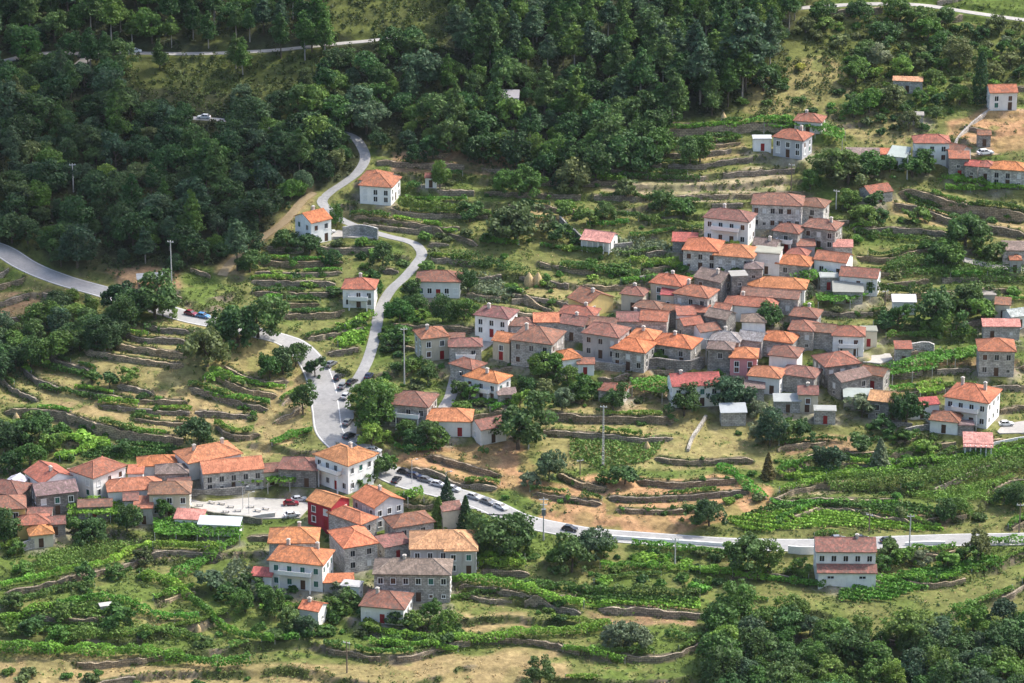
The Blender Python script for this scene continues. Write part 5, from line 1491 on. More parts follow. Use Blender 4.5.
a = MB(); a.face([(-3.2, -1.6, 2.2), (3.2, -1.6, 2.3), (3.2, 1.6, 2.7), (-3.2, 1.6, 2.6)]); a.face([(-3.2, 1.6, 2.5), (3.2, 1.6, 2.6), (3.2, -1.6, 2.2), (-3.2, -1.6, 2.1)]); a.build('roof_sheet', 'metal_sheet', root)
for sx in (-2.9, 2.9):
    for sy in (-1.4, 1.4): a = MB(); a.tube((sx, sy, -0.5), (sx, sy, 2.2 + (0.3 if sy > 0 else 0)), 0.09, 0.09, 6); a.build('post', 'pole_wood', root)
tag(root, 'low grey sheet roofed shelter at the wood edge by the road', 'shelter')

# ------------------------------------------------------------------ plants
def unit(v): return v / (np.linalg.norm(v, axis=-1, keepdims=True) + 1e-9)
def leaf_quads(rng, pos, out, size, aspect=1.0, bias=0.8, up=0.25):
    n = len(pos)
    nr_ = unit(out * bias + rng.normal(size=(n, 3)) * 0.75 + np.array([0, 0, up]))
    t = unit(np.cross(nr_, rng.normal(size=(n, 3)))); b_ = np.cross(nr_, t)
    s_ = (size * rng.uniform(0.65, 1.25, n))[:, None] if np.ndim(size) == 0 else (size * rng.uniform(0.65, 1.25, n))[:, None]
    t = t * s_ * 0.5 * aspect; b_ = b_ * s_ * 0.5
    return np.stack([pos - t - b_ * 0.6, pos + t * 0.8 - b_, pos + t + b_ * 0.7, pos - t * 0.7 + b_], 1)

def broadleaf(seed, R=3.0, Hc=5.4, base=1.1, K=72, per=42, leaf=0.37, flat=1.0):
    rng = np.random.default_rng(seed)
    lobes = unit(rng.normal(size=(7, 3))); la = rng.uniform(0.1, 0.4, 7)
    d = unit(rng.normal(size=(K, 3)) + np.array([0, 0, 0.35])); d[:, 2] = np.where(d[:, 2] < -0.7, -d[:, 2], d[:, 2])
    rad = (0.60 + (np.clip(d @ lobes.T, 0, 1) ** 4 * la * 1.9).sum(1)) * rng.uniform(0.35, 1.12, K) ** 0.5
    c = d * rad[:, None] * np.array([R, R, Hc / 2 * flat]); c[:, 2] += base + Hc / 2
    cr = rng.uniform(0.17, 0.36, K) * R
    P, O, T = [], [], []
    for k in range(K):
        m_ = int(per * (cr[k] / (0.28 * R)) ** 2)
        q = unit(rng.normal(size=(m_, 3)) + 0.25 * d[k]); r = cr[k] * rng.uniform(0.55, 1.05, m_)
        P.append(c[k] + q * r[:, None] * np.array([1, 1, 0.8])); O.append(unit(q + d[k] * 0.4)); T.append(np.full(m_, rng.uniform(0.72, 1.3)) * rng.uniform(0.85, 1.15, m_))
    P, O, T = np.concatenate(P), np.concatenate(O), np.concatenate(T)
    return leaf_quads(rng, P, O, leaf), T
def pine(seed, Hh=11.0, R=2.6, bare=0.33, leaf=0.5):
    rng = np.random.default_rng(seed)
    P, O, T = [], [], []
    nl = 13
    for k in range(nl):
        t = k / (nl - 1); z = Hh * (bare + (1 - bare) * t)
        rr = R * (1.0 - t) ** 0.7 * (0.55 + 0.45 * min(1, t * 5 + 0.35)) + 0.25
        for a in range(max(3, int(7 * (1 - t)) + 2)):
            th = rng.uniform(0, 2 * math.pi); L_ = rr * rng.uniform(0.55, 1.1)
            e = np.array([math.cos(th), math.sin(th), 0]); tn = rng.uniform(0.78, 1.25)
            for s_ in (0.5, 0.95):
                m_ = 22; q = unit(rng.normal(size=(m_, 3)) + np.array([0, 0, 0.3])); cr = 0.34 * rr + 0.28
                ctr = np.array([0, 0, z + rng.uniform(-0.3, 0.3) + 0.25 * L_ * s_]) + e * L_ * s_
                P.append(ctr + q * np.array([1, 1, 0.6]) * cr * rng.uniform(0.4, 1.0, m_)[:, None]); O.append(unit(q + e * 0.3)); T.append(tn * rng.uniform(0.8, 1.2, m_))
    P, O, T = np.concatenate(P), np.concatenate(O), np.concatenate(T)
    return leaf_quads(rng, P, O, leaf, 0.6), T
def conifer(seed, Hh=9.0, R=2.0, leaf=0.42, pw=0.9):
    rng = np.random.default_rng(seed); n = 2600
    t = rng.uniform(0, 1, n) ** 1.4; th = rng.uniform(0, 2 * math.pi, n)
    lob = 1 + 0.22 * np.sin(th * 5 + t * 25) + 0.15 * np.sin(t * 60)
    r = R * (1 - t) ** pw * lob * rng.uniform(0.7, 1.05, n) + 0.1
    P = np.stack([np.cos(th) * r, np.sin(th) * r, 0.3 + t * (Hh - 0.3)], 1); O = unit(np.stack([np.cos(th), np.sin(th), np.full(n, 0.45)], 1))
    return leaf_quads(rng, P, O, leaf, 0.8), rng.uniform(0.75, 1.25, n)
def shrub(seed, R=1.2, Hh=1.5, leaf=0.32, n=15, per=34):
    rng = np.random.default_rng(seed); P, O, T = [], [], []
    for k in range(n):
        a = rng.uniform(0, 2 * math.pi); rr = R * rng.uniform(0.1, 0.8); cr = R * rng.uniform(0.25, 0.48)
        c = np.array([math.cos(a) * rr, math.sin(a) * rr, Hh * rng.uniform(0.25, 0.8) * (1 - 0.4 * rr / R)])
        q = unit(rng.normal(size=(per, 3)) + np.array([0, 0, 0.3])); P.append(c + q * cr * rng.uniform(0.5, 1.0, per)[:, None] * np.array([1, 1, 0.85])); O.append(q); T.append(rng.uniform(0.75, 1.3) * rng.uniform(0.85, 1.15, per))
    P, O, T = np.concatenate(P), np.concatenate(O), np.concatenate(T); P[:, 2] = np.maximum(P[:, 2], 0.03)
    return leaf_quads(rng, P, O, leaf), T
def trunk_mesh(seed, Hh, r, limbs=True, mat='bark'):
    rng = np.random.default_rng(seed); mb = MB(); a = Vector((0, 0, -0.6)); n = 4
    for k in range(n):
        b_ = Vector((rng.normal() * 0.12 * k / 2, rng.normal() * 0.12 * k / 2, Hh * (k + 1) / n)); mb.tube(a, b_, r * (1 - k / n * 0.75), r * (1 - (k + 1) / n * 0.75), 7); 
        if limbs and k >= 1:
            for _ in range(2):
                th = rng.uniform(0, 6.28); mb.tube(a, a + Vector((math.cos(th) * Hh * 0.35, math.sin(th) * Hh * 0.35, Hh * 0.32)), r * 0.4, r * 0.12, 5)
        a = b_
    return mb.mesh('trunk', mat)
RAW = {}
PROTO = {}
def proto(kind, quads, trunk):
    RAW.setdefault(kind, []).append(quads); PROTO.setdefault(kind, []).append((quad_mesh('crown', quads[0], quads[1], 'leaf'), trunk))
for s_ in range(7): proto('broad', broadleaf(100 + s_, R=2.9 + 0.25 * (s_ % 3), Hc=5.2 + 0.5 * (s_ % 4), base=0.35), trunk_mesh(s_, 4.2, 0.24))
for s_ in range(3): proto('round', broadleaf(140 + s_, R=3.0, Hc=4.9, base=0.15, K=60, per=50, leaf=0.36), trunk_mesh(20 + s_, 3.2, 0.28))
for s_ in range(4): proto('pine', pine(160 + s_, bare=0.22 + 0.09 * s_), trunk_mesh(30 + s_, 9.8, 0.2, False, 'pale_bark' if s_ % 2 else 'bark'))
for s_ in range(2): proto('conifer', conifer(180 + s_), trunk_mesh(40 + s_, 7.0, 0.2, False))
proto('tall', conifer(186, Hh=12.0, R=2.3, pw=0.55), trunk_mesh(44, 9.0, 0.25, False))
for s_ in range(3): proto('small', broadleaf(200 + s_, R=1.7, Hc=2.7, base=0.15, K=30, per=36, leaf=0.32), trunk_mesh(50 + s_, 2.3, 0.12))
for s_ in range(5): proto('shrub', shrub(220 + s_), None)
HEIGHT = {'broad': 6.6, 'round': 5.4, 'pine': 11.0, 'conifer': 9.0, 'tall': 12.0, 'small': 3.4, 'shrub': 1.55}
NAME = {'broad': 'broadleaf_tree', 'round': 'broadleaf_tree', 'pine': 'pine_tree', 'conifer': 'conifer_tree', 'tall': 'conifer_tree', 'small': 'small_tree', 'shrub': 'shrub'}
LEAFC = {'dark': (0.045, 0.094, 0.030), 'deep': (0.063, 0.128, 0.033), 'mid': (0.086, 0.168, 0.031), 'fresh': (0.122, 0.230, 0.036), 'olive': (0.115, 0.150, 0.050), 'blue': (0.060, 0.115, 0.054),
         'grey': (0.147, 0.188, 0.101), 'vine': (0.150, 0.304, 0.038), 'brown': (0.175, 0.140, 0.052), 'yellow': (0.237, 0.270, 0.048)}
CW = {'dark': 'very dark green', 'deep': 'dark green', 'mid': 'green', 'fresh': 'bright green', 'olive': 'olive green', 'blue': 'blue green', 'grey': 'grey green', 'vine': 'bright green', 'brown': 'brownish', 'yellow': 'yellow green'}
NOUN = {'broad': 'leafy tree', 'round': 'round crowned tree', 'pine': 'pine tree', 'conifer': 'conical conifer', 'tall': 'tall slender conifer', 'small': 'small tree', 'shrub': 'shrub'}
COUNT = {}
def plant(kind, x, y, hm, colr, label=None, group=None, wide=1.0, name=None):
    k = random.randrange(len(PROTO[kind])); cm, tm = PROTO[kind][k]
    s_ = hm / HEIGHT[kind]; z = zat(x, y)
    c = LEAFC[colr]; j = random.uniform(0.88, 1.14)
    c = (c[0] * j * random.uniform(0.93, 1.07), c[1] * j, c[2] * j)
    if tm is None: root = link(NAME[kind], cm, None, c)
    else:
        root = empty(name or NAME[kind]); link('crown', cm, root, c); link('trunk', tm, root)
    root.location = (x, y, z - 0.05); root.rotation_euler = (0, 0, random.uniform(0, 6.28)); root.scale = (s_ * wide, s_ * wide, s_)
    tag(root, label, 'shrub' if kind == 'shrub' else 'tree', group)
    COUNT[kind] = COUNT.get(kind, 0) + 1
    return root
PENDING = {}
SHQ = []
def plant_px(kind, u, v, hp, colr, wide=1.0, xy=None, now=False):
    if kind == 'shrub' and not now: SHQ.append((-hp * wide, (kind, u, v, hp, colr, wide, xy))); return
    x, y = hit(u, v)[:2] if xy is None else xy
    if xy is not None: u, v = [float(t) for t in to_px(x, y, zat(x, y))]
    d = y * CAM_F[1] + zat(x, y) * CAM_F[2]
    hm = hp * d / F_PX / CAM_U[2] if hp > 0 else -hp
    r = plant(kind, x, y, hm, colr, wide=wide)
    lm, rel = near_landmark(u, v - 12)
    PENDING.setdefault((f"{CW[colr]} {NOUN[kind]}", rel, lm[2], kind), []).append((math.hypot(u - lm[0], v - lm[1]), r))
def occ_at(x, y):
    j = int(round((y - YF[0]) / RES)); i = int(round((x - XF[0]) / RES))
    return 0 <= j < len(YF) and 0 <= i < len(XF) and OCC[j, i]

TREES = [  # u, v of the foot, height in pixels, kind, colour, width
 (300, 150, 26, 'broad', 'deep', 1.1), (318, 151, 28, 'broad', 'mid', 1.1), (335, 150, 24, 'broad', 'deep', 1.1), (282, 146, 26, 'broad', 'deep', 1.1), (262, 142, 24, 'broad', 'mid', 1.1), (240, 138, 26, 'broad', 'deep', 1.1), (176, 134, 24, 'broad', 'deep', 1.1), (165, 130, 26, 'broad', 'blue', 1.1), (148, 126, 26, 'broad', 'deep', 1.1),
 (160, 70, 30, 'pine', 'deep', 1), (236, 70, 34, 'pine', 'deep', 1), (395, 54, 28, 'broad', 'deep', 1.1), (415, 52, 26, 'broad', 'deep', 1.1), (60, 78, 26, 'broad', 'deep', 1.1), (36, 74, 22, 'broad', 'mid', 1.1), (820, 22, 22, 'broad', 'mid', 1.2), (860, 20, 20, 'broad', 'deep', 1.2), (900, 22, 24, 'broad', 'mid', 1.2), (945, 26, 20, 'broad', 'deep', 1.1),
 (199, 446, 29, 'round', 'dark', 1.0), (207, 366, 40, 'round', 'olive', 1.0), (238, 346, 38, 'round', 'deep', 1.0), (258, 338, 36, 'round', 'deep', 1.0), (226, 344, 28, 'broad', 'deep', 1.0), (283, 374, 28, 'broad', 'dark', 1),
 (296, 366, 24, 'broad', 'deep', 1), (270, 378, 26, 'broad', 'mid', 1), (133, 318, 30, 'broad', 'deep', 1.15), (155, 319, 34, 'round', 'deep', 1.1), (163, 317, 22, 'broad', 'mid', 1), (118, 314, 32, 'broad', 'dark', 1), (110, 388, 17, 'small', 'deep', 1.2),
 (128, 384, 15, 'small', 'mid', 1.2), (92, 384, 14, 'small', 'mid', 1.2), (303, 414, 32, 'broad', 'deep', 0.8), (315, 377, 20, 'small', 'dark', 1.1), (369, 408, 30, 'broad', 'mid', 1), (376, 432, 40, 'broad', 'mid', 1), (386, 410, 30, 'broad', 'fresh', 1),
 (372, 448, 30, 'broad', 'fresh', 0.9), (388, 420, 34, 'broad', 'mid', 1), (400, 412, 22, 'small', 'deep', 1), (166, 522, 22, 'broad', 'mid', 0.9), (127, 531, 26, 'broad', 'deep', 0.9), (92, 541, 26, 'round', 'deep', 1), (4, 544, 34, 'broad', 'deep', 1), (78, 536, 20, 'small', 'mid', 1),
 (518, 449, 44, 'round', 'deep', 1.05), (426, 447, 28, 'broad', 'deep', 1), (405, 442, 24, 'broad', 'mid', 1), (413, 450, 22, 'broad', 'deep', 1), (440, 448, 22, 'small', 'mid', 1), (549, 481, 32, 'broad', 'blue', 0.9), (530, 486, 18, 'small', 'grey', 1),
 (609, 484, 16, 'small', 'mid', 1.4), (625, 484, 18, 'small', 'deep', 1.5), (613, 410, 22, 'round', 'deep', 0.9), (684, 416, 24, 'round', 'deep', 1), (730, 408, 34, 'round', 'blue', 1.0), (716, 398, 24, 'broad', 'deep', 0.9), 
 (494, 556, 42, 'round', 'deep', 1.05), (518, 553, 38, 'broad', 'deep', 1), (478, 562, 24, 'broad', 'deep', 1), (465.5, 527, 32, 'conifer', 'deep', 1.1), (439, 526, 30, 'conifer', 'mid', 1.25), (447, 500, 24, 'conifer', 'blue', 1.2), (375, 476, 22, 'round', 'deep', 1), (386, 474, 18, 'small', 'mid', 1), (358, 487, 18, 'small', 'mid', 1.2),
 (572, 572, 36, 'broad', 'deep', 1.1), (590, 560, 34, 'broad', 'blue', 1), (604, 557, 22, 'broad', 'mid', 1), (560, 566, 24, 'small', 'fresh', 1.2), (709, 526, 28, 'broad', 'dark', 1.15), (697, 525, 20, 'small', 'deep', 1.2), (748, 570, 36, 'broad', 'deep', 1.1), (768, 572, 26, 'broad', 'mid', 1), (735, 566, 24, 'small', 'mid', 1), (800, 575, 20, 'small', 'fresh', 1),
 (768, 478, 26, 'conifer', 'brown', 1.1), (829, 472, 30, 'broad', 'blue', 0.95), (880, 466, 28, 'conifer', 'grey', 1.4), (906, 424, 32, 'round', 'deep', 0.9), (897, 420, 22, 'broad', 'mid', 0.9), (862, 417, 24, 'small', 'grey', 1.2), (937, 330, 44, 'broad', 'deep', 0.9), (940, 335, 26, 'broad', 'mid', 1), (970, 310, 28, 'round', 'deep', 1.1), (982, 322, 24, 'small', 'fresh', 1.1), (886, 330, 18, 'small', 'deep', 1.2), (898, 326, 22, 'small', 'mid', 1),
 (965, 246, 34, 'round', 'deep', 1.05), (980, 247, 28, 'broad', 'deep', 1), (950, 262, 22, 'round', 'mid', 1.3), (938, 263, 22, 'broad', 'deep', 1), (992, 262, 20, 'small', 'deep', 1.2), (516, 240, 36, 'round', 'olive', 1.15), (503, 236, 26, 'broad', 'olive', 1), (557, 243, 18, 'small', 'deep', 1.3), (502, 195, 26, 'broad', 'mid', 0.8), (532, 195, 22, 'round', 'mid', 1.1), (470, 222, 18, 'small', 'deep', 1.3), (565, 218, 16, 'small', 'mid', 1.2),
 (980, 103, 50, 'tall', 'dark', 0.85), (745, 92, 78, 'pine', 'blue', 1.15), (771, 52, 42, 'pine', 'deep', 1), (728, 90, 62, 'pine', 'deep', 1.1), (700, 104, 58, 'pine', 'blue', 1.1), (640, 112, 60, 'pine', 'deep', 1), (622, 118, 44, 'pine', 'blue', 1), (672, 122, 50, 'pine', 'deep', 1.1), (490, 68, 56, 'pine', 'deep', 1), (475, 72, 50, 'pine', 'deep', 0.9), (512, 62, 48, 'pine', 'blue', 1),
 (325, 58, 44, 'pine', 'mid', 1), (305, 60, 46, 'pine', 'mid', 0.9), (281, 58, 42, 'pine', 'deep', 0.9), (105, 70, 36, 'pine', 'deep', 1), (88, 66, 34, 'pine', 'deep', 1), (118, 64, 30, 'pine', 'deep', 1), (17, 118, 40, 'pine', 'olive', 0.9), (5, 118, 36, 'pine', 'olive', 0.9), (55, 84, 30, 'broad', 'deep', 1),
 (660, 160, 30, 'broad', 'mid', 1), (690, 165, 30, 'broad', 'deep', 0.8), (700, 162, 28, 'broad', 'mid', 0.9), (642, 168, 30, 'round', 'deep', 1), (640, 150, 30, 'broad', 'deep', 1), (655, 140, 34, 'round', 'deep', 1.1), (612, 170, 40, 'round', 'deep', 1.1), (596, 180, 36, 'broad', 'deep', 1.1), (575, 190, 30, 'round', 'olive', 1.1), (625, 196, 20, 'small', 'olive', 1.1), (662, 212, 24, 'broad', 'deep', 0.9), (683, 218, 20, 'small', 'mid', 1.2),
 (605, 222, 22, 'broad', 'deep', 1), (590, 226, 18, 'small', 'mid', 1.2), (440, 188, 26, 'broad', 'mid', 0.8), (415, 165, 22, 'broad', 'deep', 1), (433, 160, 26, 'broad', 'deep', 1), (450, 152, 28, 'round', 'deep', 1), (336, 226, 18, 'broad', 'mid', 0.8), (282, 248, 18, 'round', 'deep', 1.1), (310, 252, 18, 'round', 'deep', 1.3), (250, 272, 22, 'round', 'deep', 1.1), (383, 268, 26, 'broad', 'deep', 1), (330, 268, 18, 'broad', 'deep', 1), (372, 300, 18, 'small', 'mid', 1),
 (400, 322, 24, 'broad', 'mid', 1), (416, 312, 20, 'broad', 'deep', 1), (443, 322, 22, 'broad', 'deep', 1), (464, 320, 24, 'broad', 'mid', 0.9), (398, 342, 20, 'small', 'mid', 1.2), (412, 300, 22, 'broad', 'deep', 1), (468, 292, 24, 'broad', 'deep', 0.8), (390, 352, 16, 'small', 'deep', 1.1), (428, 384, 22, 'broad', 'deep', 1), (412, 372, 18, 'small', 'mid', 1), (462, 398, 18, 'small', 'deep', 1), (470, 402, 18, 'small', 'fresh', 1),
 (463, 412, 14, 'small', 'mid', 1.2), (540, 378, 26, 'broad', 'mid', 1.1), (556, 374, 22, 'broad', 'fresh', 1), (568, 386, 22, 'broad', 'mid', 1), (580, 402, 22, 'round', 'mid', 1), (528, 396, 22, 'broad', 'deep', 1), (520, 410, 20, 'small', 'fresh', 1), (562, 410, 24, 'broad', 'grey', 1), (588, 396, 20, 'small', 'mid', 1), (545, 398, 18, 'small', 'olive', 1.2),
 (735, 282, 18, 'small', 'mid', 1), (770, 326, 24, 'round', 'deep', 1), (806, 300, 18, 'broad', 'grey', 1), (795, 302, 18, 'broad', 'olive', 1), (735, 255, 14, 'round', 'fresh', 1), (830, 178, 26, 'round', 'mid', 1.3), (848, 182, 24, 'round', 'olive', 1.5), (868, 176, 24, 'round', 'mid', 1.4), (810, 190, 22, 'broad', 'mid', 1), (912, 176, 20, 'round', 'mid', 1.4), (926, 174, 18, 'broad', 'deep', 1), (890, 172, 18, 'broad', 'mid', 1),
 (862, 222, 18, 'round', 'mid', 1.3), (878, 222, 16, 'small', 'deep', 1.2), (918, 222, 18, 'small', 'mid', 1.2), (850, 206, 16, 'round', 'mid', 1.3), (872, 208, 16, 'small', 'deep', 1.2), (790, 148, 18, 'broad', 'deep', 1), (680, 348, 14, 'small', 'fresh', 1), (660, 362, 16, 'small', 'mid', 1), (776, 385, 14, 'small', 'mid', 1), (760, 420, 22, 'broad', 'grey', 1), (770, 446, 30, 'broad', 'blue', 1), (785, 442, 24, 'broad', 'deep', 1), (800, 440, 22, 'broad', 'deep', 1), (762, 440, 22, 'small', 'grey', 1.1),
 (860, 452, 18, 'small', 'deep', 1.3), (885, 436, 18, 'small', 'deep', 1.3), (905, 444, 16, 'small', 'mid', 1.4), (925, 452, 16, 'small', 'fresh', 1.4), (945, 522, 20, 'broad', 'deep', 1.1), (960, 515, 18, 'broad', 'mid', 1), (1004, 505, 20, 'broad', 'deep', 1.3), (1018, 508, 20, 'broad', 'deep', 1.2), (978, 560, 28, 'broad', 'olive', 1), (965, 564, 20, 'small', 'mid', 1.2), (948, 570, 20, 'small', 'fresh', 1.3), (890, 560, 24, 'broad', 'deep', 0.9), (900, 566, 20, 'small', 'fresh', 1.2),
 (880, 570, 18, 'small', 'mid', 1.2), (920, 566, 18, 'small', 'grey', 1.2), (625, 645, 26, 'broad', 'grey', 1.1), (612, 648, 22, 'round', 'grey', 1), (640, 648, 24, 'round', 'grey', 1), (540, 685, 20, 'round', 'deep', 1.2), (340, 600, 16, 'small', 'grey', 1.1), (330, 612, 18, 'small', 'mid', 1.2), (352, 608, 18, 'small', 'deep', 1.1), (275, 618, 24, 'broad', 'mid', 1), (290, 630, 24, 'broad', 'deep', 1), (305, 634, 22, 'broad', 'blue', 1), (265, 602, 18, 'small', 'mid', 1.1), (365, 618, 18, 'small', 'deep', 1.1), (398, 625, 18, 'small', 'deep', 1.2), (415, 630, 18, 'small', 'mid', 1.2), (430, 622, 22, 'broad', 'mid', 1), (446, 634, 26, 'broad', 'mid', 0.9), (250, 590, 20, 'small', 'deep', 1.2), (245, 612, 22, 'broad', 'mid', 1),
 (115, 632, 24, 'small', 'mid', 1.3), (62, 622, 18, 'small', 'mid', 1.2), (30, 636, 20, 'small', 'deep', 1.3), (60, 640, 18, 'small', 'fresh', 1.2), (12, 606, 16, 'small', 'deep', 1.2), (118, 578, 18, 'small', 'mid', 1.2), (87, 583, 18, 'small', 'deep', 1.1), (145, 566, 16, 'small', 'olive', 1.2), (25, 575, 18, 'small', 'fresh', 1.3), (15, 556, 14, 'small', 'mid', 1.2), (211, 590, 20, 'small', 'blue', 1.5), (230, 600, 18, 'small', 'mid', 1.4),
 (40, 440, 26, 'broad', 'deep', 1.1), (22, 446, 28, 'broad', 'deep', 1.1), (5, 452, 30, 'broad', 'dark', 1.1), (30, 466, 24, 'broad', 'mid', 1), (10, 476, 26, 'broad', 'deep', 1), (52, 452, 20, 'small', 'mid', 1.2), (35, 425, 18, 'small', 'mid', 1.3), (120, 455, 14, 'small', 'deep', 1.3), (870, 520, 0.1, 'small', 'mid', 1),
]
for (u, v, hp, kind, colr, wd) in TREES:
    if hp > 1: plant_px(kind, u, v, hp, colr, wd)

# woods: the trees that show largest one by one, the rest as one mass
def poisson(poly, dmin, n_try, keep=None, seed=0):
    W = np.array(poly); rng = np.random.default_rng(seed); pts = []; cell = {}
    lo, hi = W.min(0), W.max(0)
    C = rng.uniform(lo, hi, size=(n_try, 2)); C = C[pip(C[:, 0], C[:, 1], poly)]
    for p in C:
        if occ_at(*p) or (keep is not None and not keep(*p)): continue
        k = (int(p[0] / dmin), int(p[1] / dmin)); ok = True
        for a in (-1, 0, 1):
            for b_ in (-1, 0, 1):
                for q in cell.get((k[0] + a, k[1] + b_), ()):
                    if (q[0] - p[0]) ** 2 + (q[1] - p[1]) ** 2 < dmin * dmin: ok = False
        if ok: cell.setdefault(k, []).append(p); pts.append(p)
    return pts
def in_frame(x, y, m=25):
    u, v = to_px(x, y, zat(x, y)); return -m < u < 1024 + m and -m < v < 683 + m * 1.6
ROADD = np.minimum.reduce([ROAD_DIST[k] - ROADS[k][0] / 2 for k in ROADS])
MAIND = ROAD_DIST['main_road'] - 3.1
def keep_road(x, y):
    # nothing tall just below a road as seen from across the valley, where the photo shows the road open
    return float(sample(ROADD, x, y)) > 1.2
PINE_W = wpoly([(430, -120), (850, -120), (800, 30), (775, 80), (715, 118), (650, 125), (600, 100), (560, 85), (500, 66), (450, 60)])
PINE2_W = wpoly([(60, -120), (330, -120), (330, 50), (230, 52), (130, 50), (60, 40)])
OPEN_W = [wpoly(p) for p in ([(325, -20), (452, -20), (452, 58), (325, 62)], [(120, 54), (340, 54), (318, 108), (125, 112)], [(385, 152), (470, 140), (500, 160), (490, 176), (395, 176)], [(340, 180), (380, 128), (392, 130), (392, 165), (350, 190)], [(105, 270), (180, 262), (180, 292), (110, 290)], [(60, 240), (110, 235), (120, 275), (60, 262)])]
pts = [p for p in poisson(FOREST_W, 3.75, 14000, keep_road, 5)]
forest = []
for p in pts:
    x, y = p
    opn = any(pip([x], [y], W)[0] for W in OPEN_W)
    if opn and random.random() < 0.93: continue
    pn = pip([x], [y], PINE_W)[0] or pip([x], [y], PINE2_W)[0]
    kind = 'pine' if (pn and random.random() < 0.8) or random.random() < 0.14 else 'broad'
    u, v = [float(t) for t in to_px(x, y, zat(x, y))]
    if any(abs(u - a) < b_ and c_ < v < d_ for a, b_, c_, d_ in ((204, 17, 121, 152), (136, 14, 55, 88), (74, 9, 188, 222))): continue
    colr = random.choices(['dark', 'deep', 'blue', 'mid'], [7, 2.5, 4, 0.5] if u < 310 and v > 95 else [1, 4, 2, 4.5])[0]  # western wood: shade put into the leaf colours by a darker mix
    if kind == 'pine': colr = random.choice(['deep', 'blue', 'deep', 'mid']); hm = random.uniform(7.5, 13.5)
    else: hm = random.choice([random.uniform(3.6, 5.5), random.uniform(5.5, 9.5)]); colr = 'olive' if random.random() < 0.08 else ('fresh' if random.random() < 0.05 else colr)
    near_r = min(float(sample(ROADD, x, y - dy)) for dy in (0.0,)) if True else 9
    # trees standing just in front of the open road stretches stay low
    RF = MAIND if not (300 < u < 372 and 142 < v < 260 and u > 336) else ROADD
    fr_ = float(sample(RF, x, y + 4.0)); road_front = fr_ < 2.2 or float(sample(RF, x, y + 7.0)) < 1.5
    if road_front: hm *= 0.55
    forest.append((x, y, hm, kind, colr, in_frame(x, y)))
inn = [f for f in forest if f[5]]; random.shuffle(inn)
NB = {'pine': 0, 'broad': 0}; rest = [f for f in forest if not f[5]]
FREF = [(74, 178, 'the thin white pole in the wood'), (172, 250, 'the pole by the shelter'), (50, 268, 'the curving western road'), (204, 117, 'the white car inside the wood'), (135, 50, 'the white car on the high road'), (300, 200, 'the dirt track'), (363, 152, 'the upper road bend'), (508, 94, 'the hut hidden in the wood'), (640, 112, 'the edge of the high field'), (745, 60, 'the tallest pine'), (600, 30, 'the middle of the wooded crest'), (420, 125, 'the bare slope above the white house'), (255, 48, 'the high road among pines'), (12, 90, 'the twin pale pines'), (560, 170, 'the lower edge of the wood'), (235, 180, 'the heart of the western wood'), (120, 150, 'the shaded middle of the western wood'), (390, 40, 'the yellow clearing on the crest'), (470, 30, 'the crest right of the yellow clearing'), (690, 20, 'the crest beside the upper road'), (40, 20, 'the top corner of the wood'), (560, 110, 'the dense wood right of the hut')]
ZONE = lambda u, v: ('wood above the curving road' if v > 150 else 'wood around the high forest road') if u < 300 else ('wood behind the white house by the wood' if u < 480 and v > 60 else 'pine wood at the hilltop')
for f in inn:
    x, y, hm, kind, colr, _ = f
    lim = {'pine': 270, 'broad': 270}[kind]
    if NB[kind] >= lim: rest.append(f); continue
    NB[kind] += 1
    u, v = [float(t) for t in to_px(x, y, zat(x, y))]
    z_ = ZONE(u, v); ref = min(FREF, key=lambda r: (r[0] - u) ** 2 + (r[1] - v + 14) ** 2); sw = 'tall' if hm > (10.5 if kind == 'pine' else 7.2) else ('low' if hm < (8.8 if kind == 'pine' else 5.2) else 'middling')
    plant(kind, x, y, hm, colr, f"{sw} {CW[colr]} {NOUN[kind]} {rel_words(u - ref[0], v - 14 - ref[1])} {ref[2]}", f"{NOUN[kind]}s of the upper woods", random.uniform(0.9, 1.15), 'pine_tree' if kind == 'pine' else 'forest_tree')  # broadleaf trees of the wood, species left open
# the bottom right grove
GROVE_W = wpoly([(712, 628), (745, 622), (800, 626), (850, 640), (905, 644), (950, 636), (1000, 626), (1110, 612), (1110, 760), (700, 760), (715, 660)])
for p in poisson(GROVE_W, 4.0, 2500, None, 9):
    x, y = p; colr = random.choices(['deep', 'mid', 'blue', 'fresh'], [4, 4, 2, 1.4])[0]; hm = random.choice([random.uniform(3.5, 5.5), random.uniform(5.5, 8.0)])
    if in_frame(x, y, 20): plant('broad', x, y, hm, colr, f"{'tall' if hm > 6.8 else ('low' if hm < 5 else 'middling')} {CW[colr]} leafy tree in the grove {'left of and below' if float(to_px(x, y, zat(x, y))[0]) < 815 else ('straight below' if float(to_px(x, y, zat(x, y))[0]) < 890 else 'right of and below')} the white roadside house", 'trees of the lower grove', random.uniform(1, 1.2))
    else: rest.append((x, y, hm, 'broad', colr, False))
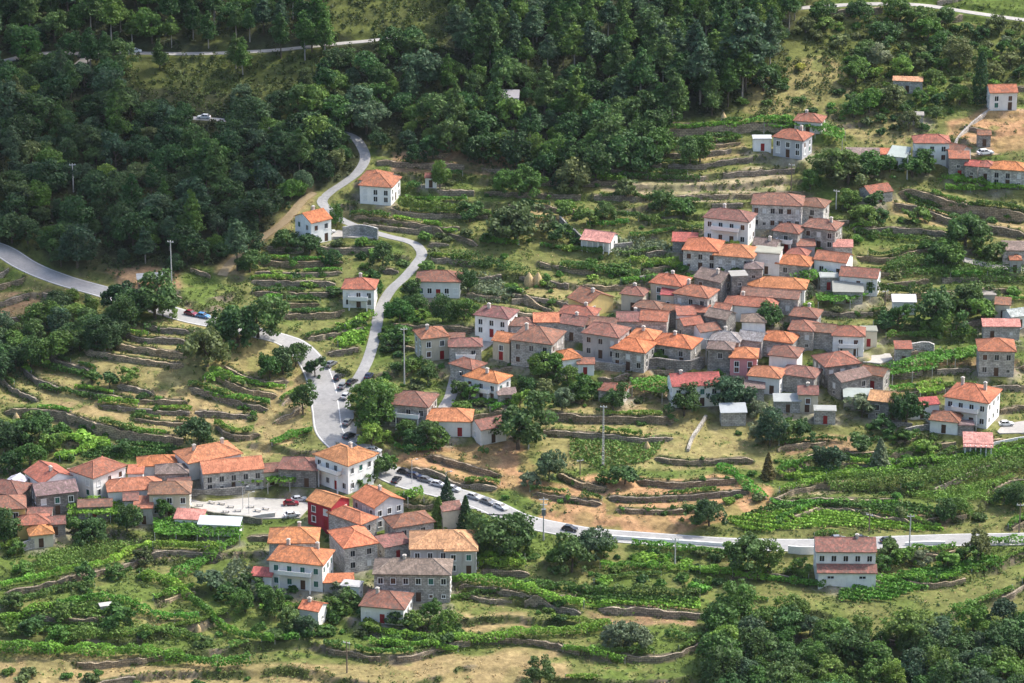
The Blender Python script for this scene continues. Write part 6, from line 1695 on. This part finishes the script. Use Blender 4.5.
# the ravine wood on the west side
RAV_W = wpoly([(-80, 320), (30, 330), (60, 305), (105, 300), (128, 330), (118, 352), (92, 352), (60, 362), (20, 375), (-80, 400)])
for p in poisson(RAV_W, 3.8, 2500, keep_road, 11):
    x, y = p; colr = random.choices(['deep', 'dark', 'blue', 'mid'], [4, 4, 2, 2])[0]; hm = random.uniform(4.5, 6.5)
    if float(sample(ROADD, x, y + 5)) < 2.5: hm *= 0.5
    if in_frame(x, y, 20): plant('broad', x, y, hm, colr, f"{CW[colr]} leafy tree in the ravine wood below the curving road", 'trees of the ravine wood', random.uniform(0.95, 1.2))
    else: rest.append((x, y, hm, 'broad', colr, False))
def merged(name, items, mat='leaf'):
    Q_, T_ = [], []
    for (x, y, hm, kind, colr, _f) in items:
        qs, ts = random.choice(RAW[kind]); s_ = hm / HEIGHT[kind]; a = random.uniform(0, 6.28); c, sn = math.cos(a) * s_, math.sin(a) * s_
        sel = RNG.random(len(qs)) < 0.8
        q = qs[sel]; o = np.empty_like(q); o[..., 0] = q[..., 0] * c - q[..., 1] * sn + x; o[..., 1] = q[..., 0] * sn + q[..., 1] * c + y; o[..., 2] = q[..., 2] * s_ + zat(x, y) - 0.05
        Q_.append(o); T_.append(ts[sel] * LEAFC[colr][1] / LEAFC['deep'][1] * random.uniform(0.9, 1.12))
    return quad_mesh(name, np.concatenate(Q_), np.concatenate(T_), mat)
if rest:
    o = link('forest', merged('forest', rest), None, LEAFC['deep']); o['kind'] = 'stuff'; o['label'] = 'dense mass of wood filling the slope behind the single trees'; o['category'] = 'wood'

# vines: leafy rows on the terrace edges, and flat pergolas
def vine_row(P, w, h, label, colr='vine', posts=True, dens=44, group='vine rows along the terrace edges', cat='vine row', name='vine_row'):
    P = resample(np.asarray(P), 0.8)
    seg = np.hypot(np.diff(P[:, 0]), np.diff(P[:, 1])); s_ = np.concatenate([[0], np.cumsum(seg)]); L = s_[-1]
    if L < 1.5: return None
    o0 = P[len(P) // 2].copy(); rng = np.random.default_rng(int(L * 1000) % 99991)
    n = int(L * dens * (0.35 + 0.45 * (w + h) / 1.6)); t = rng.uniform(0, L, n)
    d = np.gradient(P, axis=0); d[:, 2] = 0; d = unit(d)
    X, Y, Z = [np.interp(t, s_, P[:, i]) for i in range(3)]; DX, DY = np.interp(t, s_, d[:, 0]), np.interp(t, s_, d[:, 1])
    lump = 0.45 + 0.95 * vnoise(t, np.full(n, 3.0), 1.5, int(L * 10) % 1000) * (0.7 + 0.6 * vnoise(t, np.full(n, 9.0), 4.0, int(L * 11) % 1000)); th = rng.uniform(-0.25, math.pi + 0.25, n)
    rr = rng.uniform(0.6, 1.05, n) ** 0.6
    ox = np.cos(th) * w / 2 * rr * lump; oz = h * 0.45 + np.sin(th) * h * 0.5 * rr * lump
    pos = np.stack([X - DY * ox, Y + DX * ox, Z + oz], 1); out = np.stack([-DY * np.cos(th), DX * np.cos(th), np.sin(th)], 1)
    tn = (0.75 + 0.5 * vnoise(t, np.zeros(n), 1.1, int(L * 7) % 1000)) * rng.uniform(0.8, 1.2, n)
    q = leaf_quads(rng, pos - o0, out, 0.36)
    c = LEAFC[colr]; j = rng.uniform(0.8, 1.15)
    root = empty(name, tuple(o0)); link('foliage', quad_mesh('foliage', q, tn, 'leaf'), root, (c[0] * j * rng.uniform(0.85, 1.1), c[1] * j, c[2] * j))
    if posts:
        for k in range(max(2, int(L / 4.5) + 1)):
            tt = L * k / max(1, int(L / 4.5)); tt = min(tt, L)
            x, y, z = [np.interp(tt, s_, P[:, i]) - o0[i] for i in range(3)]
            po = link('post', VPOST, root); po.location = (x, y, z); po.scale = (1, 1, h * 0.85)
    tag(root, label, cat, group)
    return root
_vp = MB(); _vp.tube((0, 0, -0.4), (0, 0, 1.0), 0.07, 0.06, 5); VPOST = _vp.mesh('post', 'pole_concrete')
ROWS = {}
def queue_row(P, w, h, colr, **kw):
    mid = P[len(P) // 2]; u, v = [float(t) for t in to_px(*mid)]
    lm, rel = near_landmark(u, v)
    r = vine_row(P, w, h, None, colr, **kw)
    if r is not None: ROWS.setdefault((kw.get('cat', 'vine row'), CW[colr], rel, lm[2]), []).append((math.hypot(u - lm[0], v - lm[1]), r))
def px_row(pxs, w, h, colr='vine', split=14.0, **kw):
    P = np.array([hit(u, v) for u, v in pxs]); P = resample(P, 0.8); P[:, 2] = smooth1(sample(HGT, P[:, 0], P[:, 1]), 3)
    seg = np.concatenate([[0], np.cumsum(np.hypot(np.diff(P[:, 0]), np.diff(P[:, 1])))])
    n = max(1, int(round(seg[-1] / split)))
    for k in range(n):
        a, c = np.searchsorted(seg, [seg[-1] * k / n, seg[-1] * (k + 1) / n]); Q_ = P[a:c + 1]
        if len(Q_) > 3: queue_row(Q_, w, h, colr, **kw)
VROWS = [
 ([(150, 550), (180, 549), (220, 552)], 1.6, 1.9, 'vine'), ([(0, 590), (35, 582), (70, 573), (107, 566), (134, 553), (153, 549)], 1.7, 1.9, 'vine'),
 ([(140, 580), (166, 585), (193, 604), (215, 625), (242, 639), (275, 644)], 2.0, 2.2, 'vine'), ([(166, 583), (188, 573), (209, 563), (223, 550), (240, 538)], 2.4, 2.0, 'vine'),
 ([(-20, 654), (54, 655), (107, 657), (161, 662), (215, 668), (250, 665)], 2.4, 2.6, 'vine'), ([(-20, 628), (27, 617), (54, 609), (89, 602), (115, 603), (140, 612), (161, 620), (199, 620)], 1.8, 1.9, 'vine'),
 ([(46, 647), (80, 639), (121, 637), (175, 637), (201, 643)], 2.0, 1.9, 'mid'), ([(0, 610), (30, 600), (60, 592), (95, 588)], 1.6, 1.6, 'mid'), ([(450, 565), (490, 566), (526, 567)], 2.2, 2.0, 'vine'), ([(446, 582), (504, 588), (544, 600), (584, 609)], 2.4, 2.2, 'vine'),
 ([(525, 588), (584, 593), (665, 596), (700, 597)], 2.0, 2.0, 'mid'), ([(450, 642), (517, 637), (579, 635), (611, 628)], 2.2, 2.2, 'vine'), ([(600, 569), (660, 570), (718, 574)], 1.8, 1.8, 'vine'), ([(632, 546), (680, 551), (740, 556)], 1.6, 1.6, 'vine'),
 ([(563, 652), (595, 656), (625, 664)], 1.8, 1.8, 'vine'), ([(665, 636), (690, 640), (716, 644)], 1.6, 1.6, 'mid'), ([(369, 632), (400, 638), (445, 640)], 1.6, 1.8, 'vine'), ([(370, 645), (410, 648), (458, 652)], 1.6, 1.8, 'vine'), ([(450, 600), (475, 594), (500, 592)], 1.0, 1.2, 'mid'),
 ([(776, 474), (826, 479), (902, 469), (970, 458), (1040, 450)], 1.6, 1.8, 'vine'), ([(770, 503), (830, 504), (902, 503)], 1.4, 1.5, 'vine'), ([(719, 467), (740, 480), (766, 500)], 2.4, 1.2, 'vine'), ([(985, 545), (1024, 544), (1080, 543)], 1.6, 1.8, 'vine'), ([(820, 462), (870, 458), (940, 450)], 1.4, 1.5, 'mid'),
 ([(700, 574), (757, 580), (826, 588)], 1.6, 1.8, 'vine'), ([(399, 208), (442, 214), (483, 217)], 1.8, 3.2, 'mid'), ([(605, 216), (650, 226), (692, 235)], 1.8, 2.4, 'mid'), ([(598, 178), (640, 180), (700, 182)], 1.4, 1.8, 'mid'), ([(600, 198), (640, 199), (690, 206)], 1.4, 1.6, 'mid'),
 ([(866, 296), (890, 298), (932, 299)], 1.4, 4.0, 'mid'), ([(630, 262), (660, 265), (690, 268)], 1.8, 1.8, 'vine'), ([(560, 270), (600, 274), (640, 278)], 1.8, 2.0, 'mid'), ([(640, 132), (700, 128), (752, 124), (800, 126)], 1.4, 1.6, 'vine'), ([(640, 146), (690, 142), (740, 138)], 1.2, 1.4, 'mid'),
 ([(945, 190), (985, 192), (1040, 196)], 1.4, 1.6, 'vine'), ([(905, 196), (960, 208), (1040, 216)], 1.2, 1.5, 'mid'), ([(855, 232), (900, 240), (950, 244)], 1.4, 1.5, 'mid'), ([(40, 388), (75, 395), (110, 402)], 1.4, 1.4, 'mid'), ([(40, 367), (60, 372), (98, 378)], 1.4, 1.6, 'mid'),
 ([(210, 372), (235, 380), (262, 387), (286, 390)], 1.4, 1.4, 'vine'), ([(205, 392), (235, 400), (270, 405)], 1.4, 1.4, 'vine'), ([(205, 384), (215, 378), (226, 384)], 2.0, 2.0, 'vine'), ([(100, 422), (130, 432), (165, 440)], 1.4, 1.5, 'mid'), ([(52, 440), (85, 445), (112, 450)], 1.6, 1.8, 'vine'), ([(60, 462), (85, 452), (110, 446)], 1.8, 1.6, 'vine'),
 ([(345, 330), (360, 322), (374, 316)], 2.0, 1.5, 'vine'), ([(338, 346), (350, 338), (362, 334)], 2.0, 1.5, 'vine'), ([(395, 448), (415, 452), (440, 450)], 1.2, 1.5, 'vine'), ([(490, 412), (505, 406), (520, 402)], 2.0, 1.6, 'vine'), ([(452, 408), (475, 405), (500, 404)], 1.4, 1.4, 'vine'), ([(272, 446), (295, 436), (312, 432)], 2.4, 1.5, 'vine'),
]
for (pp, w, h, c_) in VROWS: px_row(pp, w, h, c_)
# rows that follow the terrace edges wherever the slope is planted
ZONES = [([(770, 440), (1060, 430), (1060, 538), (770, 538)], 0.75, 'vine'), ([(395, 180), (700, 160), (710, 280), (560, 290), (430, 265)], 0.6, 'mid'), ([(255, 560), (700, 560), (700, 690), (255, 690)], 0.45, 'vine'), ([(860, 185), (1060, 180), (1060, 340), (870, 340)], 0.5, 'mid'),
         ([(95, 330), (300, 330), (290, 450), (60, 450)], 0.42, 'mid'), ([(245, 245), (395, 245), (372, 340), (252, 335)], 0.45, 'mid'), ([(0, 540), (250, 540), (250, 650), (0, 650)], 0.45, 'vine'), ([(760, 185), (870, 230), (870, 300), (820, 300)], 0.3, 'mid'), ([(540, 405), (770, 410), (770, 475), (540, 475)], 0.04, 'mid'), ([(800, 430), (1000, 430), (990, 372), (820, 372)], 0.3, 'vine'), ([(560, 250), (700, 240), (720, 300), (600, 300)], 0.5, 'vine'), ([(730, 548), (1060, 545), (1060, 612), (730, 606)], 0.85, 'vine')]
ZW = [(wpoly(p), pr, c_) for p, pr, c_ in ZONES]
cols = np.arange(0, len(XF), 3)
IM = np.maximum.accumulate(IDX, 0)
rng = np.random.default_rng(77); nauto = 0
for e_, (A_, D_, pts_) in enumerate(EDGES):
    P = resample(np.array([hit(u, v, 0, M0) for u, v in pts_]), 0.8); um = np.mean([a for a, b_ in pts_]); vm = np.mean([b_ for a, b_ in pts_])
    pr = 0.75 if um < 400 and vm < 460 else (0.25 if vm > 400 else 0.6)
    P[:, 1] += 0.9; a = 0
    while a < len(P):
        e = min(len(P), a + int(rng.uniform(6, 16))); Q_ = P[a:e].copy()
        if e - a > 4 and rng.random() < pr and not any(occ_at(x, y) for x, y, _z in Q_):
            Q_[:, 2] = sample(HGT, Q_[:, 0], Q_[:, 1]); queue_row(Q_, rng.uniform(0.8, 1.6), rng.uniform(0.7, 1.5), random.choice(['vine', 'mid', 'mid', 'fresh'])); nauto += 1
        a = e + int(rng.uniform(0, 5))
for k in range(int(IM.min()) + 1, int(IM.max())):
    yc = np.array([np.interp(k + rz, IM[:, c_], YF) for c_ in cols]) + 0.3
    xc = XF[cols]
    for W, pr, colr in ZW:
        ins = pip(xc, yc, W) & (sample(_ez, xc, yc) < 0.5) & np.array([not occ_at(a, b_) for a, b_ in zip(xc, yc)])
        ins[1:] &= np.abs(np.diff(yc)) < 2.0
        i = 0
        while i < len(xc):
            if not ins[i]: i += 1; continue
            j = i
            while j < len(xc) and ins[j]: j += 1
            a = i
            while a < j:
                L_ = int(rng.uniform(5, 14)); e = min(j, a + L_)
                if e - a >= 4 and rng.random() < pr and nauto < 215:
                    P = np.stack([xc[a:e], smooth1(yc[a:e], 2), np.zeros(e - a)], 1); P[:, 2] = sample(HGT, P[:, 0], P[:, 1])
                    um, vm = to_px(*P[len(P) // 2])
                    if -20 < um < 1044 and -20 < vm < 703:
                        queue_row(P, rng.uniform(0.8, 1.5), rng.uniform(0.9, 1.6), random.choice([colr, 'mid', 'vine', 'fresh'])); nauto += 1
                a = e + int(rng.uniform(0, 4))
            i = j
for (cat, cw, rel, lk), L_ in ROWS.items():
    L_.sort(key=lambda t: t[0])
    for n, (_d, r) in enumerate(L_):
        r['label'] = f"{ORD[n] if n < 6 else 'outlying '}{cw} leafy {cat} {rel} {lk}"

# pergolas
PERG = [([(153, 526), (200, 525), (243, 531), (240, 546), (155, 543)], 'broad vine pergola below the low white roofed shed'), ([(66, 508), (118, 505), (140, 511), (132, 524), (68, 524)], 'bright green vine pergola right of the tiny orange hipped cottage'),
 ([(764, 123), (800, 125), (845, 141), (842, 152), (815, 138), (764, 131)], 'long bright vine pergola beside the house by the pergola'), ([(848, 389), (890, 371), (940, 353), (962, 360), (932, 379), (872, 390)], 'wide vine pergola between the lone tall stone house and dark stone houses'),
 ([(764, 378), (802, 373), (806, 386), (766, 393)], 'vine pergola below the white orange hipped house'), ([(630, 387), (660, 384), (682, 396), (662, 404), (632, 397)], 'vine pergola left of the vivid red roofed house'), ([(265, 486), (305, 474), (313, 482), (290, 492), (268, 494)], 'vine pergola at the corner of the village square'),
 ([(205, 482), (240, 477), (268, 479), (262, 490), (210, 492)], 'vine pergola behind the village square wall'), ([(790, 284), (822, 278), (836, 286), (800, 296)], 'vine pergola right of the brightest hipped roof'), ([(700, 296), (722, 282), (728, 290), (708, 306)], 'narrow vine pergola beside the tall hipped village house'),
 ([(404, 500), (422, 494), (424, 504), (408, 508)], 'small yellowish vine pergola right of the pale gable ended house'), ([(455, 556), (500, 556), (525, 562), (455, 570)], 'vine pergola right of the tan roofed long house'), ([(915, 390), (940, 385), (945, 398), (920, 402)], 'vine pergola left of the large white balcony house'), ([(955, 356), (980, 352), (978, 366), (955, 368)], 'small vine pergola left of the lone tall stone house'),
 ([(815, 302), (845, 297), (870, 302), (850, 310), (818, 312)], 'vine pergola above the white front terracotta house'), ([(800, 336), (826, 338), (858, 344), (840, 350), (805, 346)], 'vine pergola below the white front terracotta house'), ([(745, 388), (760, 384), (762, 396), (748, 398)], 'little vine pergola below the dark lean-to by the big dark tree')]
for (pp, lab) in PERG:
    W = [hit(u, v) for u, v in pp]; W2 = [(a, b_) for a, b_, _ in W]; A_ = np.array(W2); lo, hi = A_.min(0), A_.max(0); rng = np.random.default_rng(int(pp[0][0]) + 3)
    area = abs(sum(W2[i][0] * W2[(i + 1) % len(W2)][1] - W2[(i + 1) % len(W2)][0] * W2[i][1] for i in range(len(W2)))) / 2
    C = rng.uniform(lo, hi, (int(area * 60) + 200, 2)); C = C[pip(C[:, 0], C[:, 1], W2)][:int(area * 22)]
    ctr = np.array([A_[:, 0].mean(), A_[:, 1].mean(), 0]); ctr[2] = zat(*ctr[:2])
    zb = blur(HGT, 0); zz = sample(HGT, C[:, 0], C[:, 1]) * 0.6 + 0.4 * ctr[2]
    ph = vnoise(C[:, 0], C[:, 1], 1.6, 5)
    pos = np.stack([C[:, 0], C[:, 1], zz + 2.0 + 0.5 * (ph - 0.5) + rng.normal(size=len(C)) * 0.12], 1); out = np.tile([0, 0, 1.0], (len(C), 1))
    edge_ = rng.random(len(C)) < 0.12; pos[edge_, 2] -= rng.uniform(0.1, 0.9, edge_.sum())
    q = leaf_quads(rng, pos - ctr, out, 0.42, bias=0.9)
    root = empty('vine_pergola', tuple(ctr)); c = LEAFC['vine']
    link('foliage', quad_mesh('foliage', q, (0.75 + 0.5 * vnoise(C[:, 0], C[:, 1], 1.0, 9)) * rng.uniform(0.8, 1.2, len(C)), 'leaf'), root, c)
    for i in range(len(W2)):
        a, b_ = np.array(W2[i]), np.array(W2[(i + 1) % len(W2)]); n = max(1, int(np.hypot(*(b_ - a)) / 4))
        for k in range(n):
            p = a + (b_ - a) * k / n; z = zat(*p); zt = z * 0.6 + 0.4 * ctr[2] + 2.0
            if zt - z > 0.4: po = link('post', VPOST, root); po.location = (p[0] - ctr[0], p[1] - ctr[1], z - ctr[2]); po.scale = (1, 1, zt - z)
    tag(root, lab, 'pergola', 'vine pergolas')

# standing crops: many stalks nobody could count
CROPS = [([(770, 507), (900, 506), (960, 514), (900, 523), (826, 509), (740, 518)], 0.9, 'mid', 'vineyard', 'vineyard strip above the low green vineyard slope'), ([(778, 464), (826, 470), (902, 462), (1060, 440), (1060, 453), (921, 474), (826, 480)], 0.9, 'vine', 'vineyard', 'vineyard terrace above the long maize strip'), ([(560, 600), (640, 604), (700, 602), (700, 610), (600, 612)], 0.8, 'vine', 'vineyard', 'vineyard band right of the lower vine rows'), ([(0, 620), (60, 606), (110, 604), (140, 614), (100, 634), (10, 640)], 0.8, 'mid', 'vineyard', 'garden vineyard beside the small water tank'), ([(235, 560), (262, 575), (270, 600), (240, 605), (222, 575)], 0.9, 'grey', 'vegetable', 'grey green garden below the white villa'),
 ([(35, 560), (94, 545), (150, 543), (129, 551), (72, 570), (40, 573)], 1.7, 'mid', 'maize', 'maize field below the tiny orange hipped cottage'), ([(826, 482), (921, 477), (1060, 455), (1060, 472), (902, 491), (830, 494)], 2.5, 'mid', 'maize', 'long maize strip below the east terraces'),
 ([(902, 496), (1060, 476), (1060, 500), (955, 504)], 1.2, 'fresh', 'maize', 'lower maize strip below the long maize strip'), ([(452, 257), (492, 263), (542, 279), (517, 277), (452, 266)], 2.0, 'mid', 'maize', 'dark maize band above the many windowed white house'), ([(886, 266), (910, 259), (960, 266), (1060, 278), (1060, 288), (940, 280), (886, 277)], 1.8, 'mid', 'maize', 'maize field below the east lane'),
 ([(462, 275), (500, 278), (515, 300), (480, 305), (462, 292)], 0.9, 'grey', 'vegetable', 'pale vegetable plot right of the many windowed white house'), ([(725, 520), (826, 512), (871, 517), (938, 526), (944, 531), (744, 534)], 0.8, 'vine', 'vineyard', 'low green vineyard slope above the main road'), ([(839, 594), (985, 555), (1004, 569), (922, 591), (890, 602), (839, 603)], 1.1, 'vine', 'vineyard', 'wide vineyard right of the white roadside house'),
 ([(605, 244), (650, 238), (690, 252), (650, 258), (612, 256)], 0.8, 'grey', 'vegetable', 'grey green vegetable garden right of the pillared pavilion'), ([(937, 182), (1060, 180), (1060, 196), (970, 192)], 1.2, 'vine', 'vineyard', 'vineyard below the orange roofed stone house'), ([(80, 460), (100, 448), (160, 440), (185, 452), (140, 460)], 1.0, 'mid', 'vineyard', 'young vineyard above the big white corner house'),
 ([(570, 440), (610, 440), (665, 442), (650, 462), (600, 470), (570, 460)], 0.6, 'mid', 'vegetable', 'bean plot around the lattice mast'), ([(335, 525 - 200), (372, 325), (365, 345), (340, 350)], 0.7, 'vine', 'vineyard', 'little vineyard left of the climbing side road'), ([(800, 470), (826, 474), (822, 482), (780, 480)], 0.8, 'vine', 'vegetable', 'green plot left of the long maize strip'), ([(560, 590), (600, 594), (700, 600), (690, 608), (590, 604)], 0.8, 'mid', 'vineyard', 'low vineyard between the lower vine rows')]
for (pp, h, colr, what, lab) in CROPS:
    W2 = [hit(u, v)[:2] for u, v in pp]; A_ = np.array(W2); lo, hi = A_.min(0), A_.max(0); rng = np.random.default_rng(int(pp[0][0]) + 31)
    area = abs(sum(W2[i][0] * W2[(i + 1) % len(W2)][1] - W2[(i + 1) % len(W2)][0] * W2[i][1] for i in range(len(W2)))) / 2
    n = int(area * (26 if what != 'vegetable' else 13)); C = rng.uniform(lo, hi, (n * 4, 2))
    C = C[pip(C[:, 0], C[:, 1], W2)][:n]
    rows = (C[:, 1] + 0.2 * C[:, 0]) / (1.5 if what != 'maize' else 1.0)
    if what != 'vegetable': C[:, 1] += (np.round(rows) - rows) * 0.55 * (1.5 if what != 'maize' else 1.0)
    hz = rng.uniform(0.15, 1.0, len(C)) ** 0.7 * h
    pos = np.stack([C[:, 0], C[:, 1], sample(HGT, C[:, 0], C[:, 1]) + hz], 1)
    out = unit(rng.normal(size=pos.shape) * np.array([1, 1, 0.5]) + np.array([0, 0, 0.5]))
    q = leaf_quads(rng, pos, out, 0.42, 0.55 if what == 'maize' else 1.0, bias=0.5)
    c = LEAFC[colr]; o = link(what + '_plot', quad_mesh('crop', q, (0.7 + 0.6 * vnoise(C[:, 0], C[:, 1], 2.0, 9)) * rng.uniform(0.75, 1.25, len(C)), 'grass_blade'), None, c)
    tag(o, lab, 'crop', None, 'stuff')

# shrubs along the edges, walls and clearings
def shrub_zone(pxpoly, n, seed, hs=(0.8, 2.0), cols_=('mid', 'deep', 'olive', 'fresh'), edge_only=False):
    W = wpoly(pxpoly); A_ = np.array(W); lo, hi = A_.min(0), A_.max(0); rng = np.random.default_rng(seed); k = 0; tries = 0
    while k < n and tries < n * 60:
        tries += 1; p = rng.uniform(lo, hi)
        if not pip([p[0]], [p[1]], W)[0] or occ_at(*p) or float(sample(ROADD, *p)) < 0.8: continue
        if edge_only and float(sample(ris, *p)) < 0.25: continue
        k += 1; plant_px('shrub', 0, 0, -rng.uniform(*hs), random.choice(cols_), random.uniform(0.9, 1.5), xy=tuple(p))
shrub_zone([(100, 330), (300, 335), (300, 455), (60, 455)], 26, 1, (0.6, 1.6), edge_only=True)
shrub_zone([(245, 240), (400, 240), (375, 340), (250, 340)], 24, 2, (0.7, 1.8), edge_only=True)
shrub_zone([(400, 180), (600, 175), (700, 200), (700, 290), (560, 300), (430, 270)], 46, 3, (0.8, 2.2))
shrub_zone([(720, 60), (850, 50), (850, 115), (720, 120)], 22, 4, (0.8, 1.8), ('olive', 'yellow', 'mid', 'deep'))
shrub_zone([(840, 190), (1024, 200), (1024, 345), (860, 345)], 34, 5, (0.8, 2.0))
shrub_zone([(700, 405), (1020, 440), (1020, 535), (730, 535)], 36, 6, (0.7, 1.8))
shrub_zone([(380, 480), (540, 500), (540, 545), (760, 560), (760, 600), (460, 640), (240, 640), (240, 580)], 34, 7, (0.7, 1.8))
shrub_zone([(0, 560), (240, 540), (240, 650), (0, 650)], 24, 8, (0.7, 1.9))
shrub_zone([(400, 300), (800, 240), (880, 300), (880, 400), (400, 420)], 90, 9, (0.6, 1.8))
shrub_zone([(540, 405), (770, 410), (760, 530), (540, 530)], 20, 10, (0.5, 1.2), edge_only=True)
shrub_zone([(240, 575), (335, 585), (370, 610), (450, 620), (460, 645), (350, 650), (250, 640)], 34, 12, (1.0, 2.4), ('mid', 'deep', 'mid', 'grey'))
shrub_zone([(-10, 668), (250, 672), (250, 690), (-10, 690)], 12, 16, (0.8, 1.8), ('mid', 'deep', 'olive'))
shrub_zone([(10, 425), (110, 440), (100, 462), (10, 470)], 18, 13, (1.0, 2.4), ('mid', 'deep', 'vine'))
shrub_zone([(480, 545), (720, 555), (720, 600), (480, 590)], 30, 14, (0.9, 2.2), ('mid', 'deep', 'vine', 'fresh'))
shrub_zone([(345, 240), (430, 270), (420, 370), (380, 380), (375, 320)], 26, 15, (1.0, 2.4), ('mid', 'deep', 'fresh'))
# hillside trees above the upper village
UP_W = wpoly([(850, 100), (845, 60), (800, 30), (860, 14), (1060, 36), (1060, 82), (985, 85), (960, 110), (930, 130), (880, 135), (850, 120)])
for p in poisson(UP_W, 3.1, 4000, keep_road, 21):
    r_ = random.random(); kd = 'broad' if r_ < 0.22 else ('small' if r_ < 0.5 else 'shrub')
    plant_px(kd, 0, 0, -{'broad': random.uniform(4, 6.5), 'small': random.uniform(2.4, 4), 'shrub': random.uniform(1, 2)}[kd], random.choices(['mid', 'deep', 'fresh', 'olive', 'grey'], [4, 4, 2, 3, 0.6])[0], random.uniform(1, 1.3), xy=tuple(p))
SHQ.sort(key=lambda t: -t[0])
for _s, a_ in SHQ[:292]: plant_px(*a_, now=True)
_rest = [(a_[6][0], a_[6][1], -a_[3], 'shrub', a_[4], True) for _s, a_ in SHQ[292:]]
if _rest: o = link('shrubbery', merged('shrubbery', _rest), None, LEAFC['mid']); tag(o, 'many low shrubs spread over the terraces', 'shrubbery', None, 'stuff')
for (desc, rel, lk, kind), L_ in PENDING.items():
    L_.sort(key=lambda t: t[0])
    for n, (_d, r) in enumerate(L_):
        r['label'] = f"{ORD[n] if n < 6 else 'outlying '}{desc} {rel} {lk}"
        r['group'] = {'shrub': 'shrubs scattered over the terraces', 'small': 'small trees among the terraces'}.get(kind, 'trees among the terraces and houses')

# ground cover
rng = np.random.default_rng(404)
def cover(name, n, mask_fn, size, hgt, color, tint_scale, label, kind_mat='grass_blade', upright=True, per=1, rad=0.5):
    n = n // per; X = rng.uniform(-150, 150, n); Y = rng.uniform(590, 900, n)
    w = mask_fn(X, Y); k = rng.random(n) < w; X, Y = X[k], Y[k]
    u, v = to_px(X, Y, sample(HGT, X, Y)); k = (u > -60) & (u < 1084) & (v > -60) & (v < 730) & (sample(OCC.astype(float), X, Y) < 0.1); X, Y = X[k], Y[k]
    sc_ = np.repeat(rng.uniform(0.5, 1.25, len(X)), per); X, Y = np.repeat(X, per), np.repeat(Y, per); th = rng.uniform(0, 6.283, len(X)); rr_ = np.sqrt(rng.uniform(0, 1, len(X))) if per > 1 else np.zeros(len(X))
    X, Y = X + np.cos(th) * rr_ * rad * sc_, Y + np.sin(th) * rr_ * rad * sc_
    Z = sample(HGT, X, Y); m_ = len(X)
    out = unit(rng.normal(size=(m_, 3)) * np.array([1, 1, 0.3]) + (np.array([0, 0, 0.9]) if upright else np.array([0, 0, 1.0])))
    hz = rng.uniform(0.35, 1, m_) * hgt * (np.sqrt(np.clip(1.08 - rr_ ** 2, 0.05, 1)) * sc_ if per > 1 else 1.0)
    if per > 1: out = unit(out * 0.7 + np.stack([np.cos(th) * rr_, np.sin(th) * rr_, np.full(m_, 0.5)], 1))
    q = leaf_quads(rng, np.stack([X, Y, Z + hz], 1), out, size, 1.0, bias=1.2)
    o = link(name, quad_mesh(name, q, (0.65 + 0.8 * vnoise(X, Y, tint_scale, 13)) * rng.uniform(0.8, 1.2, m_), kind_mat), None, color)
    tag(o, label, name.replace('_', ' '), None, 'stuff')
inF = lambda X, Y: sample(feather(in_forest, 4), X, Y)
_op = np.zeros(GX.shape, bool)
for W_ in OPEN_W[:2]: _op |= pip(GX, GY, W_)
inS = lambda X, Y: sample(feather(in_scrub | _op, 4), X, Y)
gsum = GC.sum(-1); green = np.clip((GC[..., 1] / (GC[..., 0] + 1e-4) - 0.78) * 3.2, 0, 1); riserf = feather(RISER, 1)
cover('undergrowth', 620000, lambda X, Y: np.clip(inF(X, Y), 0, 1) * (1 - 0.8 * inS(X, Y)) * 0.9 * sstep(0.15, 0.42, vnoise(X, Y, 7, 3)), 0.42, 1.3, (0.052, 0.072, 0.022), 6, 'low undergrowth between the trees of the wood', 'leaf', False, 14, 0.8)
cover('scrub', 900000, lambda X, Y: np.clip(inS(X, Y), 0, 1) * 0.95 * sstep(0.12, 0.45, vnoise(X, Y, 5, 8)), 0.36, 1.2, (0.088, 0.118, 0.027), 5, 'low yellow green scrub on the upper slope', 'leaf', False, 16, 0.75)
cover('grass', 620000, lambda X, Y: (1 - np.clip(inF(X, Y) + inS(X, Y), 0, 1)) * sample(green, X, Y) * sstep(0.2, 0.6, vnoise(X, Y, 3.2, 4)), 0.26, 0.35, (0.125, 0.175, 0.036), 4, 'rough green grass on the terraces', 'grass_blade', True, 7, 0.45)
cover('dry_grass', 420000, lambda X, Y: (1 - np.clip(inF(X, Y), 0, 1)) * (1 - sample(green, X, Y)) * sstep(0.3, 0.65, vnoise(X, Y, 2.6, 5)) * 0.8, 0.22, 0.22, (0.33, 0.26, 0.115), 4, 'dry straw coloured grass on the mown terraces', 'grass_blade', True, 6, 0.4)
cover('wall_weeds', 1300000, lambda X, Y: np.clip(sample(riserf, X, Y) * 1.5, 0, 1) * sstep(0.24, 0.52, vnoise(X, Y, 3.4, 6)), 0.30, 0.7, (0.075, 0.112, 0.026), 3, 'weeds and ivy growing on the terrace walls', 'leaf', False, 10, 0.5)
cover('field_weeds', 260000, lambda X, Y: (1 - np.clip(inF(X, Y) + inS(X, Y), 0, 1)) * sstep(0.56, 0.72, vnoise(X, Y, 8, 16)) * (0.25 + 0.75 * sample(green, X, Y)), 0.30, 0.7, (0.085, 0.125, 0.030), 3, 'tall weeds and brambles in the neglected fields', 'leaf', False, 14, 0.6)
